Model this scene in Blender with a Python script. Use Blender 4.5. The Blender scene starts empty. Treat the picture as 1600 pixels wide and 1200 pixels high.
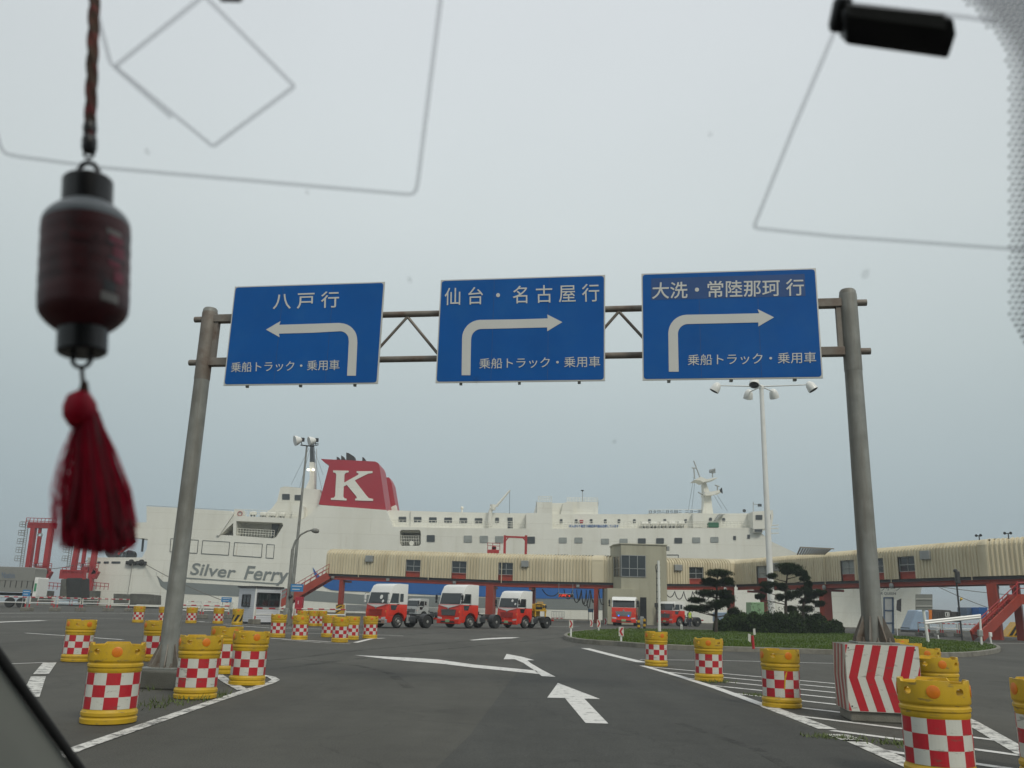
import bpy, bmesh, math, random
import numpy as np
from mathutils import Vector, Matrix
from mathutils.geometry import tessellate_polygon
rnd = random.Random(7)
S = bpy.context.scene
COL = S.collection

# ------------------------------------------------------------------ camera
FPX, EYE = 1338.0, 1.52
TH, PH = math.atan(348 / FPX), math.atan(0.029)
F = Vector((0, math.cos(TH), math.sin(TH)))
_U0 = Vector((0, -math.sin(TH), math.cos(TH))); _R0 = Vector((1, 0, 0))
RT = math.cos(PH) * _R0 + math.sin(PH) * _U0
UP = -math.sin(PH) * _R0 + math.cos(PH) * _U0
CAM = Vector((0, 0, EYE))
cd = bpy.data.cameras.new('camera'); co = bpy.data.objects.new('camera', cd); COL.objects.link(co)
co.matrix_world = Matrix(((RT.x, UP.x, -F.x, 0), (RT.y, UP.y, -F.y, 0), (RT.z, UP.z, -F.z, EYE), (0, 0, 0, 1)))
cd.sensor_width = 36; cd.lens = FPX / 1600 * 36
cd.clip_start = 0.03; cd.clip_end = 20000
cd.dof.use_dof = True; cd.dof.focus_distance = 30; cd.dof.aperture_fstop = 8.5
S.camera = co

# ------------------------------------------------------------------ sky, sun, exposure
SUN_EL, SUN_AZ = math.radians(44), math.radians(152)     # azimuth clockwise from +Y: high, behind the car to the right
W = bpy.data.worlds.new('World'); S.world = W; W.use_nodes = True
nt = W.node_tree; nt.nodes.clear()
o_ = nt.nodes.new('ShaderNodeOutputWorld'); bg = nt.nodes.new('ShaderNodeBackground'); bg.inputs[1].default_value = 0.1
sky = nt.nodes.new('ShaderNodeTexSky'); sky.sky_type = 'NISHITA'; sky.sun_disc = False
sky.sun_elevation = SUN_EL; sky.sun_rotation = SUN_AZ; sky.dust_density = 5; sky.air_density = 1.5
tc = nt.nodes.new('ShaderNodeTexCoord'); sx = nt.nodes.new('ShaderNodeSeparateXYZ')
rp = nt.nodes.new('ShaderNodeValToRGB')                  # overcast cloud layer: paler overhead, blue-grey at the horizon
e = rp.color_ramp.elements
e[0].position = 0.0; e[0].color = (0.365, 0.45, 0.49, 1)
e[1].position = 1.0; e[1].color = (0.86, 0.88, 0.90, 1)
for p, c in ((0.10, (0.385, 0.465, 0.50)), (0.20, (0.45, 0.52, 0.54)), (0.28, (0.515, 0.58, 0.59)), (0.42, (0.61, 0.66, 0.67)), (0.62, (0.675, 0.71, 0.735))):
    k = e.new(p); k.color = (*c, 1)
nz = nt.nodes.new('ShaderNodeTexNoise'); nz.inputs['Scale'].default_value = 1.6; nz.inputs['Detail'].default_value = 3
mr = nt.nodes.new('ShaderNodeMapRange'); mr.inputs[3].default_value = 9.2; mr.inputs[4].default_value = 10.8
ay = nt.nodes.new('ShaderNodeMapRange'); ay.inputs[1].default_value = .72; ay.inputs[2].default_value = .98; ay.inputs[3].default_value = .93; ay.inputs[4].default_value = 1.03    # sky colour raised straight ahead, imitating the lens vignette
mm = nt.nodes.new('ShaderNodeMath'); mm.operation = 'MULTIPLY'; vd = nt.nodes.new('ShaderNodeVectorMath'); vd.operation = 'DOT_PRODUCT'; vd.inputs[1].default_value = (0.02, .94, .34)
vm = nt.nodes.new('ShaderNodeVectorMath'); vm.operation = 'SCALE'
mx = nt.nodes.new('ShaderNodeMix'); mx.data_type = 'RGBA'; mx.inputs[0].default_value = 0.05
L = nt.links.new
L(tc.outputs['Generated'], sx.inputs[0]); L(sx.outputs[2], rp.inputs[0])
L(tc.outputs['Generated'], nz.inputs['Vector']); L(nz.outputs[0], mr.inputs[0])
L(tc.outputs['Generated'], vd.inputs[0]); L(vd.outputs['Value'], ay.inputs[0]); L(ay.outputs[0], mm.inputs[0]); L(mr.outputs[0], mm.inputs[1])
L(rp.outputs[0], vm.inputs[0]); L(mm.outputs[0], vm.inputs['Scale'])
L(vm.outputs[0], mx.inputs[6]); L(sky.outputs[0], mx.inputs[7]); L(mx.outputs[2], bg.inputs[0]); L(bg.outputs[0], o_.inputs[0])
sl = bpy.data.lights.new('sun', 'SUN'); so = bpy.data.objects.new('sun', sl); COL.objects.link(so)
sl.energy = 1.5; sl.angle = math.radians(14); sl.color = (1.0, 0.95, 0.84)
sd = Vector((math.sin(SUN_AZ) * math.cos(SUN_EL), math.cos(SUN_AZ) * math.cos(SUN_EL), math.sin(SUN_EL)))
so.rotation_euler = sd.to_track_quat('Z', 'Y').to_euler(); so.location = (0, 0, 60)
S.view_settings.view_transform = 'Standard'; S.view_settings.look = 'None'
S.view_settings.exposure = 0.06; S.view_settings.gamma = 1.0
S.render.engine = 'CYCLES'; S.cycles.use_denoising = True
S.cycles.transparent_max_bounces = 16; S.cycles.max_bounces = 6; S.cycles.volume_bounces = 0

# ------------------------------------------------------------------ measuring
def ray(px, py): return F + RT * ((px - 800) / FPX) + UP * ((600 - py) / FPX)
def gp(px, py, z=0.0):
    d = ray(px, py); return CAM + d * ((z - EYE) / d.z)
def yp(px, py, Y):
    d = ray(px, py); return CAM + d * (Y / d.y)
def pp(px, py, P0, n):
    d = ray(px, py); return CAM + d * ((P0 - CAM).dot(n) / d.dot(n))

# ------------------------------------------------------------------ materials
def _nodes(name):
    m = bpy.data.materials.new(name); m.use_nodes = True
    t = m.node_tree; b = t.nodes['Principled BSDF']; return m, t, b
def mat(name, c, rough=0.6, metal=0.0, var=0.12, scale=2.0, bump=0.0, stain=None, samt=0.5, sscale=1.2, vert=False, spec=0.5, bscale=60):
    """principled paint/metal/stone: fine and broad tone noise, optional stain colour in patches (vert: streaks that run down)"""
    m, t, b = _nodes(name); N, L = t.nodes, t.links.new
    b.inputs['Roughness'].default_value = rough; b.inputs['Metallic'].default_value = metal
    b.inputs['Specular IOR Level'].default_value = spec
    tx = N.new('ShaderNodeTexCoord')
    oi = N.new('ShaderNodeObjectInfo'); vo = N.new('ShaderNodeVectorMath'); vo.operation = 'MULTIPLY_ADD'; vo.inputs[1].default_value = (1, 1, 1)
    rs = N.new('ShaderNodeMath'); rs.operation = 'MULTIPLY'; rs.inputs[1].default_value = 40; L(oi.outputs['Random'], rs.inputs[0])
    L(tx.outputs['Object'], vo.inputs[0]); L(rs.outputs[0], vo.inputs[2]); OBJ = vo.outputs[0]
    n1 = N.new('ShaderNodeTexNoise'); n1.inputs['Scale'].default_value = scale; n1.inputs['Detail'].default_value = 6
    L(OBJ, n1.inputs['Vector'])
    r = N.new('ShaderNodeMapRange'); r.inputs[1].default_value = .25; r.inputs[2].default_value = .75
    r.inputs[3].default_value = 1 - var; r.inputs[4].default_value = 1 + var
    L(n1.outputs[0], r.inputs[0])
    v = N.new('ShaderNodeVectorMath'); v.operation = 'SCALE'; v.inputs[0].default_value = c; L(r.outputs[0], v.inputs['Scale'])
    out = v.outputs[0]
    if stain:
        mp = N.new('ShaderNodeMapping'); mp.inputs['Scale'].default_value = (1, 1, .12) if vert else (1, 1, 1)
        L(OBJ, mp.inputs[0])
        n2 = N.new('ShaderNodeTexNoise'); n2.inputs['Scale'].default_value = sscale; n2.inputs['Detail'].default_value = 8; n2.inputs['Roughness'].default_value = .65
        L(mp.outputs[0], n2.inputs['Vector'])
        r2 = N.new('ShaderNodeMapRange'); r2.inputs[1].default_value = .47; r2.inputs[2].default_value = .68; r2.inputs[4].default_value = samt
        L(n2.outputs[0], r2.inputs[0])
        q = N.new('ShaderNodeMix'); q.data_type = 'RGBA'; q.inputs[7].default_value = (*stain, 1)
        L(r2.outputs[0], q.inputs[0]); L(out, q.inputs[6]); out = q.outputs[2]
    L(out, b.inputs['Base Color'])
    if bump:
        n3 = N.new('ShaderNodeTexNoise'); n3.inputs['Scale'].default_value = bscale; n3.inputs['Detail'].default_value = 4
        L(tx.outputs['Object'], n3.inputs['Vector'])
        bp = N.new('ShaderNodeBump'); bp.inputs['Strength'].default_value = bump; bp.inputs['Distance'].default_value = .02
        L(n3.outputs[0], bp.inputs['Height']); L(bp.outputs[0], b.inputs['Normal'])
    return m
def emit(name, c, s=1.0):
    m, t, b = _nodes(name); b.inputs['Base Color'].default_value = (*[x * .2 for x in c], 1)
    b.inputs['Emission Color'].default_value = (*c, 1); b.inputs['Emission Strength'].default_value = s; return m
def clear(name, tcol, frac=None, col=(.3, .3, .3)):
    m, t, b = _nodes(name); N, L = t.nodes, t.links.new
    out = [n for n in N if n.type == 'OUTPUT_MATERIAL'][0]
    tr = N.new('ShaderNodeBsdfTransparent'); tr.inputs[0].default_value = (*tcol, 1)
    if frac is None: N.remove(b); L(tr.outputs[0], out.inputs[0])
    else:
        b.inputs['Base Color'].default_value = (*col, 1); b.inputs['Roughness'].default_value = .6
        x = N.new('ShaderNodeMixShader'); x.inputs[0].default_value = frac
        L(tr.outputs[0], x.inputs[1]); L(b.outputs[0], x.inputs[2]); L(x.outputs[0], out.inputs[0])
    return m

def asphalt(name, c, streak=True):
    m, t, b = _nodes(name); N, L = t.nodes, t.links.new
    b.inputs['Roughness'].default_value = .85; b.inputs['Specular IOR Level'].default_value = .35
    tx = N.new('ShaderNodeTexCoord')
    def noise(s, d=5, ro=.6, sc=(1, 1, 1)):
        mp = N.new('ShaderNodeMapping'); mp.inputs['Scale'].default_value = sc; L(tx.outputs['Object'], mp.inputs[0])
        n = N.new('ShaderNodeTexNoise'); n.inputs['Scale'].default_value = s; n.inputs['Detail'].default_value = d; n.inputs['Roughness'].default_value = ro
        L(mp.outputs[0], n.inputs['Vector']); return n.outputs[0]
    def rng(x, a, bb, lo, hi):
        r = N.new('ShaderNodeMapRange'); r.inputs[1].default_value = a; r.inputs[2].default_value = bb; r.inputs[3].default_value = lo; r.inputs[4].default_value = hi
        L(x, r.inputs[0]); return r.outputs[0]
    def mul(a, bb):
        k = N.new('ShaderNodeMath'); k.operation = 'MULTIPLY'; L(a, k.inputs[0]); L(bb, k.inputs[1]); return k.outputs[0]
    g = mul(rng(noise(.16, 6), .3, .7, .80, 1.2), rng(noise(55, 3), .3, .7, .60, 1.40))
    g = mul(g, rng(noise(2.2, 6, .7), .35, .65, .92, 1.08))
    g = mul(g, rng(noise(.9, 5, .65, (1.0, .10, 1)), .4, .65, 1.06, .88))      # worn wheel tracks along the lane
    g = mul(g, rng(noise(.5, 5, .7), .58, .70, 1.0, .80))      # old oil and damp patches
    g = mul(g, rng(noise(.28, 3, .5, (1, .5, 1)), .54, .57, 1.0, .93))
    vo = N.new('ShaderNodeTexVoronoi'); vo.feature = 'DISTANCE_TO_EDGE'; vo.inputs['Scale'].default_value = .33
    wv = N.new('ShaderNodeVectorMath'); wv.operation = 'ADD'
    nn = N.new('ShaderNodeTexNoise'); nn.inputs['Scale'].default_value = .8; nn.inputs['Detail'].default_value = 5; L(tx.outputs['Object'], nn.inputs['Vector'])
    sc = N.new('ShaderNodeVectorMath'); sc.operation = 'SCALE'; sc.inputs['Scale'].default_value = 1.4; L(nn.outputs['Color'], sc.inputs[0])
    L(tx.outputs['Object'], wv.inputs[0]); L(sc.outputs[0], wv.inputs[1]); L(wv.outputs[0], vo.inputs['Vector'])
    g = mul(g, rng(vo.outputs['Distance'], .0, .006, .72, 1.0))                # hair cracks
    v = N.new('ShaderNodeVectorMath'); v.operation = 'SCALE'; v.inputs[0].default_value = c; L(g, v.inputs['Scale'])
    L(v.outputs[0], b.inputs['Base Color'])
    bp = N.new('ShaderNodeBump'); bp.inputs['Strength'].default_value = .5; bp.inputs['Distance'].default_value = .01
    L(noise(120, 3), bp.inputs['Height']); L(bp.outputs[0], b.inputs['Normal'])
    return m
def worn_paint(name, c, under, lo=.33, hi=.47):
    """road paint with chipped gaps where the asphalt colour comes through"""
    m, t, b = _nodes(name); N, L = t.nodes, t.links.new
    b.inputs['Roughness'].default_value = .7
    tx = N.new('ShaderNodeTexCoord'); n = N.new('ShaderNodeTexNoise'); n.inputs['Scale'].default_value = 5; n.inputs['Detail'].default_value = 9; n.inputs['Roughness'].default_value = .75
    L(tx.outputs['Object'], n.inputs['Vector'])
    r = N.new('ShaderNodeMapRange'); r.inputs[1].default_value = lo; r.inputs[2].default_value = hi; L(n.outputs[0], r.inputs[0])
    q = N.new('ShaderNodeMix'); q.data_type = 'RGBA'; q.inputs[6].default_value = (*under, 1); q.inputs[7].default_value = (*c, 1)
    L(r.outputs[0], q.inputs[0]); L(q.outputs[2], b.inputs['Base Color']); return m

M = {}
M['asphalt'] = asphalt('asphalt', (.069, .067, .057))
M['asphalt_new'] = asphalt('asphalt_new', (.053, .0535, .048))
M['roadpaint'] = worn_paint('road_paint', (.62, .61, .58), (.08, .08, .075))
M['roadpaint_worn'] = worn_paint('road_paint_worn', (.60, .59, .55), (.08, .08, .075), .40, .52)
M['yellowpaint'] = worn_paint('yellow_road_paint', (.55, .36, .06), (.08, .08, .075), .38, .5)
M['concrete'] = mat('concrete', (.20, .19, .16), .9, var=.2, scale=3, bump=.4, stain=(.09, .085, .065), samt=.6, sscale=2)
M['concrete_dark'] = mat('dark_concrete', (.10, .10, .085), .9, var=.25, scale=2, bump=.4, stain=(.05, .045, .035), samt=.7)
def scuffed(m, c, amt, lo=.60, hi=.66, sc=(2.2, 2.2, 9)):
    '''dark rubbed scuff marks, a different set on every copy'''
    t = m.node_tree; N, L = t.nodes, t.links.new; b = t.nodes['Principled BSDF']; src = b.inputs['Base Color'].links[0].from_socket
    tx = N.new('ShaderNodeTexCoord'); oi = N.new('ShaderNodeObjectInfo'); k = N.new('ShaderNodeMath'); k.operation = 'MULTIPLY'; k.inputs[1].default_value = 77; L(oi.outputs['Random'], k.inputs[0])
    v = N.new('ShaderNodeVectorMath'); v.operation = 'MULTIPLY_ADD'; v.inputs[1].default_value = sc; L(tx.outputs['Object'], v.inputs[0]); L(k.outputs[0], v.inputs[2])
    n = N.new('ShaderNodeTexNoise'); n.inputs['Scale'].default_value = 2.2; n.inputs['Detail'].default_value = 7; n.inputs['Roughness'].default_value = .6; L(v.outputs[0], n.inputs['Vector'])
    r = N.new('ShaderNodeMapRange'); r.inputs[1].default_value = lo; r.inputs[2].default_value = hi; r.inputs[4].default_value = amt; L(n.outputs[0], r.inputs[0])
    q = N.new('ShaderNodeMix'); q.data_type = 'RGBA'; q.inputs[7].default_value = (*c, 1); L(r.outputs[0], q.inputs[0]); L(src, q.inputs[6]); L(q.outputs[2], b.inputs['Base Color']); return m
M['yellow'] = mat('yellow_plastic', (.52, .325, .010), .5, var=.10, scale=4, stain=(.30, .19, .03), samt=.45, sscale=5)
M['red_sheet'] = mat('red_reflective_sheet', (.42, .012, .022), .40, var=.08, scale=6, stain=(.30, .05, .04), samt=.3, sscale=4)
M['white_sheet'] = mat('white_reflective_sheet', (.55, .55, .49), .42, var=.05, scale=6, stain=(.42, .40, .35), samt=.35, sscale=6)
for k_ in ('yellow', 'white_sheet', 'red_sheet'): scuffed(M[k_], (.10, .09, .06), .55)
M['orange'] = mat('orange_reflector', (.62, .17, .008), .35, var=.1, scale=20)
M['blue_sign'] = mat('blue_sign_sheet', (.003, .082, .305), .55, var=.08, scale=1.2, stain=(.014, .105, .31), samt=.45, sscale=1.6, spec=.15)
M['blue_patch'] = mat('blue_sign_patch', (.008, .055, .19), .38, var=.12, scale=2)
M['sign_white'] = mat('sign_lettering', (.52, .52, .49), .5, var=.04)
M['alu'] = mat('sign_edge', (.50, .49, .45), .4, .3, var=.1)
M['galv'] = mat('galvanised_steel', (.225, .232, .215), .6, .15, var=.25, scale=3.5, stain=(.12, .105, .08), samt=.8, sscale=2.4, vert=True, bump=.08)
M['rusty'] = mat('weathered_steel', (.20, .18, .155), .65, .3, var=.2, scale=3, stain=(.10, .052, .028), samt=.75, sscale=2.2, bump=.1)
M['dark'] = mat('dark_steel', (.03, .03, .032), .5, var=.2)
M['black'] = mat('black_plastic', (.012, .012, .013), .35, var=.1)
M['rubber'] = mat('rubber', (.018, .018, .018), .8, var=.2)
M['white'] = mat('white_paint', (.70, .70, .67), .35, var=.05, scale=1.5, stain=(.50, .48, .42), samt=.25, sscale=1)
M['ship_white'] = mat('ship_white', (.715, .71, .64), .5, var=.035, scale=.25, stain=(.52, .50, .41), samt=.34, sscale=.30, vert=True)
def plated(m):
    '''faint weld seams of the shell plating'''
    t = m.node_tree; N, L = t.nodes, t.links.new; b = t.nodes['Principled BSDF']; src = b.inputs['Base Color'].links[0].from_socket
    tx = N.new('ShaderNodeTexCoord'); mp = N.new('ShaderNodeMapping'); mp.inputs['Rotation'].default_value = (math.radians(-90), 0, 0); L(tx.outputs['Object'], mp.inputs[0])
    k = N.new('ShaderNodeTexBrick'); k.inputs['Scale'].default_value = 1; k.inputs['Brick Width'].default_value = 8.5; k.inputs['Row Height'].default_value = 2.3; k.inputs['Mortar Size'].default_value = .035; k.inputs['Mortar Smooth'].default_value = .6
    k.inputs['Color1'].default_value = (1, 1, 1, 1); k.inputs['Color2'].default_value = (.965, .965, .965, 1); k.inputs['Mortar'].default_value = (.82, .81, .78, 1); L(mp.outputs[0], k.inputs[0])
    x = N.new('ShaderNodeMix'); x.data_type = 'RGBA'; x.blend_type = 'MULTIPLY'; x.inputs[0].default_value = 1; L(src, x.inputs[6]); L(k.outputs[0], x.inputs[7]); L(x.outputs[2], b.inputs['Base Color'])
scuffed(M['ship_white'], (.40, .27, .15), .42, .64, .74, (.5, .5, .03)); plated(M['ship_white'])
M['ship_grey'] = mat('ship_grey', (.19, .21, .205), .5, var=.06, scale=.3)
M['ship_blue'] = mat('ship_blue', (.012, .11, .36), .5, var=.08, scale=.3)
M['ship_dark'] = mat('ship_dark', (.05, .06, .065), .4, var=.1)
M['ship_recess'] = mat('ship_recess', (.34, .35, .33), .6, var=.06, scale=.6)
M['ship_red'] = mat('ship_red', (.34, .014, .030), .45, var=.08, scale=.3, stain=(.30, .03, .035), samt=.4, sscale=.4, vert=True)
M['ship_black'] = mat('ship_soot', (.03, .03, .03), .7)
M['red_steel'] = mat('red_steel', (.30, .036, .016), .5, var=.12, scale=.8, stain=(.20, .03, .02), samt=.5, sscale=.9, vert=True)
M['crane_red'] = mat('crane_red', (.33, .018, .020), .5, var=.12, scale=.6, stain=(.26, .03, .03), samt=.5, sscale=.6, vert=True)
M['cream'] = mat('cream_cladding', (.58, .515, .36), .6, var=.05, scale=.5, stain=(.36, .29, .17), samt=.6, sscale=.8, vert=True)
M['tower'] = mat('tower_render', (.38, .365, .275), .85, var=.05, scale=.4, stain=(.25, .235, .17), samt=.6, sscale=.6, vert=True, bump=.1)
M['glass'] = mat('dark_glass', (.02, .026, .028), .06, var=.1, spec=.8)
M['glass_grey'] = mat('curtained_glass', (.26, .28, .265), .25, var=.15, scale=2)
M['frame_grey'] = mat('window_frame_grey', (.30, .31, .30), .4, .4)
M['truck_red'] = mat('truck_red', (.60, .035, .018), .22, var=.05, scale=1.5, stain=(.40, .04, .03), samt=.25, sscale=2)
M['truck_white'] = mat('truck_white', (.72, .72, .69), .22, var=.03, scale=1.5)
M['truck_grey'] = mat('truck_grey', (.38, .39, .38), .3, var=.05)
M['chrome'] = mat('chrome', (.55, .55, .55), .2, .9)
M['rim'] = mat('wheel_rim', (.42, .41, .38), .35, .6, var=.15, scale=6)
M['chassis'] = mat('chassis', (.025, .027, .03), .55, var=.25, scale=4, stain=(.07, .065, .055), samt=.5, sscale=5)
M['lamp'] = mat('headlamp', (.60, .62, .62), .12, .3)
M['blue_led'] = emit('blue_marker_lamp', (.05, .18, 1.0), 1.6)
M['led_red'] = emit('red_led', (1.0, .05, .02), 1.2)
M['lamp_on'] = emit('small_lamp', (1.0, .95, .8), 2.0)
M['machine'] = mat('yellow_machine', (.60, .34, .012), .4, var=.12, scale=3, stain=(.25, .15, .03), samt=.4, sscale=4)
M['grass'] = mat('grass_blade', (.066, .112, .016), .8, spec=.12, var=.25, scale=.7, stain=(.12, .12, .04), samt=.5, sscale=1.5)
M['soil'] = mat('lawn_soil', (.048, .078, .014), .95, var=.25, scale=1.2)
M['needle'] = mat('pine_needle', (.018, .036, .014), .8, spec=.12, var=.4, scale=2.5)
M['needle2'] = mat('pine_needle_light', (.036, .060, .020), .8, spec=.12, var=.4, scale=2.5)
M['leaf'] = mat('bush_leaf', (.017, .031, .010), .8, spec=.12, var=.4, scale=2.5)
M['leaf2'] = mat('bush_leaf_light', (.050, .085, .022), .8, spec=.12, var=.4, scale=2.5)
M['bark'] = mat('bark', (.05, .038, .028), .9, var=.3, scale=6, bump=.5)
M['booth'] = mat('booth_siding', (.56, .575, .60), .5, var=.04, scale=1)
M['pale_blue'] = mat('pale_blue_paint', (.26, .35, .46), .4, var=.06)
M['brown'] = mat('dark_container', (.055, .05, .045), .6, var=.2)
M['bluegrey'] = mat('blue_grey_paint', (.10, .15, .23), .5, var=.1)
M['palegreen'] = mat('pale_green_paint', (.24, .40, .22), .5, var=.08)
M['tarp'] = mat('grey_tarpaulin', (.215, .215, .195), .6, var=.1, scale=1.2, stain=(.13, .13, .12), samt=.4)
M['trim'] = mat('pillar_trim', (.42, .43, .39), .75, var=.05, scale=8)
M['roofcloth'] = mat('roof_cloth', (.16, .16, .15), .9, var=.05)
M['carpaint'] = mat('car_paint', (.30, .31, .32), .25, .5)
M['signback'] = mat('sign_back', (.20, .205, .19), .5, .4, var=.1)
M['hivis'] = mat('hi_vis_vest', (.45, .60, .03), .6)
M['navy'] = mat('work_clothes', (.018, .022, .04), .8)
M['skin'] = mat('skin', (.38, .22, .15), .6)
M['cord'] = mat('braided_cord', (.05, .028, .016), .8, var=.5, scale=60, stain=(.20, .012, .02), samt=.9, sscale=90)
M['lantern'] = mat('lantern_paper', (.075, .011, .013), .5, var=.25, scale=40, stain=(.02, .022, .024), samt=.8, sscale=45)
M['lantern_grey'] = mat('lantern_shoulder', (.17, .19, .20), .4, var=.1, scale=30)
M['lantern_black'] = mat('lantern_cap', (.010, .010, .011), .35)
M['tassel'] = mat('tassel_thread', (.55, .005, .04), .5, var=.3, scale=120)
def translucent(m, c, f):
    t = m.node_tree; b = t.nodes['Principled BSDF']; o = [n for n in t.nodes if n.type == 'OUTPUT_MATERIAL'][0]
    x = t.nodes.new('ShaderNodeMixShader'); x.inputs[0].default_value = f; r = t.nodes.new('ShaderNodeBsdfTranslucent'); r.inputs[0].default_value = (*c, 1)
    t.links.new(b.outputs[0], x.inputs[1]); t.links.new(r.outputs[0], x.inputs[2]); t.links.new(x.outputs[0], o.inputs[0])
translucent(M['tassel'], (.62, .008, .05), .5)
M['tassel_dark'] = mat('tassel_thread_dark', (.14, .003, .010), .6, var=.3, scale=120)
M['pane'] = clear('windscreen_glass', (.975, .985, .98))
M['film'] = clear('antenna_film', (.93, .93, .94), .30, (.30, .28, .28))
M['frit'] = clear('frit_enamel', (.9, .9, .9), .74, (.07, .065, .07))
M['chaff'] = mat('weed', (.085, .115, .03), .8, var=.4, scale=6)
M['fender'] = mat('tyre_fender', (.022, .022, .020), .85, var=.3, scale=3)
M['stripe_black'] = M['dark']

# ------------------------------------------------------------------ mesh helper
class MB:
    def __init__(s): s.v = []; s.f = []; s.m = []
    def add(s, vs, fs, m=0):
        b = len(s.v); s.v += [Vector(v) for v in vs]
        for f in fs: s.f.append([b + i for i in f]); s.m.append(m)
    def poly(s, pts, m=0): s.add(pts, [list(range(len(pts)))], m)
    def prism(s, pts, vec, m=0, mf=None, ms=None):
        n = len(pts); vec = Vector(vec); a = [Vector(p) for p in pts]
        fs = []; tri = tessellate_polygon([a])
        s.add(a + [p + vec for p in a], [], m)
        b = len(s.v) - 2 * n
        for t in tri:
            s.f.append([b + i for i in t]); s.m.append(m if mf is None else mf)
            s.f.append([b + n + i for i in reversed(t)]); s.m.append(m)
        for i in range(n):
            j = (i + 1) % n; s.f.append([b + j, b + i, b + n + i, b + n + j]); s.m.append(m if ms is None else ms)
    def box(s, c, size, R=None, m=0):
        c = Vector(c); h = [x / 2 for x in size]; R = R or Matrix.Identity(3)
        vs = [c + R @ Vector((x * h[0], y * h[1], z * h[2])) for z in (-1, 1) for y in (-1, 1) for x in (-1, 1)]
        s.add(vs, [(0, 2, 3, 1), (4, 5, 7, 6), (0, 1, 5, 4), (2, 6, 7, 3), (0, 4, 6, 2), (1, 3, 7, 5)], m)
    def bar(s, p0, p1, w, h=None, up=(0, 0, 1), m=0):
        p0 = Vector(p0); p1 = Vector(p1); d = (p1 - p0); l = d.length
        if l < 1e-6: return
        d /= l; up = Vector(up)
        if abs(d.dot(up)) > .98: up = Vector((0, 1, 0))
        x = d.cross(up).normalized(); z = x.cross(d)
        R = Matrix((x, d, z)).transposed(); s.box((p0 + p1) / 2, (w, l, h or w), R, m)
    def tube(s, pts, r, n=8, m=0, caps=True):
        pts = [Vector(p) for p in pts]; rs = r if isinstance(r, (list, tuple)) else [r] * len(pts)
        up = Vector((0, 0, 1)); rings = []; b = len(s.v); px = None
        for i, p in enumerate(pts):
            d = (pts[min(i + 1, len(pts) - 1)] - pts[max(i - 1, 0)]).normalized()
            if px is None:
                u = up if abs(d.z) < .95 else Vector((0, 1, 0)); px = d.cross(u).normalized()
            else: px = (px - d * px.dot(d)).normalized()
            py = d.cross(px)
            s.v += [p + (px * math.cos(2 * math.pi * k / n) + py * math.sin(2 * math.pi * k / n)) * rs[i] for k in range(n)]
        for i in range(len(pts) - 1):
            for k in range(n):
                a = b + i * n + k; c = b + i * n + (k + 1) % n
                s.f.append([a, c, c + n, a + n]); s.m.append(m)
        if caps:
            s.f.append([b + k for k in range(n)][::-1]); s.m.append(m)
            s.f.append([b + (len(pts) - 1) * n + k for k in range(n)]); s.m.append(m)
    def lathe(s, prof, n=24, o=(0, 0, 0), axis=(0, 0, 1), m=0, ms=None, caps=True):
        o = Vector(o); a = Vector(axis).normalized(); q = Vector((0, 0, 1)).rotation_difference(a)
        X = q @ Vector((1, 0, 0)); Y = q @ Vector((0, 1, 0)); b = len(s.v)
        for r, z in prof:
            s.v += [o + a * z + (X * math.cos(2 * math.pi * k / n) + Y * math.sin(2 * math.pi * k / n)) * max(r, 1e-4) for k in range(n)]
        for i in range(len(prof) - 1):
            for k in range(n):
                p = b + i * n + k; c = b + i * n + (k + 1) % n
                s.f.append([p, c, c + n, p + n]); s.m.append(ms[i] if ms else m)
        if caps:
            s.f.append([b + k for k in range(n)][::-1]); s.m.append(m)
            s.f.append([b + (len(prof) - 1) * n + k for k in range(n)]); s.m.append(ms[-1] if ms else m)
    def mesh(s, M4, m=0, me=None):
        b = len(s.v); s.v += [M4 @ v.co for v in me.vertices]
        for p in me.polygons: s.f.append([b + i for i in p.vertices]); s.m.append(m)
    def build(s, name, mats, parent=None, local=False, smooth=None, bevel=0.0, seg=2, fixn=True):
        me = bpy.data.meshes.new(name)
        o = bpy.data.objects.new(name, me); COL.objects.link(o)
        off = Vector((0, 0, 0))
        if parent is not None:
            o.parent = parent
            if not local:
                p = parent
                while p is not None: off += p.location; p = p.parent
        elif not local and s.v:
            xs = [v.x for v in s.v]; ys = [v.y for v in s.v]; zs = [v.z for v in s.v]
            off = Vector(((min(xs) + max(xs)) / 2, (min(ys) + max(ys)) / 2, min(zs))); o.location = off
        me.from_pydata([v - off for v in s.v], [], s.f)
        for x in (mats if isinstance(mats, (list, tuple)) else [mats]): me.materials.append(M[x] if isinstance(x, str) else x)
        me.polygons.foreach_set('material_index', s.m)
        if bevel or fixn:
            bm = bmesh.new(); bm.from_mesh(me)
            if fixn: bmesh.ops.recalc_face_normals(bm, faces=bm.faces)
            if bevel:
                eds = [e for e in bm.edges if len(e.link_faces) == 2 and e.calc_face_angle(0) > .5]
                bmesh.ops.bevel(bm, geom=eds, offset=bevel, segments=seg, affect='EDGES', profile=.5, clamp_overlap=True)
            bm.to_mesh(me); bm.free()
        if smooth is not None:
            me.polygons.foreach_set('use_smooth', [True] * len(me.polygons))
            me.set_sharp_from_angle(angle=math.radians(smooth))
        me.update(); return o

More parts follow.
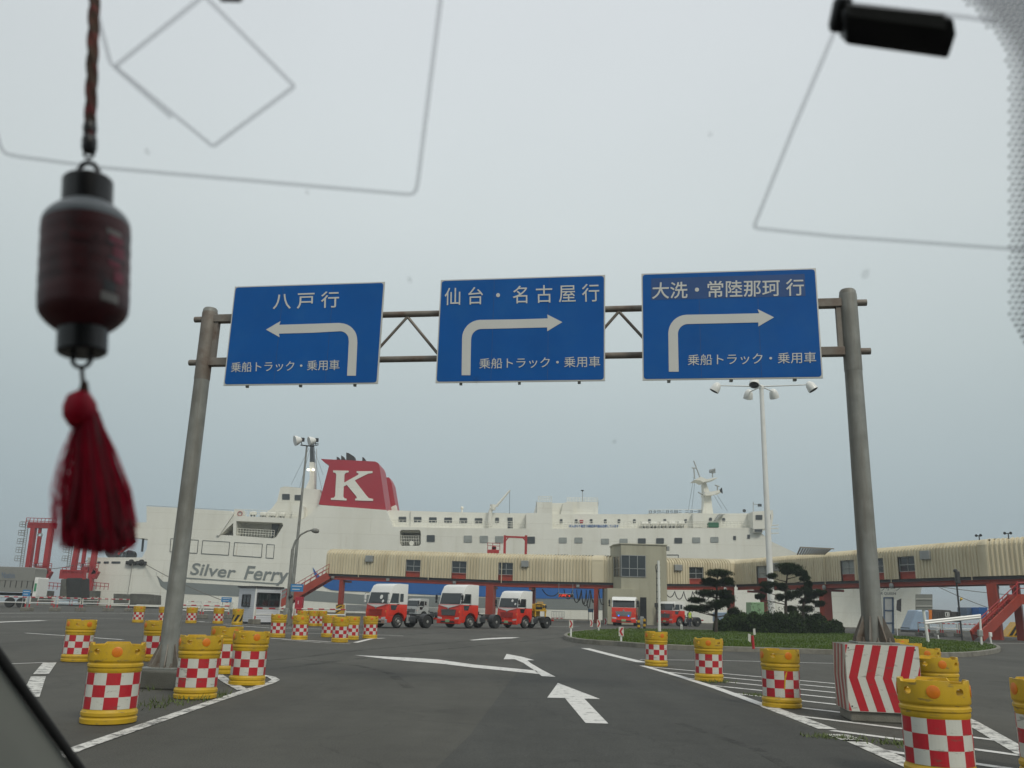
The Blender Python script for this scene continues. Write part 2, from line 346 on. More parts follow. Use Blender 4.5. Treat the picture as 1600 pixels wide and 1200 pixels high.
def tag(o, label, cat, group=None):
    o['label'] = label; o['category'] = cat
    if group: o['group'] = group
    return o
def thing(name, label, cat, loc, rz=0.0, group=None):
    o = bpy.data.objects.new(name, None); COL.objects.link(o); o.empty_display_size = .2
    o.location = loc; o.rotation_euler = (0, 0, rz); return tag(o, label, cat, group)
def struct(o, kind='structure'): o['kind'] = kind; return o
def kids(o): return [c for c in bpy.data.objects if c.parent == o]
def copy_tree(o, parent=None):
    c = o.copy(); COL.objects.link(c)
    if parent is not None: c.parent = parent
    for k in kids(o): copy_tree(k, c)
    return c
def text_mesh(body, extrude=.0, shear=0.0, offset=0.0, spacing=1.0):
    cu = bpy.data.curves.new('lettering', 'FONT'); cu.body = body; cu.extrude = extrude; cu.shear = shear; cu.offset = offset
    cu.space_character = spacing; cu.resolution_u = 4
    ob = bpy.data.objects.new('lettering', cu); COL.objects.link(ob)
    dg = bpy.context.evaluated_depsgraph_get(); me = bpy.data.meshes.new_from_object(ob.evaluated_get(dg))
    bpy.data.objects.remove(ob); bpy.data.curves.remove(cu); return me
def put_text(mb, body, lb, rb, lt, depth, nrm, m=0, **kw):
    """fit the text's outline box to the parallelogram lb-rb-lt (world), standing proud along nrm"""
    me = text_mesh(body, .5, **kw)
    if not me.vertices: return
    xs = [v.co.x for v in me.vertices]; ys = [v.co.y for v in me.vertices]
    x0, x1, y0, y1 = min(xs), max(xs), min(ys), max(ys)
    X = (rb - lb) / (x1 - x0); Y = (lt - lb) / (y1 - y0); Z = Vector(nrm).normalized() * depth
    O = lb - X * x0 - Y * y0
    mb.mesh(Matrix(((X.x, Y.x, Z.x, O.x), (X.y, Y.y, Z.y, O.y), (X.z, Y.z, Z.z, O.z), (0, 0, 0, 1))), m, me)
    bpy.data.meshes.remove(me)
ZV = Vector((0, 0, 1))
def rotz(a): return Matrix.Rotation(a, 3, 'Z')

# ================================================================== GROUND, QUAY, SEA
QY = 119.0
mb = MB()
nx, ny = 30, 14
xs = [-160 + 320 * i / nx for i in range(nx + 1)]; ys = [-40 + (QY + 40) * j / ny for j in range(ny + 1)]
mb.add([(x, y, 0) for y in ys for x in xs], [(j * (nx + 1) + i, j * (nx + 1) + i + 1, (j + 1) * (nx + 1) + i + 1, (j + 1) * (nx + 1) + i) for j in range(ny) for i in range(nx)])
struct(mb.build('ground', 'asphalt', local=True))
mb = MB(); mb.box((0, QY + .35, -2.0), (320, .7, 4.3)); struct(mb.build('quay_edge', 'concrete', local=True))
M['sea'] = mat('sea_water', (.05, .075, .085), .18, var=.15, scale=.02, bump=.25, bscale=.25)
mb = MB(); mb.poly([(-9000, QY + .7, -2.6), (9000, QY + .7, -2.6), (9000, 14000, -2.6), (-9000, 14000, -2.6)]); struct(mb.build('sea', 'sea', local=True))
mb = MB()      # newer, darker surfacing laid over the right half of the lane
mb.poly([gp(640, 1240, .004), gp(733, 1150, .004), gp(800, 1060, .004), gp(832, 1022, .004), gp(905, 1008, .004), gp(990, 1040, .004), gp(1200, 1112, .004), gp(1330, 1162, .004), gp(1470, 1240, .004)])
struct(mb.build('asphalt_patch', 'asphalt_new', local=True))

ZP = .008
def paint(pts, name='road_marking', m='roadpaint', z=ZP):
    mb = MB(); a = [gp(x, y, z) for x, y in pts]
    for t in tessellate_polygon([a]): mb.add([a[i] for i in t], [(0, 1, 2)])
    o = mb.build(name, m, local=True, fixn=False)
    for p in o.data.polygons:
        if p.normal.z < 0: p.flip()
    return struct(o)
def line(pts, w, m='roadpaint', z=ZP, name='lane_line'):
    """painted stripe of world width w along pixel points on the ground"""
    P = [gp(x, y, z) for x, y in pts]; mb = MB(); Lf = []; Rt = []
    for i, p in enumerate(P):
        d = (P[min(i + 1, len(P) - 1)] - P[max(i - 1, 0)]); d.z = 0; d.normalize(); n = Vector((-d.y, d.x, 0)) * w / 2
        Lf.append(p + n); Rt.append(p - n)
    for i in range(len(P) - 1): mb.add([Rt[i], Rt[i + 1], Lf[i + 1], Lf[i]], [(0, 1, 2, 3)])
    o = mb.build(name, m, local=True, fixn=False)
    for p in o.data.polygons:
        if p.normal.z < 0: p.flip()
    return struct(o)
# arrows on the lane
paint([(871.7, 1067), (855, 1090), (882.5, 1090.5), (915, 1129.5), (950.5, 1130.5), (913, 1091.5), (937.5, 1092)], 'arrow_marking')
paint([(791.5, 1021.7), (787, 1030), (804.5, 1030), (818, 1036), (833, 1046), (846.5, 1056.3), (868, 1057.4), (846, 1046), (829, 1036), (824, 1031.5), (835, 1031.5), (815, 1026)], 'arrow_marking')
paint([(553, 1023.5), (640, 1027.6), (685, 1030.5), (740, 1038.2), (838, 1047.7), (842, 1053), (740, 1043), (690, 1037), (650, 1033.7), (630, 1032), (600, 1029)], 'arrow_marking')
paint([(733, 1000), (760, 997.2), (790, 995.8), (813, 995.8), (800, 997.4), (760, 999.2), (740, 1000.6)], 'arrow_marking')
# left island nose
line([(60, 1196), (118, 1170), (230, 1131.5), (330, 1097), (424, 1066)], .17, 'roadpaint_worn')
line([(424, 1066), (431, 1062), (424, 1057.5), (405, 1054), (372, 1053)], .16, 'roadpaint_worn', ZP + .004)
line([(340, 1054), (356, 1065), (380, 1078)], .20, 'roadpaint_worn', ZP + .004)
line([(78, 1035), (64, 1053)], .27, 'roadpaint_worn'); line([(60, 1057), (47, 1089)], .25, 'roadpaint_worn'); line([(18, 1037), (72, 1035)], .10)
line([(-60, 975), (0, 972), (68, 969.5)], .55); line([(40, 989), (100, 993), (192, 999.5)], .18)
line([(-60, 958.5), (120, 957.5), (300, 960), (520, 966)], .35); line([(-60, 964), (100, 964), (290, 970), (520, 984)], .16)
line([(350, 976), (420, 981), (478, 982.5)], .25); line([(440, 989), (540, 990), (630, 993.5)], .18)
line([(422, 997), (520, 1003), (555, 1004), (580, 998), (600, 997)], .22); line([(440, 999), (500, 1004), (548, 1006)], .12)
line([(308, 971), (320, 971.3)], .5); line([(820, 968), (950, 970.5)], .5, 'roadpaint_worn'); line([(840, 978.5), (905, 979)], .35, 'roadpaint_worn')
# right edge line and hatching
E0 = [(914, 1012.7), (958, 1024), (1003, 1034.8)]
line(E0, .34)
EDGE = [(1004, 1040), (1060, 1056), (1120, 1075), (1200, 1104), (1293, 1139), (1340, 1159), (1420, 1194), (1560, 1252)]
line(EDGE[:4], .20); line(EDGE[3:5], .26, 'roadpaint_worn'); line([(1306, 1147), (1332, 1156)], .30, 'roadpaint_worn', ZP + .004); line(EDGE[5:], .26, 'roadpaint_worn')
line([(1000, 1030.5), (1130, 1032), (1305, 1036.5), (1420, 1041)], .14)
line([(1420, 1084), (1514, 1126.5), (1597, 1174), (1680, 1225)], .24, 'roadpaint_worn')
hd = (gp(1412, 1140) - gp(1250, 1120)); hd.z = 0; hd.normalize()
ea = [gp(x, y) for x, y in EDGE]; base = gp(1250, 1120); hn = Vector((-hd.y, hd.x, 0))
rb = [gp(1000, 1030.5), gp(1440, 1042), gp(1418, 1083), gp(1514, 1126.5), gp(1597, 1174), gp(1800, 1290)]
def cross(poly, off):
    for a, b in zip(poly, poly[1:]):
        u, v = (a - base).dot(hn) - off, (b - base).dot(hn) - off
        if u * v <= 0 and abs(u - v) > 1e-9:
            return a + (b - a) * (u / (u - v))
mbh = MB()
for k in range(-4, 11):
    a = cross(ea, k * 1.14 + .05); b = cross(rb[1:], k * 1.14 + .05)
    if a is None: continue
    if b is None: b = a + hd * (14 if k < 7 else 6)
    if (b - a).dot(hd) < .2: continue
    q = hn * .078; z = Vector((0, 0, ZP - .002))
    mbh.add([a - q + z, b - q + z, b + q + z, a + q + z], [(0, 1, 2, 3)])
o = mbh.build('hatch_marking', 'roadpaint', local=True, fixn=False)
for p in o.data.polygons:
    if p.normal.z < 0: p.flip()
struct(o)
line([(1300, 975.5), (1345, 976.5)], .6, 'yellowpaint'); line([(1480, 1004), (1640, 1006)], .25); line([(1592, 1068.5), (1640, 1069)], .2)
line([(960, 966), (1100, 969), (1320, 985)], .3, 'roadpaint_worn')

def rubber_mat():
    m = bpy.data.materials.new('tyre_rubber_mark'); m.use_nodes = True; t = m.node_tree; b = t.nodes['Principled BSDF']; b.inputs['Base Color'].default_value = (.018, .018, .017, 1); b.inputs['Roughness'].default_value = .8
    o = [n for n in t.nodes if n.type == 'OUTPUT_MATERIAL'][0]; x = t.nodes.new('ShaderNodeMixShader'); tr = t.nodes.new('ShaderNodeBsdfTransparent'); tx = t.nodes.new('ShaderNodeTexCoord')
    n = t.nodes.new('ShaderNodeTexNoise'); n.inputs['Scale'].default_value = 1.6; n.inputs['Detail'].default_value = 8; n.inputs['Roughness'].default_value = .7; r = t.nodes.new('ShaderNodeMapRange'); r.inputs[1].default_value = .42; r.inputs[2].default_value = .8; r.inputs[4].default_value = .5
    t.links.new(tx.outputs['Object'], n.inputs['Vector']); t.links.new(n.outputs[0], r.inputs[0]); t.links.new(r.outputs[0], x.inputs[0]); t.links.new(tr.outputs[0], x.inputs[1]); t.links.new(b.outputs[0], x.inputs[2]); t.links.new(x.outputs[0], o.inputs[0]); return m
M['rubber_mark'] = rubber_mat()
for pts, w in (([(380, 1036), (470, 1027), (560, 1016), (700, 1004), (880, 990)], .28), ([(420, 1046), (520, 1034), (620, 1022), (760, 1008), (900, 994)], .28), ([(470, 1030), (560, 1040), (610, 1052), (640, 1075)], .22), 
               ([(300, 1010), (420, 1004), (560, 996), (700, 988)], .3), ([(1490, 1060), (1545, 1064), (1640, 1072)], .2), ([(1060, 1130), (1180, 1170), (1260, 1215)], .15)): line(pts, w, 'rubber_mark', .0065, 'tyre_mark')
# ================================================================== GRASS ISLAND
KERB = [(882, 999), (905, 1005), (960, 1009), (1010, 1013), (1100, 1017), (1200, 1019.5), (1305, 1023), (1420, 1027), (1500, 1027), (1545, 1023), (1564, 1017), (1545, 1010), (1470, 1003), (1400, 997), (1300, 992.5), (1180, 989.5), (1010, 986), (950, 987), (905, 990), (886, 994)]
kp = [gp(x, y) for x, y in KERB]
def smooth_loop(P, n=4):
    out = []
    for i in range(len(P)):
        p0, p1, p2, p3 = P[i - 1], P[i], P[(i + 1) % len(P)], P[(i + 2) % len(P)]
        for j in range(n):
            t = j / n
            out.append(.5 * ((2 * p1) + (-p0 + p2) * t + (2 * p0 - 5 * p1 + 4 * p2 - p3) * t * t + (-p0 + 3 * p1 - 3 * p2 + p3) * t ** 3))
    return out
kp = smooth_loop(kp)
cen = sum(kp, Vector((0, 0, 0))) / len(kp)
def inset(P, d):
    out = []
    for i in range(len(P)):
        t = (P[(i + 1) % len(P)] - P[i - 1]).normalized(); n = Vector((-t.y, t.x, 0))
        if n.dot(cen - P[i]) < 0 and abs(n.x) < .3: n = -n
        out.append(P[i] + n * d)
    return out
area = sum(kp[i].x * kp[(i + 1) % len(kp)].y - kp[(i + 1) % len(kp)].x * kp[i].y for i in range(len(kp)))
if area < 0: kp.reverse()
def inset2(P, d): return [P[i] + Vector((-(P[(i + 1) % len(P)] - P[i - 1]).normalized().y, (P[(i + 1) % len(P)] - P[i - 1]).normalized().x, 0)) * d for i in range(len(P))]
ki = inset2(kp, .18); H_ = .20; n = len(kp)
mb = MB(); mb.add([p + ZV * 0 for p in kp] + [p + ZV * (H_ - .02) for p in kp] + [p + ZV * H_ for p in inset2(kp, .03)] + [p + ZV * H_ for p in ki] + [p + ZV * .1 for p in ki],
    [(a * n + i, a * n + (i + 1) % n, (a + 1) * n + (i + 1) % n, (a + 1) * n + i) for a in range(4) for i in range(n)])
struct(mb.build('kerb', 'concrete', local=True))
mb = MB(); a = [p + ZV * .17 for p in ki]
for t in tessellate_polygon([a]): mb.add([a[i] for i in t], [(0, 1, 2)])
struct(mb.build('lawn', 'soil', local=True))
def inside(p, P):
    c = False; j = len(P) - 1
    for i in range(len(P)):
        if (P[i].y > p.y) != (P[j].y > p.y) and p.x < (P[j].x - P[i].x) * (p.y - P[i].y) / (P[j].y - P[i].y) + P[i].x: c = not c
        j = i
    return c
mb = MB(); x0, x1 = min(p.x for p in ki), max(p.x for p in ki); y0, y1 = min(p.y for p in ki), max(p.y for p in ki)
cnt = 0
while cnt < 40000:
    p = Vector((rnd.uniform(x0, x1), y0 + (y1 - y0) * rnd.random() ** 1.5, .165))
    if not inside(p, ki): continue
    cnt += 1; h = rnd.uniform(.04, .10) * (1 + .3 * math.sin(p.x * .9) * math.sin(p.y * .7)); a = rnd.uniform(0, 6.28); w = rnd.uniform(.012, .03)
    dx = Vector((math.cos(a), math.sin(a), 0)); ln = Vector((rnd.uniform(-.05, .05), rnd.uniform(-.05, .05), h))
    mb.add([p - dx * w, p + dx * w, p + ln], [(0, 1, 2)])
struct(mb.build('grass', 'grass', local=True, fixn=False), 'stuff')
# weeds in the gutters
mb = MB()
def weeds(x0, y0, x1, y1, n, hmax, sp=.25):
    for _ in range(n):
        t = rnd.random(); p = gp(x0 + (x1 - x0) * t, y0 + (y1 - y0) * t) + Vector((rnd.gauss(0, sp), rnd.gauss(0, sp), 0))
        h = rnd.uniform(.25, 1) * hmax; a = rnd.uniform(0, 6.28); w = rnd.uniform(.006, .014); dx = Vector((math.cos(a), math.sin(a), 0))
        mb.add([p - dx * w, p + dx * w, p + Vector((rnd.uniform(-.06, .06), rnd.uniform(-.06, .06), h))], [(0, 1, 2)])
weeds(215, 1110, 300, 1090, 150, .12, .18); weeds(235, 1080, 270, 1070, 60, .16, .1); weeds(320, 1094, 345, 1085, 90, .14, .1)
weeds(1275, 1152, 1340, 1156, 220, .07, .10); weeds(1170, 1086, 1195, 1088, 120, .08, .12); weeds(1380, 1160, 1420, 1166, 120, .08, .12); weeds(1100, 1066, 1140, 1066, 120, .1, .15)
struct(mb.build('weeds', 'chaff', local=True, fixn=False), 'stuff')

# ================================================================== SIGN GANTRY
YAW = -0.162
GT = Vector((math.cos(YAW), math.sin(YAW), 0)); GN = Vector((-GT.y, GT.x, 0))      # GN points away from the camera
G0 = Vector((0, 14.5, 0))
def sp(px, py, off=0.0): return pp(px, py, G0 + GN * off, GN)
PO = .42       # posts stand behind the sign faces
PL = sp(290, 800, PO); PR = sp(1347, 760, PO)
pl, pr = Vector((PL.x, PL.y, 0)), Vector((PR.x, PR.y, 0))
ztl = sp(329, 481, PO).z; ztr = sp(1322, 452, PO).z
zc1 = sp(640, 491, PO).z; zc0 = sp(640, 561, PO).z
root = thing('sign_gantry', 'weathered grey steel gantry of two posts carrying the three blue signs', 'gantry', (pl + pr) / 2)
PLB, PRB = .30, 1.12      # plinth tops
for p, zt, zb in ((pl, ztl, PLB), (pr, ztr, PRB)):
    mb = MB(); mb.lathe([(.160, zb + .02), (.155, zb + 1), (.142, zc0 - .45), (.142, zc1 + .05), (.138, zt - .05), (.115, zt - .015), (.0, zt)], 28, p)
    po = mb.build('post', 'galv', root, smooth=40)
    mb = MB(); mb.lathe([(.1445, zc0 - .35), (.147, zc0 - .33), (.147, zt - .12), (.1445, zt - .1)], 28, p, caps=False); mb.build('collar', 'rusty' if p is pl else 'galv', po, smooth=40)
    mb = MB(); mb.box(p + ZV * (zb + .015), (.62, .62, .03), rotz(YAW))
    mb.build('base_plate', 'galv', po, bevel=.006)
    for k in range(8):
        a = YAW + math.pi / 8 + k * math.pi / 4; d = Vector((math.cos(a), math.sin(a), 0)); q = Vector((-d.y, d.x, 0)) * .009
        mb = MB(); b0 = p + d * .14
        mb.prism([b0 + ZV * (zb + .03) - q, b0 + d * .17 + ZV * (zb + .03) - q, b0 + d * .17 + ZV * (zb + .07) - q, b0 + d * .02 + ZV * (zb + .42) - q, b0 + ZV * (zb + .42) - q], q * 2)
        mb.build('gusset', 'rusty', po)
    mb = MB()
    for k in range(8):
        a = YAW + k * math.pi / 4; d = Vector((math.cos(a), math.sin(a), 0)); mb.lathe([(.028, zb + .03), (.028, zb + .055), (.015, zb + .055), (.015, zb + .10)], 6, p + d * .27)
    mb.build('anchor_bolt', 'rusty', po)
for z in (zc0, zc1):
    mb = MB(); mb.tube([pl - GT * .30 + ZV * z, pr + GT * .30 + ZV * z], .058, 16); mb.build('chord', 'rusty', root, smooth=40)
    for p, sg in ((pl, 1), (pr, -1)):      # square stub brackets on the inner side of the posts
        mb = MB(); mb.bar(p + GT * sg * .10 + ZV * z, p + GT * sg * .66 + ZV * z, .15, .15); mb.build('bracket', 'rusty', root, bevel=.008)
# zig-zag bracing
L_ = (pr - pl).length; ua = (sp(637, 491, PO) - pl).dot(GT); ub = (sp(967, 488, PO) - pl).dot(GT); st_ = (ub - ua) / 6
k = 0
while ua - (k + 1) * st_ > .6: k += 1
us = []; i = -k
while ua + i * st_ < L_ - .6: us.append((ua + i * st_, i % 2 == 0)); i += 1
for (u0, t0), (u1, t1) in zip(us, us[1:]):
    a = pl + GT * u0 + ZV * (zc1 - .05 if t0 else zc0 + .05); b = pl + GT * u1 + ZV * (zc1 - .05 if t1 else zc0 + .05)
    mb = MB(); mb.tube([a, b], .028, 8); mb.build('brace', 'rusty', root, smooth=40)
for p, sg in ((pl, 1), (pr, -1)):
    mb = MB(); q = GN * .05
    mb.prism([p + GT * sg * .10 + ZV * zc0 - q, p + GT * sg * .22 + ZV * zc0 - q, p + GT * sg * .22 + ZV * zc1 - q, p + GT * sg * .10 + ZV * zc1 - q], q * 2); mb.build('web_plate', 'rusty', root)

def arc(cx, cy, r, a0, a1, n=7, ry=None): return [(cx + r * math.cos(math.radians(a0 + (a1 - a0) * i / n)), cy + (ry or r) * math.sin(math.radians(a0 + (a1 - a0) * i / n))) for i in range(n + 1)]
ZT, ZB = 7.278, 5.329
SIGNS = [
 (-5.406, -2.444, (300, 400), [('八 戸 行', (505, 334), (918, 322), (509, 232), .006), ('乗船トラック・乗用車', (243, 727), (921, 712), (246, 664), .0)],
  [(462, 460), (553, 407), (545, 430)] + [(740, 424), (920, 418)] + arc(928, 524, 104, -88, 0, 8) + [(1033, 540), (1024, 748), (969, 748), (980, 535)] + arc(926, 523, 53, 2, -88, 8) + [(740, 480), (543, 485), (547, 507)],
  'blue sign with left arrow, the leftmost on the gantry', None),
 (-1.378, 1.621, (650, 400), [('仙 台 ・ 名 古 屋 行', (178, 308), (1147, 284), (180, 199), .002), ('乗船トラック・乗用車', (395, 705), (1152, 693), (396, 639), .0)],
  [(285, 745), (340, 745), (344, 520)] + arc(408, 519, 63, 180, 268, 8) + [(620, 451), (820, 446), (820, 470), (915, 413), (820, 365), (823, 390), (620, 396)] + arc(404, 515, 116, 268, 180, 8),
  'blue sign with right arrow, the middle one of the gantry', None),
 (2.258, 5.214, (980, 400), [('大洗・常陸那珂 行', (155, 269), (1106, 247), (157, 166), .008), ('乗船トラック・乗用車', (378, 684), (1181, 668), (379, 616), .0)],
  [(260, 723), (322, 723), (317, 490)] + arc(379, 487, 62, 180, 268, 8) + [(600, 420), (820, 415), (820, 440), (918, 383), (815, 332), (825, 358), (600, 363)] + arc(373, 483, 116, 268, 180, 8),
  'blue sign with a dark patched title, rightmost on the gantry', ((150, 275), (1115, 275 - 25), (150, 140)))]
for u0, u1, (ox, oy), texts, arrow, label, patch in SIGNS:
    c = G0 + GT * ((u0 + u1) / 2); root = thing('road_sign', label, 'road sign', (c.x, c.y, ZB), 0, 'blue direction signs on the gantry')
    def corner(u, z, d=0): return G0 + GT * u + ZV * z + GN * d
    mb = MB(); mb.prism([corner(u0, ZB), corner(u1, ZB), corner(u1, ZT), corner(u0, ZT)], GN * .03); mb.build('backing_plate', 'alu', root)
    e_ = .022; mb = MB(); rc = .05
    ring = [(u1 - e_ - rc + rc * math.cos(a), ZT - e_ - rc + rc * math.sin(a)) for a in [math.pi / 2 * i / 4 for i in range(5)]] + [(u0 + e_ + rc - rc * math.sin(a), ZT - e_ - rc + rc * math.cos(a)) for a in [math.pi / 2 * i / 4 for i in range(5)]] + \
           [(u0 + e_ + rc - rc * math.cos(a), ZB + e_ + rc - rc * math.sin(a)) for a in [math.pi / 2 * i / 4 for i in range(5)]] + [(u1 - e_ - rc + rc * math.sin(a), ZB + e_ + rc - rc * math.cos(a)) for a in [math.pi / 2 * i / 4 for i in range(5)]]
    mb.prism([corner(u, z, -.005) for u, z in ring], GN * .005); mb.build('panel', 'blue_sign', root)
    for k in (1, 2):
        mb = MB(); u = u0 + (u1 - u0) * k / 3; mb.prism([corner(u - .004, ZB + .03, -.0065), corner(u + .004, ZB + .03, -.0065), corner(u + .004, ZT - .03, -.0065), corner(u - .004, ZT - .03, -.0065)], GN * .001); mb.build('panel_seam', 'blue_patch', root)
    if patch:
        mb = MB(); lb, rb_, lt = [sp(ox + x / 4, oy + y / 4, -.007) for x, y in patch]; mb.prism([lb, rb_, rb_ + lt - lb, lt], GN * .0015); mb.build('title_patch', 'blue_patch', root)
    for s_, lb, rb_, lt, off in texts:
        mb = MB(); P = [sp(ox + x / 4, oy + y / 4, -.011) for x, y in (lb, rb_, lt)]
        put_text(mb, s_, *P, .004, GN, offset=off); mb.build('lettering', 'sign_white', root)
    mb = MB(); mb.prism([sp(ox + x / 4, oy + y / 4, -.011) for x, y in arrow], GN * .005); mb.build('arrow', 'sign_white', root)
    for k in range(3):
        mb = MB(); u = u0 + (u1 - u0) * (.15 + .35 * k); mb.bar(corner(u, ZB - .03, .06), corner(u, ZT + .0, .06), .05, .06); mb.build('mounting_rail', 'galv', root)
    for z in (zc0, zc1):
        for k in range(2):
            u = u0 + (u1 - u0) * (.2 + .6 * k); mb = MB(); mb.bar(corner(u, z, .07), corner(u, z, PO), .06, .08); mb.build('clamp', 'rusty', root)

# ================================================================== PLINTHS
q = (pl.x, pl.y); mb = MB(); mb.box(Vector((pl.x, pl.y, PLB / 2)), (1.15, 1.15, PLB), rotz(YAW))
tag(mb.build('concrete_plinth', 'concrete_dark', bevel=.03), 'low mossy concrete block under the left gantry post', 'plinth')
root = thing('chevron_plinth', 'tall concrete block with red and white chevron boards under the right post', 'plinth', pr)
fw, fd = 1.06, .86
mb = MB(); mb.box(pr + ZV * (PRB / 2), (fw - .06, fd - .06, PRB), rotz(YAW)); mb.build('block', 'concrete', root, bevel=.02)
def chevboard(c, t, n, w, z0, z1, flip, mats):
    """board facing -n; chevrons point along -t (clipped to the board)"""
    b = MB(); b.prism([c - t * w / 2 + ZV * z0, c + t * w / 2 + ZV * z0, c + t * w / 2 + ZV * z1, c - t * w / 2 + ZV * z1], n * .012)
    bo = b.build('chevron_board', mats[0], root)
    b = MB(); zm = (z0 + z1) / 2; sw = .125; per = .243; sh = .13
    def clip(P):
        for s_, lim in ((1, w / 2 - .004), (-1, w / 2 - .004)):
            out = []
            for i in range(len(P)):
                a, d = P[i - 1], P[i]; ia, ib = s_ * a[0] <= lim, s_ * d[0] <= lim
                if ia != ib: k = (s_ * lim - a[0]) / (d[0] - a[0]); out.append((s_ * lim, a[1] + (d[1] - a[1]) * k))
                if ib: out.append(d)
            P = out
        return P
    for k in range(-1, 6):
        u = -w / 2 + .03 + k * per
        for za, zb_ in ((zm, z1 - .006), (zm, z0 + .006)):
            P = clip([(u, za), (u + sw, za), (u + sw + sh, zb_), (u + sh, zb_)])
            if len(P) > 2:
                v = [c + t * x + ZV * z - n * .002 for x, z in P]; b.poly(v)
    b.build('chevron_stripes', mats[1], bo)
chevboard(pr - GN * (fd / 2 + .012), GT, GN, fw, .15, PRB - .005, 0, ('white_sheet', 'red_sheet'))
M['shaded_red'] = mat('shaded_red_sheet', (.26, .05, .05), .5, var=.2, scale=5); M['shaded_white'] = mat('shaded_white_sheet', (.36, .35, .30), .5, var=.2, scale=5)  # darker sheet colours paint in the shade on the left-facing board
chevboard(pr - GT * (fw / 2 + .012), -GN, GT, fd, .15, PRB - .005, 0, ('shaded_white', 'shaded_red'))
for u, z in ((-.48, .22), (.48, .22), (-.48, 1.06), (.48, 1.06)):
    mb = MB(); mb.lathe([(.012, 0), (.009, .008), (.0, .009)], 8, pr - GN * (fd / 2 + .013) + GT * u + ZV * z, -GN); mb.build('bolt', 'dark', root)

# ================================================================== BARRELS
def make_barrel(dark_stripe=False):
    R0 = .32
    root = bpy.data.objects.new('safety_barrel', None); COL.objects.link(root)
    mb = MB(); n = 72
    prof = [(.30, 0), (.325, .01), (.328, .06), (.315, .075), (.315, .085), (.327, .10), (.327, .135), (.315, .15), (.309, .165), (.307, .17), (.307, .60), (.309, .605), (.314, .615), (.314, .65), (.325, .665), (.325, .69), (.313, .705), (.313, .715), (.326, .73), (.329, .745), (.327, .92), (.324, .945)]
    mb.lathe(prof, n, caps=False); b = len(mb.v)
    mb.f.append(list(range(n))[::-1]); mb.m.append(0)
    # crenellated rim: four low notches over the recesses
    top = len(prof) - 1
    for k in range(n):
        a = (k / n * 8 + .5) % 8; low = int(a) % 2 == 0 and .15 < (a % 1) < .85
        if low: mb.v[top * n + k].z = .912
    ins = [Vector((v.x * .925, v.y * .925, v.z)) for v in mb.v[top * n:top * n + n]]; low_ = [Vector((v.x * .91, v.y * .91, .86)) for v in mb.v[top * n:top * n + n]]
    b = len(mb.v); mb.v += ins + low_
    for k in range(n):
        k2 = (k + 1) % n
        mb.f.append([top * n + k, top * n + k2, b + k2, b + k]); mb.m.append(0); mb.f.append([b + k, b + k2, b + n + k2, b + n + k]); mb.m.append(0)
    mb.f.append([b + n + k for k in range(n)]); mb.m.append(0)
    body = mb.build('body', 'yellow', root, local=True, smooth=35)
    cut = MB()
    for k in range(4):
        a = k * math.pi / 2; d = Vector((math.cos(a), math.sin(a), 0)); t = Vector((-d.y, d.x, 0))
        cut.prism([d * .15 + t * .046 * math.cos(q) + ZV * (.842 + .036 * math.sin(q)) for q in [2 * math.pi * i / 16 for i in range(16)]], d * .23)
    co_ = cut.build('cutter', 'yellow', local=True)
    md = body.modifiers.new('b', 'BOOLEAN'); md.object = co_; md.operation = 'DIFFERENCE'; md.solver = 'EXACT'
    dg = bpy.context.evaluated_depsgraph_get(); me = bpy.data.meshes.new_from_object(body.evaluated_get(dg))
    body.modifiers.clear(); body.data = me; bpy.data.objects.remove(co_)
    me.polygons.foreach_set('use_smooth', [True] * len(me.polygons)); me.set_sharp_from_angle(angle=math.radians(35))
    for k in range(4):
        a = math.pi / 4 + k * math.pi / 2; d = Vector((math.cos(a), math.sin(a), 0))
        mb = MB(); mb.lathe([(.062, 0), (.062, .006), (.052, .010), (.0, .011)], 24, d * .3235 + ZV * .843, d); mb.build('reflector', 'orange', root, local=True, smooth=40)
    if not dark_stripe:
        mb = MB(); nc, nr, ns = 12, 3, 5
        for r in range(nr):
            for c in range(nc):
                for j in range(ns):
                    a0 = 2 * math.pi * (c + j / ns) / nc; a1 = 2 * math.pi * (c + (j + 1) / ns) / nc; z0 = .175 + r * .1405; z1 = z0 + .1405
                    mb.add([(.3105 * math.cos(a), .3105 * math.sin(a), z) for a, z in ((a0, z0), (a1, z0), (a1, z1), (a0, z1))], [(0, 1, 2, 3)], (r + c) % 2)
        mb.build('checker_band', ['red_sheet', 'white_sheet'], root, local=True, smooth=60, fixn=False)
    else:
        mb = MB(); ns = 40
        for c in range(6):
            for j in range(8):
                a0 = 2 * math.pi * (c + j / 16) / 6; a1 = a0 + 2 * math.pi / 96; f0, f1 = .0, .9
                for i in range(6):
                    z0 = .2 + i * .065; z1 = z0 + .065; s0, s1 = i / 6 * .7, (i + 1) / 6 * .7
                    mb.add([(.3105 * math.cos(a), .3105 * math.sin(a), z) for a, z in ((a0 + s0, z0), (a1 + s0, z0), (a1 + s1, z1), (a0 + s1, z1))], [(0, 1, 2, 3)])
        mb.build('black_stripe', 'black', root, local=True, smooth=60, fixn=False)
    return root
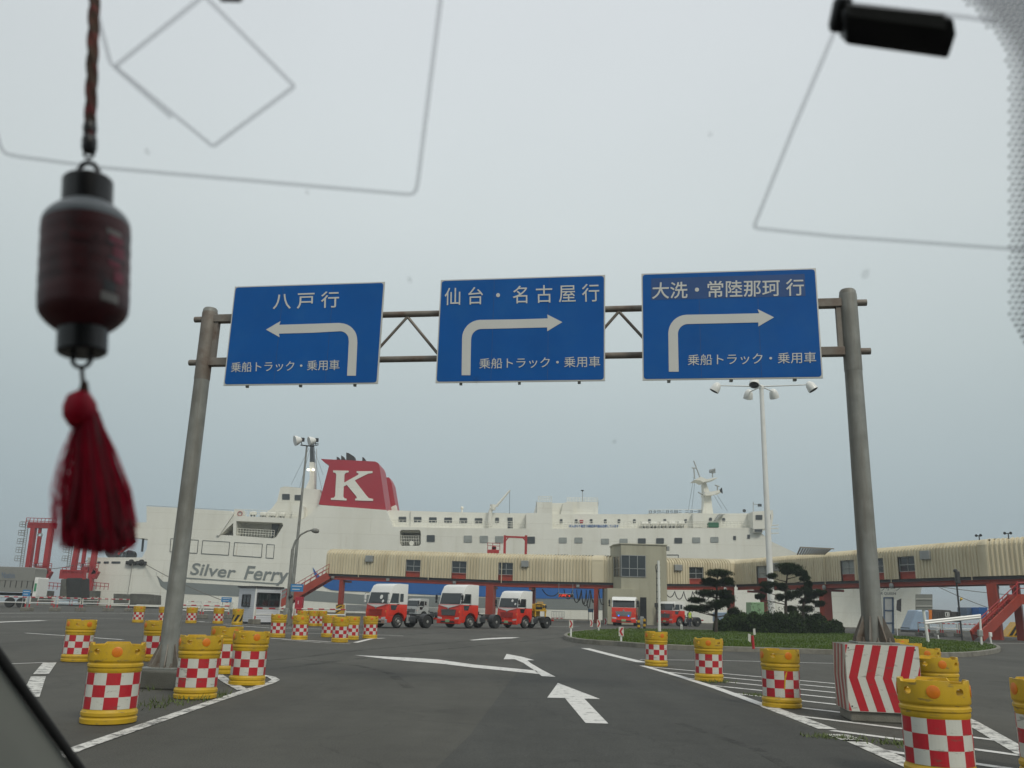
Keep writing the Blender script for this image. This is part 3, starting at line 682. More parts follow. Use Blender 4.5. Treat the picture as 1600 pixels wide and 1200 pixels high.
BAR = [  # pixel of foot centre, spin, label
 (168, 1134, 0, 'largest checkered barrel at left, nearest the car, beside the low plinth'),
 (118, 1035, .55, 'checkered barrel farthest left, standing alone on the lane line'),
 (241, 1034, .45, 'checkered barrel half hidden behind the left gantry post'),
 (304, 1094, .25, 'checkered barrel right of the low plinth, standing in weeds'),
 (348, 1054, .6, 'checkered barrel tucked behind two others at the left island'),
 (385, 1072, .3, 'checkered barrel at the rounded white nose of the left island'),
 (215, 973, .3, 'small far checkered barrel left of the left post, leftmost of its row'),
 (255, 974, .5, 'small far checkered barrel cut by the left edge of the gantry post'),
 (298, 974, .1, 'small far checkered barrel just right of the left gantry post'),
 (340, 974.5, .7, 'small far checkered barrel next to the black striped barrel'),
 (433, 996.5, .0, 'checkered barrel in front of the white booth right corner'),
 (467.5, 1000, .2, 'checkered barrel in front of the tall lamp pole foot'),
 (513, 996, .5, 'checkered barrel at the back left of the cluster of three'),
 (530.5, 1004, .1, 'checkered barrel in front of the cluster of three before the trucks'),
 (548, 1000, .35, 'checkered barrel at the back right of the cluster of three'),
 (577.5, 998, .15, 'checkered barrel standing before the bumper of the leftmost truck'),
 (488, 978.5, .2, 'distant checkered barrel, left one of a pair behind the cluster'),
 (501.5, 978.5, .4, 'distant checkered barrel, right one of a pair behind the cluster'),
 (1025.5, 1041.5, .55, 'checkered barrel at the pointed tip of the right hatching'),
 (1108, 1065.5, .0, 'checkered barrel second from the tip on the right edge line'),
 (1222, 1107.5, .45, 'checkered barrel with a yellow scrape, left of the chevron block')]
barrel = make_barrel(); striped = make_barrel(True); used = False; used2 = False
GRP = 'checkered safety barrels on the yard'
def put_barrel(p, spin, label, proto_used):
    o = barrel if not proto_used else copy_tree(barrel)
    o.location = (p.x, p.y, 0); o.rotation_euler = (0, 0, -math.pi / 2 + math.pi / 4 + spin + math.atan2(-p.x, p.y)); o.rotation_euler.x = rnd.uniform(-.012, .012); o.rotation_euler.y = rnd.uniform(-.012, .012); tag(o, label, 'barrel', GRP); return o
for px, py, sp_, lab in BAR:
    p = gp(px, py); d = Vector((p.x, p.y, 0)).normalized() * .32; p = p + d
    last = put_barrel(p, sp_, lab, used); used = True
mb = MB(); mb.poly([(.3125 * math.cos(a), .3125 * math.sin(a), z) for a, z in ((-1.72, .30), (-1.66, .30), (-1.60, .47), (-1.52, .56), (-1.50, .60), (-1.58, .575), (-1.64, .53), (-1.68, .45))])
sc = mb.build('scrape', 'yellow', last, local=True, fixn=False); sc.rotation_euler = (0, 0, -last.rotation_euler.z)
for px, Y, spn, lab in ((1457, 8.95, 0, 'largest checkered barrel at right, in front of the chevron block'), (1464, 14.2, .3, 'checkered barrel right behind the large right one'),
                        (1445, 18.3, .25, 'checkered barrel third in the row behind the chevron block'), (1422, 21.5, .5, 'checkered barrel mostly hidden behind the chevron block, fourth in row'),
                        (1405, 25.5, .5, 'checkered barrel showing only its top beside the post foot'), (1633, 9.4, .5, 'checkered barrel cut off by the right picture edge')):
    p = yp(px, 1060, Y); put_barrel(Vector((p.x, p.y, 0)), spn, lab, True)
for (px, py, lab) in ((367.5, 976.5, 'yellow barrel with black slanted stripe beside the white booth'), (469.5, 979, 'yellow barrel with black stripe behind the checkered cluster')):
    p = gp(px, py) + Vector((0, .32, 0)); o = striped if not used2 else copy_tree(striped); used2 = True
    o.location = (p.x, p.y, 0); o.rotation_euler = (0, 0, 1.1 if px < 400 else .9); o.name = 'safety_barrel'; tag(o, lab, 'barrel', 'black striped yellow barrels')

# ================================================================== FERRY
HY = 128.0
def s2(px, py, dy=0.0): return yp(px, py, HY + dy)
def solid(mb, pts, dy, depth, m=0, mf=None, ms=None): mb.prism([s2(x, y, dy) for x, y in pts], (0, depth, 0), m, mf, ms)
ferry = thing('ferry', 'large white car ferry with red funnel moored behind the walkway', 'ferry', s2(800, 960) * 1.0 + Vector((0, 10, -3)))
DECK = [(133, 985), (137, 871), (222, 871), (229, 858), (231, 842), (200, 839), (197, 817), (229, 816), (229, 791), (300, 794.5), (362, 798.5), (366, 806), (440, 809), (474, 811), (488, 800), (500, 789), (604, 797), (614, 823), (700, 825), (838, 826), (1010, 825.5), (1180, 824.5), (1205, 846), (1205, 985)]
mb = MB(); solid(mb, DECK, 0, 20)
hull = mb.build('hull', 'ship_white', ferry)
cut = MB()
def rrect(x0, y0, x1, y1, r=4, sl=0, n=4):
    P = []
    for cx, cy, a in ((x1 - r, y0 + r, -90), (x1 - r, y1 - r, 0), (x0 + r, y1 - r, 90), (x0 + r, y0 + r, 180)):
        P += [(cx + r * math.cos(math.radians(a + 90 * i / n)), cy + r * math.sin(math.radians(a + 90 * i / n))) for i in range(n + 1)]
    return P
BALC = [(366, 813), (438, 816), (440, 820), (429, 838), (424, 840.5), (365, 836)]
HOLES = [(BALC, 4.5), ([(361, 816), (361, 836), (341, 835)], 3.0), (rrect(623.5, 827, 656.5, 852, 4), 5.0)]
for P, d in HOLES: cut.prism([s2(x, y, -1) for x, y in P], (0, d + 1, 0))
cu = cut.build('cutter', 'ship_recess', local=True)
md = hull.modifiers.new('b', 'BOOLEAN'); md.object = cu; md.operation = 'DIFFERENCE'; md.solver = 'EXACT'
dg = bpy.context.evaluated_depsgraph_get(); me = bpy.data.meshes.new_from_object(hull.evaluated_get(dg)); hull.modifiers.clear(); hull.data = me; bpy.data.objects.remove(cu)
def shippart(name, pts, dy, depth, m, parent=None, bevel=0.0):
    mb = MB(); solid(mb, pts, dy, depth); return mb.build(name, m, parent or ferry, bevel=bevel)
# bow: lofted from the parallel body to the stem, flaring upwards
mb = MB(); st = 14; lv = 7; b0 = s2(1205, 846); bt = s2(1240, 868); tipt = yp(1449, 893, HY + 10); tipb = yp(1424, 985, HY + 10); z_b = s2(1205, 985).z
rows = []
for i in range(st + 1):
    t = i / st
    for side in (0, 1):
        col = []
        for j in range(lv + 1):
            v = j / lv
            xb = b0.x + (tipb.x - b0.x) * t; xt = b0.x + (tipt.x - b0.x) * t
            zt = (b0.z + (bt.z - b0.z) * min(1, t / .16)) if t < .16 else bt.z + (tipt.z - bt.z) * (t - .16) / .84 * .2
            wt = math.sqrt(max(0, 1 - max(0, (t - .1) / .9) ** 2.2)); wb = max(0, 1 - (t / .92) ** 1.15) if t < .92 else 0
            k = v ** 1.7; w = (wb + (wt - wb) * k) * 10
            col.append(Vector((xb + (xt - xb) * v, HY + 10 - w if side == 0 else HY + 10 + w, z_b + (zt - z_b) * v)))
        rows.append(col)
for i in range(st):
    for j in range(lv):
        a, b, c, d = rows[2 * i][j], rows[2 * i + 2][j], rows[2 * i + 2][j + 1], rows[2 * i][j + 1]; mb.add([a, b, c, d], [(0, 1, 2, 3)])
        a, b, c, d = rows[2 * i + 1][j], rows[2 * i + 3][j], rows[2 * i + 3][j + 1], rows[2 * i + 1][j + 1]; mb.add([a, d, c, b], [(0, 1, 2, 3)])
    mb.add([rows[2 * i][lv], rows[2 * i + 2][lv], rows[2 * i + 3][lv], rows[2 * i + 1][lv]], [(0, 1, 2, 3)])
bow = mb.build('bow', 'ship_white', ferry)
bm = bmesh.new(); bm.from_mesh(bow.data); bmesh.ops.remove_doubles(bm, verts=bm.verts, dist=.01); bmesh.ops.recalc_face_normals(bm, faces=bm.faces); bm.to_mesh(bow.data); bm.free()
bow.data.polygons.foreach_set('use_smooth', [True] * len(bow.data.polygons)); bow.data.set_sharp_from_angle(angle=math.radians(40))
# painted bands along the hull
shippart('grey_band', [(243.8, 893), (246, 902), (255, 908.8), (270, 909.3), (292.5, 910.3), (437, 918.4), (470, 921), (488, 922), (517, 925), (563, 929), (680, 932), (760, 934), (955, 935.7), (955, 953.5), (860, 952), (700, 949), (565, 944), (472, 938), (369, 931.8), (290, 928), (262, 923.5), (251, 915.6), (245.5, 900)], -.05, .045, 'ship_grey')
shippart('blue_band', [(488.5, 886), (495, 896), (503, 903), (563, 906), (680, 911.5), (759, 914.8), (845, 916), (955, 917), (955, 935.2), (845, 935.2), (760, 932.5), (680, 929.5), (565, 924), (530, 923), (517, 921.6), (508, 917.5), (499, 911.5), (491, 897)], -.09, .035, 'ship_blue')
mb = MB(); put_text(mb, 'Silver', s2(297, 897.5, -.06), s2(369, 903.5, -.06), s2(297, 878.8, -.06), .05, (0, -1, 0), shear=.25, offset=.012); mb.build('lettering', 'ship_grey', ferry)
mb = MB(); put_text(mb, 'Ferry', s2(381, 911.5, -.06), s2(452, 916, -.06), s2(381, 883.5, -.06), .05, (0, -1, 0), shear=.3, offset=.012); mb.build('lettering', 'ship_grey', ferry)
shippart('swoosh', [(290, 902.2), (370, 907.2), (432, 911), (438, 909.5), (446, 899), (449, 899), (441, 911.5), (434, 913.2), (370, 909), (290, 904)], -.06, .05, 'ship_grey')
mb = MB(); put_text(mb, 'シルバークイーン', yp(1345, 923, HY + 1.6), yp(1406.5, 923.2, HY + 4.6), yp(1345, 914.5, HY + 1.4), .06, (0, -1, 0), shear=.15, offset=.006); mb.build('lettering', 'ship_dark', ferry)
mb = MB(); put_text(mb, 'SILVER QUEEN', yp(1363, 929.8, HY + 2.4), yp(1399.5, 930.2, HY + 4.4), yp(1363, 925, HY + 2.3), .06, (0, -1, 0), offset=.006); mb.build('lettering', 'ship_dark', ferry)
# funnel casing and funnel
funnel = shippart('funnel', [(498, 788), (514.5, 726), (508, 723.5), (501, 717), (520, 718), (586, 721), (591, 723.5), (593, 729), (603, 796.5), (603, 798)], .6, 7, 'ship_red')
KP = [(803, 500), (965, 503), (965, 520), (935, 525), (921, 545), (918, 627), (1065, 545), (1068, 530), (1048, 525), (1048, 508), (1213, 508), (1213, 528), (1170, 533), (1135, 550), (1028, 603), (1150, 762), (1175, 788), (1221, 797), (1218, 818), (1032, 812), (1032, 795), (1050, 790), (1047, 772), (945, 650), (914, 666), (909, 770), (920, 789), (945, 795), (942, 813), (780, 805), (780, 788), (812, 784), (824, 765), (836, 545), (828, 525), (803, 520)]
mb = MB(); solid(mb, [(400 + x / 6.667, 660 + y / 6.667) for x, y in KP], .5, .09); mb.build('funnel_letter', 'ship_white', funnel)
for P in ([(526, 719), (526, 713.5), (529, 714.5), (532, 719)], [(533, 719), (533, 711.5), (536, 713), (540, 719.5)], [(541, 719.5), (541, 707), (545, 708), (553, 713), (555, 720)], [(566, 720.5), (566, 714), (568.5, 715), (572, 721)]):
    mb = MB(); solid(mb, P, 2.5, 1.4); mb.build('exhaust_pipe', 'ship_black', funnel)
shippart('funnel', [(594, 745), (608, 746), (612, 755), (619, 796), (604, 797), (598, 775)], 12, 5, 'ship_red')
shippart('vent_base', [(611, 792), (618, 789), (619.5, 797), (612, 797.5)], 8, 1.5, 'ship_white')
# after deckhouse with mast
dh = shippart('deckhouse', [(404, 808), (424, 795), (433, 783), (438, 762), (445, 760), (500, 765), (508, 790), (508, 815)], 2.5, 12, 'ship_white')
def swin(x0, y0, x1, y1, dy, m='ship_dark', r=1.2, fr=True, parent=None):
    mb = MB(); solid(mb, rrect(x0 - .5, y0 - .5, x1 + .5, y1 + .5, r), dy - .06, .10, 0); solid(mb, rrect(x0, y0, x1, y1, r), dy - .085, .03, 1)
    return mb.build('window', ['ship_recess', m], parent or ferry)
swin(441, 772, 452.5, 780.5, 2.5); swin(460.5, 773.5, 472, 781.5, 2.5)
mast = shippart('mast', [(476, 766), (484, 748), (483.5, 722), (490.5, 722), (491.5, 766)], 6, 1.2, 'ship_white')
shippart('mast_top', [(484, 722), (484.5, 692), (489, 692), (490.5, 722)], 6, 1.0, 'ship_dark', mast)
mb = MB(); mb.tube([s2(488, 693, 6.4), s2(497, 693, 6.4)], .06); mb.tube([s2(488, 696, 6.4), s2(497, 695.5, 6.4)], .06); mb.tube([s2(497, 692.5, 6.4), s2(497, 696, 6.4)], .06); mb.build('bracket', 'ship_dark', mast)
mb = MB(); mb.tube([s2(494.5, 701, 6.4), s2(494, 766, 6.4)], .05, 5); mb.build('ladder', 'ship_recess', mast)
for px in (481.8, 489.5):
    mb = MB(); mb.lathe([(.0, -.2), (.2, -.15), (.26, 0), (.2, .15), (.0, .2)], 12, s2(px, 734, 5.8)); mb.build('mast_lamp', 'lamp_on', mast, smooth=60)
for a, b in (((483, 700), (455, 757)), ((485, 700), (468, 762)), ((490, 700), (505, 742)), ((492, 716), (503, 765)), ((229, 790), (372, 797.5))):
    mb = MB(); mb.tube([s2(*a, 5.5), s2(*b, 5.5)], .022, 4); mb.build('stay_wire', 'ship_dark', ferry)
shippart('locker', rrect(457, 789.5, 474.5, 810.5, 2), 1.0, 2.2, 'ship_white', bevel=.0)
shippart('locker', [(366, 796), (379, 797), (379, 808), (366, 808)], .3, 1.5, 'ship_white')
mb = MB(); mb.lathe([(.30, -.06), (.36, -.05), (.36, .05), (.30, .06)], 16, s2(375, 802.5, .2), (0, 1, 0), caps=False); mb.build('lifebuoy', 'ship_red', ferry, smooth=40)
def raft(px, py, dy, w=10.5, h=6.6):
    c = s2(px, py, dy); s_ = (HY + dy) / FPX; r = h * s_ / 2; l = w * s_ / 2
    mb = MB(); mb.lathe([(.0, -l), (r * .7, -l * .96), (r, -l * .75), (r, -l * .06), (r * 1.07, -l * .05), (r * 1.07, l * .05), (r, l * .06), (r, l * .75), (r * .7, l * .96), (.0, l)], 16, c, (1, 0, .03))
    b = mb.build('life_raft', 'ship_white', ferry, smooth=45)
    mb = MB()
    for k in (-.45, .45): mb.box(c + Vector((l * k, 0, -r * 1.05)), (.16, r * 1.6, r * .9))
    mb.build('cradle', 'ship_dark', b)
for px, py in ((396, 802.5), (411.5, 803), (426, 803.3), (440.5, 804)): raft(px, py, 2.0)
for px in (1007.5, 1021.5, 1036, 1050, 1064): raft(px, 818.7 - (px - 1007) * .01, 1.3, 11.8, 8.5)
# upper deckhouse, bridge block and bridge wing
shippart('superstructure', [(606, 797), (700, 800), (845, 802.5), (845, 832), (606, 832)], 2.2, 15, 'ship_white')
blk = shippart('superstructure', [(822, 801.5), (839, 801.5), (839, 784.5), (863, 784.5), (863, 803), (822, 830)], .05, 14, 'ship_white')
shippart('superstructure', [(822, 801.5), (863, 801.5), (863, 832), (822, 832)], .04, 14, 'ship_white')
shippart('deckhouse', [(862, 786), (884, 786), (886, 783.5), (934.5, 784), (934.5, 804), (862, 804)], 3.0, 9, 'ship_white')
shippart('vent_housing', [(876, 805), (880, 786), (886, 784), (896, 784), (896, 805)], 2.2, 2.0, 'ship_white')
shippart('superstructure', [(862, 803), (1010, 803.5), (1090, 802.5), (1175, 802), (1175, 832), (862, 832)], 2.0, 15, 'ship_white')
wing = shippart('bridge_wing', [(1176, 799.5), (1198, 798), (1207.5, 797), (1208.5, 806), (1206, 822), (1204, 826), (1177, 826.5)], -.8, 21.6, 'ship_white')
swin(1181, 804.8, 1191, 811.8, -.8, parent=wing, r=.8); swin(1201, 804.5, 1204, 811.5, -.8, parent=wing, r=.6)
shippart('wing_gallery', [(1177, 827), (1192, 826.5), (1192, 832), (1178, 832.5)], -.7, 2, 'ship_white', wing); swin(1179.5, 827, 1191, 830.6, -.75, parent=wing, r=.5)
for y in (821, 826, 833.5):
    mb = MB(); mb.bar(s2(1203, y, -.5), s2(1216, y - .5, -.5), .5, .12); mb.build('wing_grating', 'ship_white', wing)
# window rows
for i in range(6): swin(623 + i * 23.8, 807.6 + i * .45, 634.5 + i * 23.8, 815.4 + i * .45, 2.2, r=1.2)
swin(774, 809, 779.5, 816.5, 2.2, r=1.5)
for x in (875, 898.5, 922, 944, 965.5, 989.5, 1013, 1037, 1069.5): swin(x, 811.3 + rnd.uniform(-.3, .3), x + 3.6, 817, 2.0, r=.8)
for x, y in ((1108, 809), (1128.5, 809.5)): swin(x, y, x + 4.4, y + 5.2, 2.0, r=2)
shippart('doorway', [(793, 808.7), (801, 808.7), (801, 825.5), (793, 825.5)], 2.1, .08, 'ship_dark')
for x, m in ((667, 'ship_dark'), (725, 'glass_grey'), (750, 'glass_grey'), (774, 'glass_grey'), (823.5, 'ship_dark')): swin(x, 836.2 + (x - 667) * .016, x + 12.2, 846.4 + (x - 667) * .016, 0, m)
for x, y, m in ((873.5, 840.2, 'glass_grey'), (898, 840.2, 'glass_grey'), (939.5, 842, 'glass_grey'), (968.5, 842, 'glass_grey'), (997, 841.3, 'ship_dark'), (1025.5, 841, 'ship_dark'), (1054, 840.6, 'ship_dark'), (1082, 840, 'glass_grey'), (1110.5, 839.3, 'glass_grey')): swin(x, y, x + 11.8, y + 8.0, 0, m)
for x, y in ((1146, 837.6), (1168, 835.6)): swin(x, y, x + 3.8, y + 5.8, 0, r=.6)
for P in ([(267, 841.5), (310, 844), (308, 864.5), (265.5, 862)], [(317, 844.5), (359, 847), (357, 867.6), (314.5, 865)], [(366.5, 847.5), (410, 850), (408.5, 871), (364.5, 868)], [(417, 850.5), (429, 851.3), (427, 872.5), (415.5, 871.7)]):
    mb = MB(); cx = sum(p[0] for p in P) / 4; cy = sum(p[1] for p in P) / 4
    for i in range(4): mb.bar(s2(*P[i], -.03), s2(*P[(i + 1) % 4], -.03), .07, .07, up=(0, 1, 0))
    mb.build('curtained_opening', 'ship_dark', ferry)
    mb = MB(); solid(mb, [(cx + (x - cx) * .97, cy + (y - cy) * .95) for x, y in P], -.02, .015); mb.build('canvas_cover', 'ship_white', ferry)
for x0, x1, y in ((838, 850, 867), (865, 887, 867), (894, 931, 868), (938, 959, 868.5), (1042, 1060, 867)):
    mb = MB(); mb.bar(s2(x0, y, -.03), s2(x1, y, -.03), .07, .1); mb.bar(s2(x1, y, -.03), s2(x1, y + 6, -.03), .07, .1); mb.build('hull_opening_edge', 'ship_dark', ferry)
# balcony rails, crew deck details
def railing(pts, dy, h, n, name='railing', m='ship_white', r=.035):
    mb = MB(); P = [s2(x, y, dy) for x, y in pts]
    for k in (1, .66, .33): mb.tube([p + ZV * h * k for p in P], r, 4)
    for i in range(len(P) - 1):
        for j in range(n + 1):
            a = P[i] + (P[i + 1] - P[i]) * j / n; mb.tube([a, a + ZV * h], r, 4)
    return mb.build(name, m, ferry)
railing([(366, 836.5), (428, 840)], .4, 1.05, 14); railing([(624, 851), (656, 851.5)], .4, 1.3, 12)
railing([(612, 823), (838, 826)], .5, 1.0, 40); railing([(865, 826), (1176, 824.5)], .5, 1.0, 54); railing([(366, 806), (470, 811)], .4, 1.0, 22); railing([(841, 784), (862, 784)], 1, .8, 6); railing([(886, 783.5), (934, 784)], 4, .6, 10)
shippart('stair', [(338, 836), (362, 801), (365, 803), (342, 837)], -.3, .35, 'ship_white'); shippart('balcony_bulkhead', [(425, 815), (438, 816), (429, 838), (424, 840)], 2.5, .3, 'ship_dark')
mb = MB(); mb.box(s2(640, 843, 4.5), (2.6, .3, 1.2)); mb.build('deck_chest', 'ship_dark', ferry); mb = MB(); mb.lathe([(.3, -.05), (.36, 0), (.3, .05)], 14, s2(643, 849, .3), (0, 1, 0)); mb.build('lifebuoy', 'ship_white', ferry)
mb = MB(); mb.box(s2(1114, 820.5, .8), (1.55, 1, .72)); mb.build('green_box', mat('ship_green', (.03, .13, .07), .5), ferry, bevel=.05)
mb = MB(); mb.box(s2(908.5, 815, 1.6), (.55, .5, .42)); mb.build('red_box', 'ship_red', ferry)
shippart('locker', [(1083, 802), (1099, 801.5), (1099, 824), (1083, 824.5)], .8, 2, 'ship_white')
shippart('awning', [(1118, 812), (1124, 803), (1133, 803.5), (1126, 806), (1120, 813)], .9, 1.2, 'ship_recess')
mb = MB(); put_text(mb, 'がんばろう東北 川崎近海汽船は応援しています', s2(889.5, 824.2, .35), s2(966.5, 824.4, .35), s2(889.5, 819.7, .35), .04, (0, -1, 0), offset=.01); bn = mb.build('banner_lettering', 'ship_blue', ferry)
mb = MB(); mb.prism([s2(888, 825, .42), s2(968, 825, .42), s2(968, 819, .42), s2(888, 819, .42)], (0, .03, 0)); mb.build('banner', 'ship_white', ferry)
mb = MB(); put_text(mb, '日タ只ニ日ら田こ  ニヨー田', s2(1014, 802.5, 6), s2(1096, 801.5, 6), s2(1014, 797.5, 6), .1, (0, -1, 0), offset=.01); mb.build('roof_lettering', 'ship_dark', ferry)
mb = MB(); mb.bar(s2(1012, 803, 6.3), s2(1098, 802, 6.3), .1); mb.bar(s2(1012, 797, 6.3), s2(1098, 796, 6.3), .06); mb.build('letter_frame', 'ship_white', ferry)
# main radar mast
mast = shippart('radar_mast', [(1097, 805), (1099.5, 790), (1100, 774), (1099, 755), (1103.5, 754), (1107, 764), (1111, 774), (1113, 792), (1115, 805)], 6, 1.6, 'ship_white')
shippart('mast_platform', [(1085, 750), (1094, 750.5), (1099, 753.5), (1105, 752), (1121, 747), (1122, 746), (1117, 746.5), (1104, 748.5), (1096, 745), (1094, 745)], 5, 3.2, 'ship_white', mast)
shippart('mast_platform', [(1101, 772.5), (1104, 774.3), (1115, 773), (1124, 769), (1127, 769.5), (1127, 765), (1122, 766), (1112, 768), (1102, 768)], 5, 3.0, 'ship_white', mast)
mb = MB(); mb.lathe([(.12, 0), (.5, .5)], 12, s2(1123.5, 767, 5.2), (.95, -.2, .1)); mb.build('horn', 'ship_dark', mast)
for P in (((1084, 720), (1094, 747)), ((1081, 731), (1088, 731.5)), ((1084, 731), (1085.5, 748)), ((1113, 733), (1113.5, 746)), ((1121, 759), (1121, 766)), ((1117, 758), (1124, 760)), ((1099, 774), (1091, 769))):
    mb = MB(); mb.tube([s2(*P[0], 6.5), s2(*P[1], 6.5)], .1, 6); mb.build('antenna', 'ship_recess', mast)
mb = MB(); mb.box(s2(1113, 736.5, 6.5), (.9, .5, .5)); mb.bar(s2(1109, 737, 6.2), s2(1117.5, 732.5, 6.2), .28, .2); mb.build('radar_scanner', 'frame_grey', mast)
for a, b in (((1084, 745), (1075, 800)), ((1086, 750), (1081, 795)), ((1121, 774), (1137, 799)), ((1115, 773), (1128, 795))):
    mb = MB(); mb.tube([s2(*a, 6), s2(*b, 6)], .022, 4); mb.build('stay_wire', 'ship_dark', ferry)
# deck crane, domes, aerials
mb = MB(); mb.tube([s2(764.5, 823, 1.2), s2(766, 800, 1.2), s2(768, 795, 1.2)], [.35, .3, .28], 10); mb.tube([s2(766, 794, 1.2), s2(774, 793.5, 1.2)], .34, 10); mb.tube([s2(770, 797, 1.2), s2(770, 788.5, 1.2)], .42, 12); mb.build('crane_column', 'ship_white', ferry, smooth=50)
mb = MB(); mb.tube([s2(775, 791.5, 1.2), s2(797, 766, 1.2)], [.2, .12], 8); mb.build('crane_jib', 'ship_white', ferry); mb = MB(); mb.tube([s2(796.5, 766, 1.2), s2(796, 803, 1.2)], .03, 4); mb.build('crane_wire', 'ship_dark', ferry)
mb = MB(); mb.lathe([(.0, -.25), (.2, -.2), (.26, 0), (.2, .2), (.0, .26)], 14, s2(722, 793.5, 5)); mb.tube([s2(722, 795, 5), s2(721.7, 800.5, 5)], .13); mb.build('dome', 'ship_white', ferry, smooth=60)
for P in (((910, 767), (910.5, 784)), ((1177, 784), (1177, 800)), ((641, 799.5), (641, 822)), ((838, 783), (838, 803)), ((934.5, 783), (934.5, 790)), ((1200, 786), (1201, 800)), ((1176, 787), (1186, 789))):
    mb = MB(); mb.tube([s2(*P[0], 2), s2(*P[1], 2)], .05, 5); mb.build('aerial', 'ship_recess', ferry)
mb = MB(); mb.lathe([(.05, 0), (.24, .12), (.26, .2)], 10, s2(910, 768, 2), (0, 0, 1)); mb.build('aerial_cap', 'ship_dark', ferry); mb = MB(); mb.box(s2(1187, 789.5, 2), (.5, .4, .4)); mb.build('searchlight', 'ship_dark', ferry); mb = MB(); mb.lathe([(.2, -.2), (.28, 0), (.2, .2)], 10, s2(1163, 798, 3), (0, 1, 0)); mb.build('searchlight', 'ship_dark', ferry)
# stern: mooring deck, fairleads, tyre fenders
for x0, x1 in ((140, 148), (152, 157), (162, 170), (174, 188)):
    shippart('fairlead', rrect(x0, 877.2, x1, 880.5, 1), -.06, .1, 'ship_dark')
for x in (197, 213):
    mb = MB(); mb.lathe([(.30, -.30), (.42, -.22), (.46, 0), (.42, .22), (.30, .30)], 14, s2(x + 8, 879, -.3), (1, 0, .08)); q = mb.build('tyre_fender', 'fender', ferry, smooth=50); 
    mb = MB(); mb.bar(s2(x, 879, -.3), s2(x + 15.5, 880, -.3), .55, .5); mb.build('fender_chain', 'fender', q, bevel=.1)
mb = MB(); mb.bar(s2(205, 838.5, 1), s2(230, 840, 1), 1.2, .3); mb.bar(s2(224, 840, 1), s2(222, 862, 1), .22, .3); mb.build('davit_frame', 'ship_dark', ferry)
for px, py, r in ((204, 868, .75), (178, 861, 1.1)):
    mb = MB(); mb.lathe([(r, -.5), (r, .5)], 16, s2(px, py, 3), (0, 1, 0)); mb.build('winch_drum', 'ship_dark', ferry, smooth=40)
mb = MB(); mb.bar(s2(185, 866, 2), s2(211, 845, 2), .3); mb.build('derrick', 'crane_red', ferry)
for x in (188, 192, 196): 
    mb = MB(); mb.lathe([(.18, 0), (.14, .5), (.22, .7), (.1, .9)], 8, s2(x, 871, 2)); mb.build('bollard', 'ship_dark', ferry)
# mooring ropes
def rope(a, b, sag=.5, r=.05):
    mb = MB(); P = [a + (b - a) * t - ZV * sag * 4 * t * (1 - t) for t in [i / 14 for i in range(15)]]; mb.tube(P, r, 5); return mb.build('mooring_rope', mat('rope', (.16, .15, .13), .9) if 'rope' not in bpy.data.materials else bpy.data.materials['rope'])
for a, b, lab in ((s2(228, 882, -.4), yp(345, 937, 120), 'mooring rope sloping from the stern fenders towards the white booth'), (s2(207, 881, -.6), yp(199, 932, 120.5), 'mooring rope hanging straight down from the tyre fenders'), (yp(1440, 903, HY + 9), yp(1545, 950, 119.5), 'lower mooring rope from the bow at right'), (yp(1445, 913, HY + 9), yp(1640, 934, 122), 'upper mooring rope from the bow at right'), (yp(75, 889, 122), s2(137, 876, -.3), 'thin rope between the red ramp frames and the stern')):
    tag(rope(a, b, .25), lab, 'rope', 'mooring ropes of the ferry')
for x0, x1, lab in ((177, 203, 'weathered dark quay block with a ragged top, left one below the stern'), (203, 242, 'weathered brown quay block, right one below the ship stern')):
    mb = MB(); mb.prism([yp(x, y, 116.5) for x, y in ((x0, 944), (x1, 945), (x1, 930), ((x0 + x1) / 2, 927.8), (x0, 927.5))], (0, 2.2, 0)); ob = mb.build('quay_block', 'concrete_dark', bevel=.08); tag(ob, lab, 'concrete block', 'quay blocks at the stern')

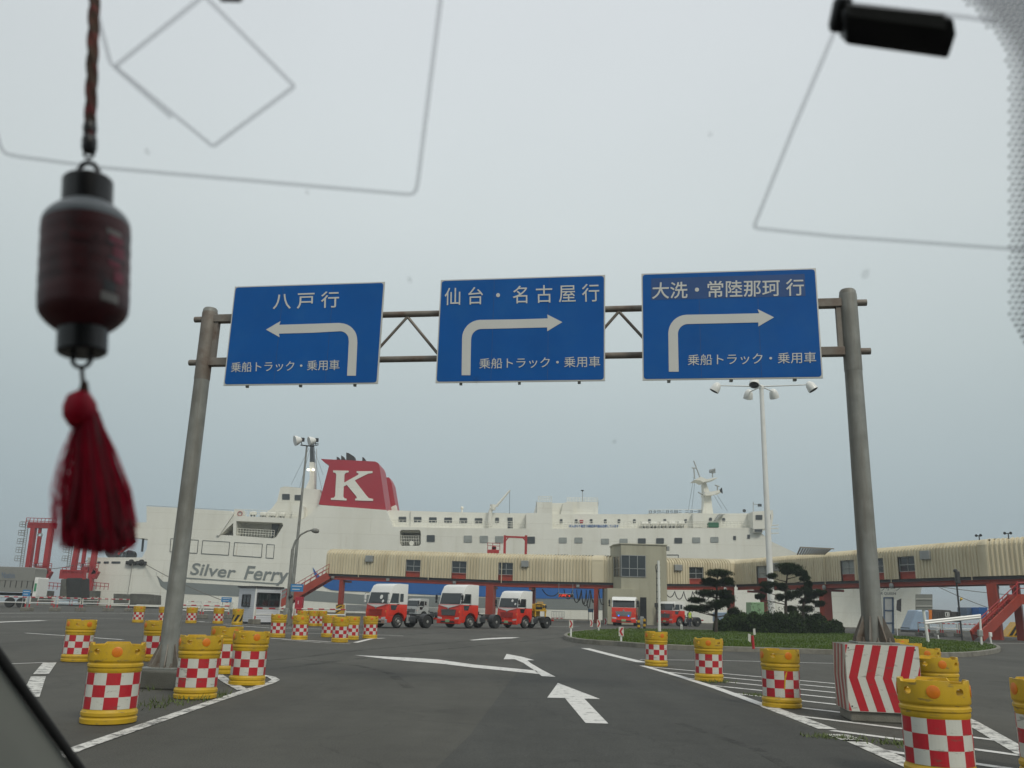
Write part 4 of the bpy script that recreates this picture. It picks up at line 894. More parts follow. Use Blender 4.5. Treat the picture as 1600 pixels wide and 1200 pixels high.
# ================================================================== RAMP FRAMES (left)
def bary(pts, Y, w, m, root, name, d=None):
    mb = MB(); P = [yp(x, y, Y) for x, y in pts]
    for a, b in zip(P, P[1:]): mb.bar(a, b, w, d or w, up=(0, 1, 0))
    return mb.build(name, m, root)
for dx, Y, lab, leg in ((0, 124, 'red portal frame with hoop ladder, leftmost behind the grey lorry', 1), (73.5, 126, 'red portal frame half hidden by the lantern tassel', 0)):
    b = yp(60 + dx, 935, Y); root = thing('ramp_hoist', lab, 'ramp hoist', (b.x, Y, 0), 0, 'red lifting frames of the ferry ramp')
    bary([(54 + dx, 818), (39.5 + dx, 900 + 20 * leg)], Y, .62, 'crane_red', root, 'leg', .7); bary([(81 + dx, 818), (65 + dx, 931)], Y, .62, 'crane_red', root, 'leg', .7)
    bary([(45 + dx, 820.5), (87 + dx, 821.5)], Y, .8, 'crane_red', root, 'crossbeam', .75)
    cy = bary([(63 + dx, 824), (62 + dx, 833)], Y, .35, 'crane_red', root, 'hydraulic_cylinder'); bary([(62 + dx, 838), (56 + dx, 881)], Y, .42, 'crane_red', cy, 'cylinder_barrel'); bary([(56 + dx, 880), (54.5 + dx, 895)], Y, .25, 'dark', cy, 'piston_rod')
    mb = MB(); mb.lathe([(.22, -.1), (.36, -.1), (.36, .1), (.22, .1), (.22, -.1)], 14, yp(62.3 + dx, 836, Y), (0, 1, 0), caps=False); mb.build('shackle', 'frame_grey', cy)
    def rail(pts, h, n, name='railing'):
        mb = MB(); P = [yp(x, y, Y - .8) for x, y in pts]
        for i in range(len(P) - 1):
            for k in (.5, 1): mb.tube([P[i] + ZV * h * k, P[i + 1] + ZV * h * k], .045, 5)
            for j in range(n + 1): a = P[i] + (P[i + 1] - P[i]) * j / n; mb.tube([a, a + ZV * h], .045, 5)
        mb.build(name, 'crane_red', root)
    rail([(40 + dx, 818.5), (87 + dx, 820)], .85, 8); rail([(45 + dx, 886), (80 + dx, 887.5)], .6, 5); rail([(70 + dx, 920), (95 + dx, 922)], .9, 4)
    mb = MB(); P0, P1 = yp(43.5 + dx, 812, Y), yp(33 + dx, 886, Y)
    for s_ in (-.2, .2): mb.tube([P0 + Vector((s_, 0, 0)), P1 + Vector((s_, 0, 0))], .05, 5)
    for j in range(26): a = P0 + (P1 - P0) * j / 25; mb.tube([a - Vector((.2, 0, 0)), a + Vector((.2, 0, 0))], .03, 4)
    ld = mb.build('ladder', 'frame_grey', root)
    for j in range(5):
        a = P0 + (P1 - P0) * (.05 + j * .18) - Vector((.55, 0, 0)); mb = MB()
        for k in (0, .35, .7): mb.lathe([(.42, -.03), (.45, 0), (.42, .03)], 12, a - ZV * k, caps=False)
        for q in (-.4, 0, .4): mb.tube([a + Vector((q, -.2, 0)), a + Vector((q, -.2, -.7))], .04, 4)
        mb.build('ladder_cage', 'frame_grey', ld)
    bary([(70 + dx, 893), (78 + dx, 892), (72 + dx, 903)], Y, .8, 'crane_red', root, 'sheave_bracket'); bary([(57 + dx, 890), (66 + dx, 890)], Y, .9, 'crane_red', root, 'cross_tie')
    mb = MB(); c = yp(67 + dx, 928, Y); mb.box((c.x, Y, c.z / 2 + .3), (2.2, 2, c.z + .3)); mb.build('footing', 'concrete_dark', root, bevel=.1)
root = thing('ramp_platform', 'red railed platform above dark rubber fender blocks at the stern', 'platform', gp(115, 946))
bary([(95, 897), (133, 898)], 117.5, 1.2, 'crane_red', root, 'deck', .7)
mb = MB(); mb.prism([yp(x, y, 117) for x, y in ((92, 936), (95, 905), (103, 904), (105, 936))], (0, 2, 0)); mb.build('fender_block', 'concrete_dark', root, bevel=.1)
mb = MB(); mb.prism([yp(x, y, 116.8) for x, y in ((104, 936), (104, 903), (127, 903), (127, 936))], (0, 2.4, 0)); mb.build('fender_block', 'fender', root, bevel=.1)
bary([(130, 897), (129, 930)], 118, .6, 'crane_red', root, 'leg')
mb = MB()
for x in (97, 103, 110, 118, 126, 132): mb.tube([yp(x, 897, 117), yp(x + .6, 887, 117)], .045, 5)
for y in (887, 892): mb.tube([yp(97, y, 117), yp(133, y + 1, 117)], .045, 5)
mb.build('railing', 'crane_red', root)

# ================================================================== BOARDING WALKWAY
def walkway(name, label, pts, windows, vents, strips, wid=3.2, pitch=.36):
    """pts: (px, py_top, py_creambottom, depth); windows: (px0, px1, py_sill0)"""
    P = [(yp(x, yt, Y), yp(x, yb, Y)) for x, yt, yb, Y in pts]
    base = sum((p[1] for p in P), Vector((0, 0, 0))) / len(P)
    root = thing(name, label, 'walkway', (base.x, base.y, 0))
    L_ = [0]
    for a, b in zip(P, P[1:]): L_.append(L_[-1] + math.hypot(b[0].x - a[0].x, b[0].y - a[0].y))
    def at(u):
        for i in range(len(P) - 1):
            if u <= L_[i + 1] or i == len(P) - 2:
                t = (u - L_[i]) / (L_[i + 1] - L_[i]); d = (P[i + 1][0] - P[i][0]); d.z = 0; d.normalize()
                top = P[i][0] + (P[i + 1][0] - P[i][0]) * t; bot = P[i][1] + (P[i + 1][1] - P[i][1]) * t
                return Vector((top.x, top.y, 0)), d, Vector((-d.y, d.x, 0)), top.z, bot.z
    def u_of(px):
        lo, hi = 0, L_[-1]
        for _ in range(40):
            m_ = (lo + hi) / 2; p, d, n_, zt, zb = at(m_); q = p + ZV * zb - CAM
            x = 800 + FPX * q.dot(RT) / q.dot(F)
            if x < px: lo = m_
            else: hi = m_
        return lo
    wins = [(u_of(a), u_of(b)) for a, b in windows]; st_ = [(u_of(a), u_of(b)) for a, b in strips]
    us = []; u = 0
    cuts = sorted([0, L_[-1]] + [x for w in wins for x in w])
    edges = sorted(set([round(x, 3) for x in cuts]))
    prof = []
    for a, b in zip(edges, edges[1:]):
        n = max(1, round((b - a) / pitch)); s_ = (b - a) / n
        for k in range(n):
            q = a + k * s_; prof += [(q + .0 * s_, 0), (q + .48 * s_, 0), (q + .58 * s_, 1), (q + .90 * s_, 1)]
    prof.append((L_[-1], 0))
    def sect(u, rib):
        p, d, n_, zt, zb = at(u); o = .10 * rib
        if any(a <= u <= b for a, b in st_): o = .10
        R = .62; pts_ = []
        zw = zb + (zt - zb) * .70
        for dep, z in [(0, zb), (0, zw), (0, zt - R)] + [(R - R * math.cos(t), zt - R + R * math.sin(t)) for t in (.3, .65, 1.0, 1.3)] + [(R + .3, zt + .02), (wid / 2, zt + .12), (wid - R, zt), (wid, zt - R), (wid, zb)]:
            pts_.append(p + n_ * dep + ZV * z)
        c = p + n_ * wid / 2 + ZV * (zb + (zt - zb) * .45)
        return [q + ((q - c) * Vector((1, 1, 1))).normalized() * (o * (1.5 if i > 2 else 1.0)) if i > 1 else q - n_ * o for i, q in enumerate(pts_)]
    mb = MB(); prev = None
    for (u, rib) in prof:
        s_ = sect(u, rib)
        if prev:
            um = (pu + u) / 2; iw = any(a < um < b for a, b in wins); k = len(s_)
            for i in range(k - 1):
                if iw and i == 0: continue
                mb.add([prev[i], s_[i], s_[i + 1], prev[i + 1]], [(0, 1, 2, 3)])
            mb.add([prev[0], prev[-1], s_[-1], s_[0]], [(0, 1, 2, 3)])
        else: mb.poly(s_)
        prev, pu = s_, u
    mb.poly(prev[::-1])
    mb.build('cladding', 'cream', root, fixn=False)
    for a, b in wins:
        p0, d, n_, zt0, zb0 = at(a); p1, _, _, zt1, zb1 = at(b); h0, h1 = zt0 - zb0, zt1 - zb1; ins = n_ * .16
        def W(s_, v, o=0): p = p0 + (p1 - p0) * s_; zb = zb0 + (zb1 - zb0) * s_; h = h0 + (h1 - h0) * s_; return p + ins + n_ * o + ZV * (zb + h * v)
        fr = MB(); zs, zh = .23, .70
        for s_ in (.02, .52, .98): fr.bar(W(s_, zs), W(s_, zh), .07, .08, up=(0, 1, 0))
        for v in (zs, .44, zh - .01): fr.bar(W(0, v), W(1, v), .08, .08)
        fo = fr.build('window', 'frame_grey', root)
        g = MB(); g.prism([W(0, zs, .03), W(1, zs, .03), W(1, zh, .03), W(0, zh, .03)], n_ * .02); g.build('pane', 'glass' if rnd.random() < .7 else 'glass_grey', fo)
        g = MB(); g.prism([W(0, -.02, .02), W(1, -.02, .02), W(1, zs - .01, .02), W(0, zs - .01, .02)], n_ * .1); g.bar(W(0, zs - .02, -.03), W(1, zs - .02, -.03), .1, .07); g.build('red_panel', 'red_steel', root)
    for a, b, pa, pb in vents:
        u = u_of((a + b) / 2); p, d, n_, zt, zb = at(u); q0 = pp(a, pa, p - n_ * .1, n_); q1 = pp(b, pb, p - n_ * .1, n_); c = (q0 + q1) / 2
        mb = MB(); mb.box(c, (abs((q1 - q0).dot(d)), .45, abs(q0.z - q1.z)), Matrix((d, n_, ZV)).transposed()); mb.build('vent_box', 'frame_grey', root, bevel=.03)
    for k in range(int(L_[-1] / 9)):
        p, d, n_, zt, zb = at(4.5 + k * 9.0); mb = MB(); mb.tube([p - n_ * .16 + ZV * (zt - .6), p - n_ * .16 + ZV * (zb - .3)], .045, 6); mb.build('downpipe', 'cream', root)
    # floor edge beam
    for i in range(len(P) - 1):
        p0, d, n_, _, zb0 = at(L_[i] + .001); p1, _, _, _, zb1 = at(L_[i + 1] - .001)
        a, b = p0 + ZV * zb0, p1 + ZV * zb1; d_ = d
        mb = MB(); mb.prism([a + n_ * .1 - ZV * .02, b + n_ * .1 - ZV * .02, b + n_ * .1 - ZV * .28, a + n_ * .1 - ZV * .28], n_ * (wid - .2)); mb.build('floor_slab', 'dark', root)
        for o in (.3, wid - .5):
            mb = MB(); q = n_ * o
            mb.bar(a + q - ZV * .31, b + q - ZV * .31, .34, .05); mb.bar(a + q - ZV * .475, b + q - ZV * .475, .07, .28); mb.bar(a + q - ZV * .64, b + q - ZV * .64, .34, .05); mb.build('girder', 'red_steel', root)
    def column(px, w, y1, stripe=False, back=0):
        u = u_of(px); p, d, n_, zt, zb = at(u)
        for o in ((.45, wid - .65) if back == 0 else (back,)):
            c = p + n_ * o; mb = MB(); z1 = zb - .62; f_ = w / 2
            mb.bar(c - ZV * 0, c + ZV * z1, w * .5, w, up=n_); mb.bar(c + d * w * .3, c + d * w * .3 + ZV * z1, w * .14, w * 1.1, up=n_); mb.bar(c - d * w * .3, c - d * w * .3 + ZV * z1, w * .14, w * 1.1, up=n_)
            co_ = mb.build('column', 'red_steel', root)
            if stripe and o < 1:
                mb = MB(); mb.box(c + ZV * .65, (w * 1.25, w * 1.35, 1.1), Matrix((d, n_, ZV)).transposed()); bs = mb.build('column_guard', 'machine', co_)
                mb = MB(); f0 = c - n_ * (w * .675 + .004)
                for k in range(3):
                    z0 = .12 + k * .4; mb.poly([f0 - d * w * .62 + ZV * z0, f0 + d * w * .62 + ZV * (z0 + .42), f0 + d * w * .62 + ZV * min(1.2, z0 + .6), f0 - d * w * .62 + ZV * (z0 + .2)])
                mb.build('hazard_stripe', 'black', bs, fixn=False)
        mb = MB(); mb.bar(p + n_ * .2 + ZV * (zb - .85), p + n_ * (wid - .3) + ZV * (zb - .85), .3, .25); mb.build('cross_beam', 'red_steel', root)
    return root, at, u_of, column
wl, atl, ul, coll = walkway('boarding_walkway', 'long cream corrugated walkway on red legs, left of the grey tower', [(511, 859.5, 896, 108), (800, 867.5, 907.5, 102), (962, 870.5, 910.5, 99.5)],
    [(633, 656), (705, 728), (778, 801)], [(572, 583, 868, 878), (815, 826, 876, 886)], [(925, 944)])
coll(533, .62, 960, True, .5); coll(766, 1.2, 960, False, .5); coll(828, .6, 960, False, 2.5); coll(931, .62, 956, False, .5)
wr, atr, ur, colr = walkway('boarding_walkway', 'cream corrugated walkway on red legs, right of the grey tower and behind the pines', [(972, 872.5, 911.5, 100), (1148, 876, 913, 106), (1538, 844.5, 900, 73), (1680, 836, 896, 69), (2050, 808, 880, 60)],
    [(1077, 1100), (1183, 1205), (1315, 1336), (1358, 1382), (1405, 1431)], [(1053, 1065, 882, 892), (1205, 1217, 880, 892), (1439, 1455, 861, 874)], [(1142, 1151), (1532, 1545)])
colr(1145, .72, 960, False, .5); colr(1166, .65, 960, False, 2.4); colr(1282, .95, 970, False, .5); colr(1547, 1.0, 1000, False, .5); colr(1578, .75, 960, False, 2.4)
mb = MB(); c = yp(1278, 857, 84)
for k in range(12): mb.bar(yp(1251 + k * 4.2, 855.3 + .25 * k, 84), yp(1262 + k * 3.9, 863.5, 84) + Vector((0, 3, 0)), .12, .1)
mb.bar(yp(1250, 855, 84), yp(1303, 857.5, 84), .12, .1); mb.build('roof_louvre', mat('louvre', (.24, .21, .16), .7), wr)
for px in (1523, 1580):
    mb = MB(); u = ur(px); p, d, n_, zt, zb = atr(u); c = p + n_ * 1 + ZV * (zt + .1); mb.tube([c, c + ZV * .45], .05, 6); mb.bar(c + ZV * .45 - d * .3, c + ZV * .45 + d * .3, .06)
    for s_ in (-.22, .22): mb.lathe([(.04, 0), (.12, .2)], 10, c + d * s_ + ZV * .5, (-.6, -.7, -.2))
    mb.build('floodlight', 'dark', wr)
# red hoist frame and winch standing behind the walkway roof
Y = 106; c = yp(805, 870, Y); hr = thing('gantry_hoist', 'red portal frame rising behind the walkway roof', 'hoist', (c.x, Y, 4.5), 0)
for x in (789, 822):
    mb = MB(); mb.bar(Vector((yp(x, 850, Y).x, Y, 4.5)), yp(x, 836.5, Y), .30, .34, up=(0, 1, 0)); mb.build('leg', 'crane_red', hr)
mb = MB(); mb.bar(yp(788, 838.5, Y), yp(823, 840, Y), .24, .22); mb.bar(yp(790, 845, Y), yp(794, 840, Y), .14); mb.bar(yp(821, 845, Y), yp(817, 840, Y), .14); mb.build('crossbeam', 'crane_red', hr)
c = yp(771, 866, Y); hw = thing('winch', 'red winch with small guard rail behind the walkway roof', 'winch', (c.x, Y, 4.5), 0)
mb = MB(); a, b = yp(761.5, 859, Y), yp(780, 859, Y); mb.box(((a.x + b.x) / 2, Y, (a.z + 4.6) / 2 + .0), (b.x - a.x, 1.1, a.z - 4.6)); mb.build('base', 'crane_red', hw, bevel=.04)
mb = MB(); q = yp(772, 856, Y); mb.lathe([(.28, -.3), (.28, .3), (.15, .34)], 14, q, (0, 1, 0)); mb.box(q + Vector((0, 0, -.1)), (.55, .6, .45)); mb.build('drum', 'crane_red', hw, bevel=.05)
mb = MB()
for x in (762, 770, 781): mb.tube([yp(x, 860, Y), yp(x, 848, Y)], .04, 5)
for y in (848.3, 852.5): mb.tube([yp(762, y, Y), yp(781, y + .8, Y)], .035, 5)
mb.build('guard_rail', 'crane_red', hw)
# stair at the left end
u0 = atl(0.0); pe, de, ne, zte, zbe = u0; a = yp(513, 899, 107); b = yp(437, 944, 106)
for o in (0, 1.3):
    mb = MB(); mb.bar(a + ne * o, b + ne * o, .12, .85); mb.build('stair_stringer', 'red_steel', wl)
mb = MB()
for k in range(17): q = a + (b - a) * (k + .5) / 17 - ZV * .1; mb.box(q + ne * .65, (.34, 1.2, .05), rotz(math.atan2(de.y, de.x)))
mb.build('stair_treads', 'red_steel', wl)
mb = MB()
for o in (0, 1.3):
    for h in (.55, 1.05): mb.tube([a + ne * o + ZV * (h + .3), b + ne * o + ZV * (h + .3)], .035, 5)
    for k in range(9): q = a + (b - a) * k / 8 + ne * o; mb.tube([q, q + ZV * 1.35], .03, 4)
mb.build('stair_rail', 'crane_red', wl)
# stair at the right
p, d, n_, zt, zb = atr(ur(1595)); a = yp(1594, 936, 71); b = yp(1534, 994, 67)
for o in (0, 1.4):
    mb = MB(); w = Vector((0, o, 0)); mb.bar(a + w, b + w, .14, .78); mb.bar(a + w - Vector((.2, 0, 0)), a + w + Vector((5, -.5, 0)), .14, .78); mb.build('stair_stringer', 'red_steel', wr)
mb = MB()
for k in range(15): q = a + (b - a) * (k + .5) / 15; mb.box(q + Vector((0, .7, 0)), (.34, 1.3, .05))
mb.build('stair_treads', 'red_steel', wr)
mb = MB()
for h in (.55, 1.0): mb.tube([b + ZV * (h + .3), a + ZV * (h + .3), a + Vector((5, -.5, h + .3))], .04, 5)
for k in range(8): q = a + (b - a) * k / 7; mb.tube([q, q + ZV * 1.3], .035, 4)
for k in range(5): q = a + Vector((k * 1.1, -.1 * k, 0)); mb.tube([q, q + ZV * 1.3], .035, 4)
mb.tube([yp(1589, 908, 71), yp(1589, 937, 71)], .09, 6); mb.build('stair_rail', 'crane_red', wr)
# small under-deck lamps and LED board
for px, ra in ((520, 0), (606, 0), (710, 0), (903, 0)):
    p, d, n_, zt, zb = atl(ul(px)); mb = MB(); c = p + n_ * .1 + ZV * (zb - .45); mb.box(c, (.35, .3, .3), rotz(math.atan2(d.y, d.x))); mb.build('soffit_lamp', 'frame_grey', wl, bevel=.03)
for px in (1133, 1287, 1392):
    p, d, n_, zt, zb = atr(ur(px)); mb = MB(); c = p + n_ * .05 + ZV * (zb - .6); mb.lathe([(.25, 0), (.25, .1), (.16, .16)], 12, c, -n_); mb.build('soffit_lamp', 'frame_grey', wr, smooth=40)
p, d, n_, zt, zb = atl(ul(884)); c = yp(884, 930.8, p.y - .2)
root = thing('led_board', 'small red lit LED board hanging under the walkway', 'sign', (c.x, c.y, c.z - .4))
mb = MB(); mb.box(c, (1.75, .25, .46)); mb.build('housing', 'frame_grey', root, bevel=.02)
mb = MB(); mb.box(c - Vector((0, .115, 0)), (1.66, .03, .38)); mb.build('screen', 'black', root)
mb = MB(); put_text(mb, '八戸行→', c + Vector((-.78, -.135, -.13)), c + Vector((.5, -.135, -.13)), c + Vector((-.78, -.135, .14)), .01, (0, -1, 0), offset=.03); mb.build('lettering', 'led_red', root)
for s_ in (-.8, .8):
    mb = MB(); mb.tube([c + Vector((s_, 0, .2)), c + Vector((s_, 0, 1.35))], .03, 5); mb.build('hanger', 'frame_grey', root)
# festooned cables
def festoon(px0, px1, n, drop, at, uo, lab, yb):
    u0, u1 = uo(px0), uo(px1); mb = MB(); P = []
    for i in range(n):
        for j in range(10):
            t = j / 10; u = u0 + (u1 - u0) * (i + t) / n; p, d, n_, zt, zb = at(u); P.append(p + n_ * .6 + ZV * (zb - .85 - (drop * (.7 + .6 * ((i * 7) % 5) / 5)) * (1 - abs(2 * t - 1) ** 2.4)))
    mb.tube(P, .055, 5); tag(mb.build('festoon_cable', 'rubber'), lab, 'cable', 'cables looped under the walkway')
festoon(846, 875, 1, 1.1, atl, ul, 'single black cable loop left of the LED board', 0); festoon(880, 948, 5, 1.5, atl, ul, 'black cable loops hanging right of the LED board', 0); festoon(900, 930, 4, 1.7, atl, ul, 'tightly looped black cables near the walkway leg', 0); festoon(1044, 1128, 6, .95, atr, ur, 'black cable loops hanging under the walkway right of the tower', 0)

# ================================================================== TOWER
TY = 97.0; def_ = lambda x, y, dy=0: yp(x, y, TY + dy)
c = def_(1006, 972); root = thing('stair_tower', 'grey rendered stair tower between the two walkway sections', 'tower', (c.x, c.y + 3, 0))
TXa, TXb = def_(970.5, 900).x, def_(1042, 900).x; zt = def_(1000, 851.3).z; zr = def_(960, 919.5).z; xl = def_(958.5, 900, 2.5).x
mb = MB(); plan = [(TXa, TY), (TXb, TY), (TXb, TY + 5.5), (xl, TY + 5.5), (xl, TY + 2.2)]
mb.prism([(x, y, 0) for x, y in plan], (0, 0, zt)); mb.build('wall', 'tower', root, bevel=.02)
mb = MB(); q = .10; mb.prism([(x + (q if x > TXa + 1 else -q), y + (q if y > TY + 3 else -q), zt) for x, y in plan], (0, 0, .12)); mb.build('roof_coping', 'tower', root, bevel=.02)
xa = def_(949, 940, -.4).x
mb = MB(); mb.prism([(xa, TY - .4, 0), (TXa + 1.6, TY - .4, 0), (TXa + 1.6, TY + 4.5, 0), (xa, TY + 4.5, 0)], (0, 0, zr)); mb.build('annex', 'tower', root, bevel=.02)
def tw(x0, y0, x1, y1, name='window', nx_=3, split=.62):
    a, b = def_(x0, y1, -.02), def_(x1, y0, -.02); f_ = MB()
    for k in range(nx_ + 1): x = a.x + (b.x - a.x) * k / nx_; f_.bar((x, TY - .03, a.z), (x, TY - .03, b.z), .07, .09)
    for z in (a.z, a.z + (b.z - a.z) * (1 - split), b.z): f_.bar((a.x - .03, TY - .035, z), (b.x + .03, TY - .035, z), .10, .07)
    fo = f_.build(name, 'frame_grey', root); g = MB(); g.prism([(a.x, TY - .02, a.z), (b.x, TY - .02, a.z), (b.x, TY - .02, b.z), (a.x, TY - .02, b.z)], (0, .015, 0)); g.build('pane', 'glass', fo)
tw(970.8, 868.5, 1008.5, 900.5)
A, B = Vector((TXa - .05, TY + .1, 0)), Vector((xl + .05, TY + 2.05, 0)); dn = (B - A).normalized(); nn_ = Vector((-dn.y, dn.x, 0)) * -1
if nn_.y > 0: nn_ = -nn_
za, zb_ = def_(965, 900).z, def_(965, 868.5).z; g = MB(); g.prism([A + nn_ * .02 + ZV * za, B + nn_ * .02 + ZV * za, B + nn_ * .02 + ZV * zb_, A + nn_ * .02 + ZV * zb_], nn_ * .02); so_ = g.build('window', 'glass', root)
g = MB(); 
for t in (0, .5, 1): g.bar(A + (B - A) * t + nn_ * .05 + ZV * za, A + (B - A) * t + nn_ * .05 + ZV * zb_, .06, .06)
g.bar(A + nn_ * .05 + ZV * (za + .9), B + nn_ * .05 + ZV * (za + .9), .06, .06); g.build('frame', 'frame_grey', so_)
a, b = def_(999.5, 975), def_(1009, 933.5); g = MB(); g.prism([(a.x, TY - .43, 0), (b.x, TY - .43, 0), (b.x, TY - .43, b.z), (a.x, TY - .43, b.z)], (0, .02, 0)); g.build('doorway', 'black', root)
g = MB(); g.box(def_(1043.5, 857, .3), (.3, .4, .5)); g.build('security_lamp', 'frame_grey', root, bevel=.03)

# ================================================================== TRACTOR UNITS
def hoz(px, Y): return yp(px, 950, Y)
def tractor(label, px, py, yaw, sc=1.0, high=True, grille='dark', lower='truck_red', upper='truck_white', v_trim=True, white_discs=(), blue_lamps=False, group='red and white tractor units', frontc=False, chrome_bumper=False, visor=False):
    p = gp(px, py); rz = math.radians(yaw); R = rotz(rz)
    o = p if frontc else p - R @ Vector((1.22 * sc, 0, 0))
    root = thing('tractor_truck', label, 'truck', (o.x, o.y, 0), rz, group); root.scale = (sc,) * 3
    B = lambda mb, name, m, par=None, **k: mb.build(name, m, par or root, local=True, **k)
    w = 1.22; ZBelt = 1.78; zr = 2.62 if not high else 2.72; top = 3.36 if high else 2.88
    # upper white cab with rounded raised roof
    mb = MB(); P = [(.10, ZBelt), (.34, zr), (.62, zr + (top - zr) * .75), (.92, top - .03), (1.25, top), (2.16, top - .02), (2.16, ZBelt)]
    mb.prism([(-w, y, z) for y, z in P], (2 * w, 0, 0)); B(mb, 'cab', upper, bevel=.13, seg=4, smooth=45)
    # lower cab with wheel arch
    arch = [(1.30 + .64 * math.cos(a), .52 + .64 * math.sin(a)) for a in [math.pi * (1 - i / 12) for i in range(13)]]
    P = [(.05, ZBelt + .003), (0.0, 1.1), (.02, .42), (.50, .40)] + [(max(y, .52), z) for y, z in arch if z > .5] + [(2.0, .72), (2.15, .9), (2.15, ZBelt + .003)]
    mb = MB(); mb.prism([(-w - .005, y, z) for y, z in P], (2 * w + .01, 0, 0)); body = B(mb, 'cab_skirt', lower, bevel=.07, seg=3, smooth=40)
    if v_trim:
        mb = MB(); mb.prism([(-w * .96, -.012, ZBelt - .02), (0, -.012, ZBelt - .26), (w * .96, -.012, ZBelt - .02)], (0, .05, 0)); B(mb, 'front_trim', upper)
    # windscreen follows the raked front, with surround
    def fz(z, off): t = (z - ZBelt) / (zr - ZBelt); return .10 + .24 * t - off
    mb = MB(); z0, z1 = ZBelt + .04, zr - .05
    mb.prism([(-w + .10, fz(z0, .012), z0), (w - .10, fz(z0, .012), z0), (w - .14, fz(z1, .012), z1), (-w + .14, fz(z1, .012), z1)], (0, .03, 0)); ws = B(mb, 'windscreen', 'glass')
    mb = MB()
    for x in (-.6, 0, .5): mb.bar((x, fz(z0, .03), z0), (x + .45, fz(z0 + .1, .03), z0 + .12), .02)
    B(mb, 'wiper', 'black', ws)
    for x, z, r in white_discs:
        mb = MB(); mb.lathe([(r, 0), (r, .015), (0, .02)], 14, (x, fz(z, .015), z), (0, -1, .25)); B(mb, 'white_disc', 'white', ws)
    for s_ in (-1, 1):
        mb = MB(); mb.prism([(s_ * (w + .012), y, z) for y, z in ((.34, ZBelt + .10), (.56, zr - .10), (1.22, zr - .10), (1.22, ZBelt + .10))], (-s_ * .03, 0, 0)); B(mb, 'side_window', 'glass')
        mb = MB(); mb.prism([(s_ * (w + .014), y, z) for y, z in ((1.36, ZBelt + .2), (1.36, zr - .12), (1.70, zr - .12), (1.70, ZBelt + .2))], (-s_ * .03, 0, 0))
        if not high or chrome_bumper: B(mb, 'side_window', 'glass')
        mb = MB(); mb.prism([(s_ * (w + .018), y, z) for y, z in ((.42, ZBelt - .05), (.50, ZBelt - .42), (.95, ZBelt - .42), (1.12, ZBelt - .05))], (-s_ * .03, 0, 0)); B(mb, 'lower_window', 'glass')
        mb = MB()
        for a, b in (((.30, .95), (.30, 2.55)), ((1.28, 1.0), (1.28, 2.6)), ((.3, .95), (1.28, .95))): mb.bar((s_ * (w + .006), *a), (s_ * (w + .006), *b), .012, .02, up=(1, 0, 0))
        mb.box((s_ * (w + .03), 1.15, ZBelt + .02), (.04, .16, .05)); B(mb, 'door_seam', 'dark')
        # mirrors
        mb = MB(); x = s_ * (w + .22); mb.tube([(s_ * (w - .02), .2, 2.62), (x, .05, 2.62), (x, .02, 1.9), (s_ * (w - .02), .1, 1.84)], .02, 6); mr_ = B(mb, 'mirror_arm', 'black')
        mb = MB(); mb.box((x, .03, 2.32), (.20, .10, .40)); mb.box((x, .03, 1.98), (.18, .10, .2)); B(mb, 'mirror', 'black' if not chrome_bumper else 'truck_white', mr_, bevel=.03)
        # lamps
        mb = MB(); mb.prism([(s_ * x, -.03, z) for x, z in ((.72, .66), (1.16, .70), (1.18, .84), (.74, .80))], (0, .06, 0)); B(mb, 'headlight', 'lamp', bevel=.01)
        mb = MB(); mb.box((s_ * 1.18, .02, 1.25), (.07, .07, .16)); B(mb, 'indicator', 'orange', bevel=.01)
        if blue_lamps: mb = MB(); mb.lathe([(.075, 0), (.06, .03), (0, .04)], 12, (s_ * .5, -.04, 1.0), (0, -1, 0)); B(mb, 'marker_lamp', 'blue_led')
    # grille
    gm = {'dark': 'dark', 'chrome': 'chrome', 'red': lower}[grille]
    mb = MB(); mb.prism([(x, -.018, z) for x, z in ((-.72, .95), (.72, .95), (.82, 1.42), (-.82, 1.42))], (0, .05, 0)); g = B(mb, 'grille', gm)
    mb = MB()
    for k in range(5): mb.bar((-.74 - k * .012, -.022, 1.0 + k * .09), (.74 + k * .012, -.022, 1.0 + k * .09), .02, .025)
    B(mb, 'grille_slats', 'black' if gm != 'dark' else 'frame_grey', g)
    mb = MB(); mb.lathe([(.09, 0), (.08, .02), (0, .025)], 14, (0, -.025, 1.5), (0, -1, 0)); B(mb, 'emblem', 'chrome')
    mb = MB(); mb.box((0, .06, .50), (2.46, .24, .36)); bu = B(mb, 'bumper', 'chrome' if chrome_bumper else lower, bevel=.04)
    mb = MB(); mb.box((0, -.065, .47), (1.5, .03, .12)); B(mb, 'bumper_slot', 'black', bu)
    mb = MB(); mb.box((0, -.085, .55), (.44, .02, .22)); B(mb, 'number_plate', 'palegreen', bu)
    if visor: mb = MB(); mb.prism([(-w + .05, .2, zr - .02), (w - .05, .2, zr - .02), (w - .05, .0, zr - .12), (-w + .05, .0, zr - .12)], (0, .02, .03)); B(mb, 'sun_visor', 'truck_white')
    # chassis, fuel tank, fifth wheel, rear mudguards
    mb = MB()
    for x in (-.42, .42): mb.box((x, 3.3, .82), (.09, 4.6, .26))
    for y in (2.5, 3.4, 4.4, 5.5): mb.box((0, y, .82), (.8, .1, .2))
    mb.box((0, 4.3, 1.03), (1.0, .9, .10)); mb.box((0, 2.55, 1.05), (1.7, .25, .5)); mb.box((0, 1.2, .62), (1.5, 2.0, .3)); B(mb, 'chassis', 'chassis')
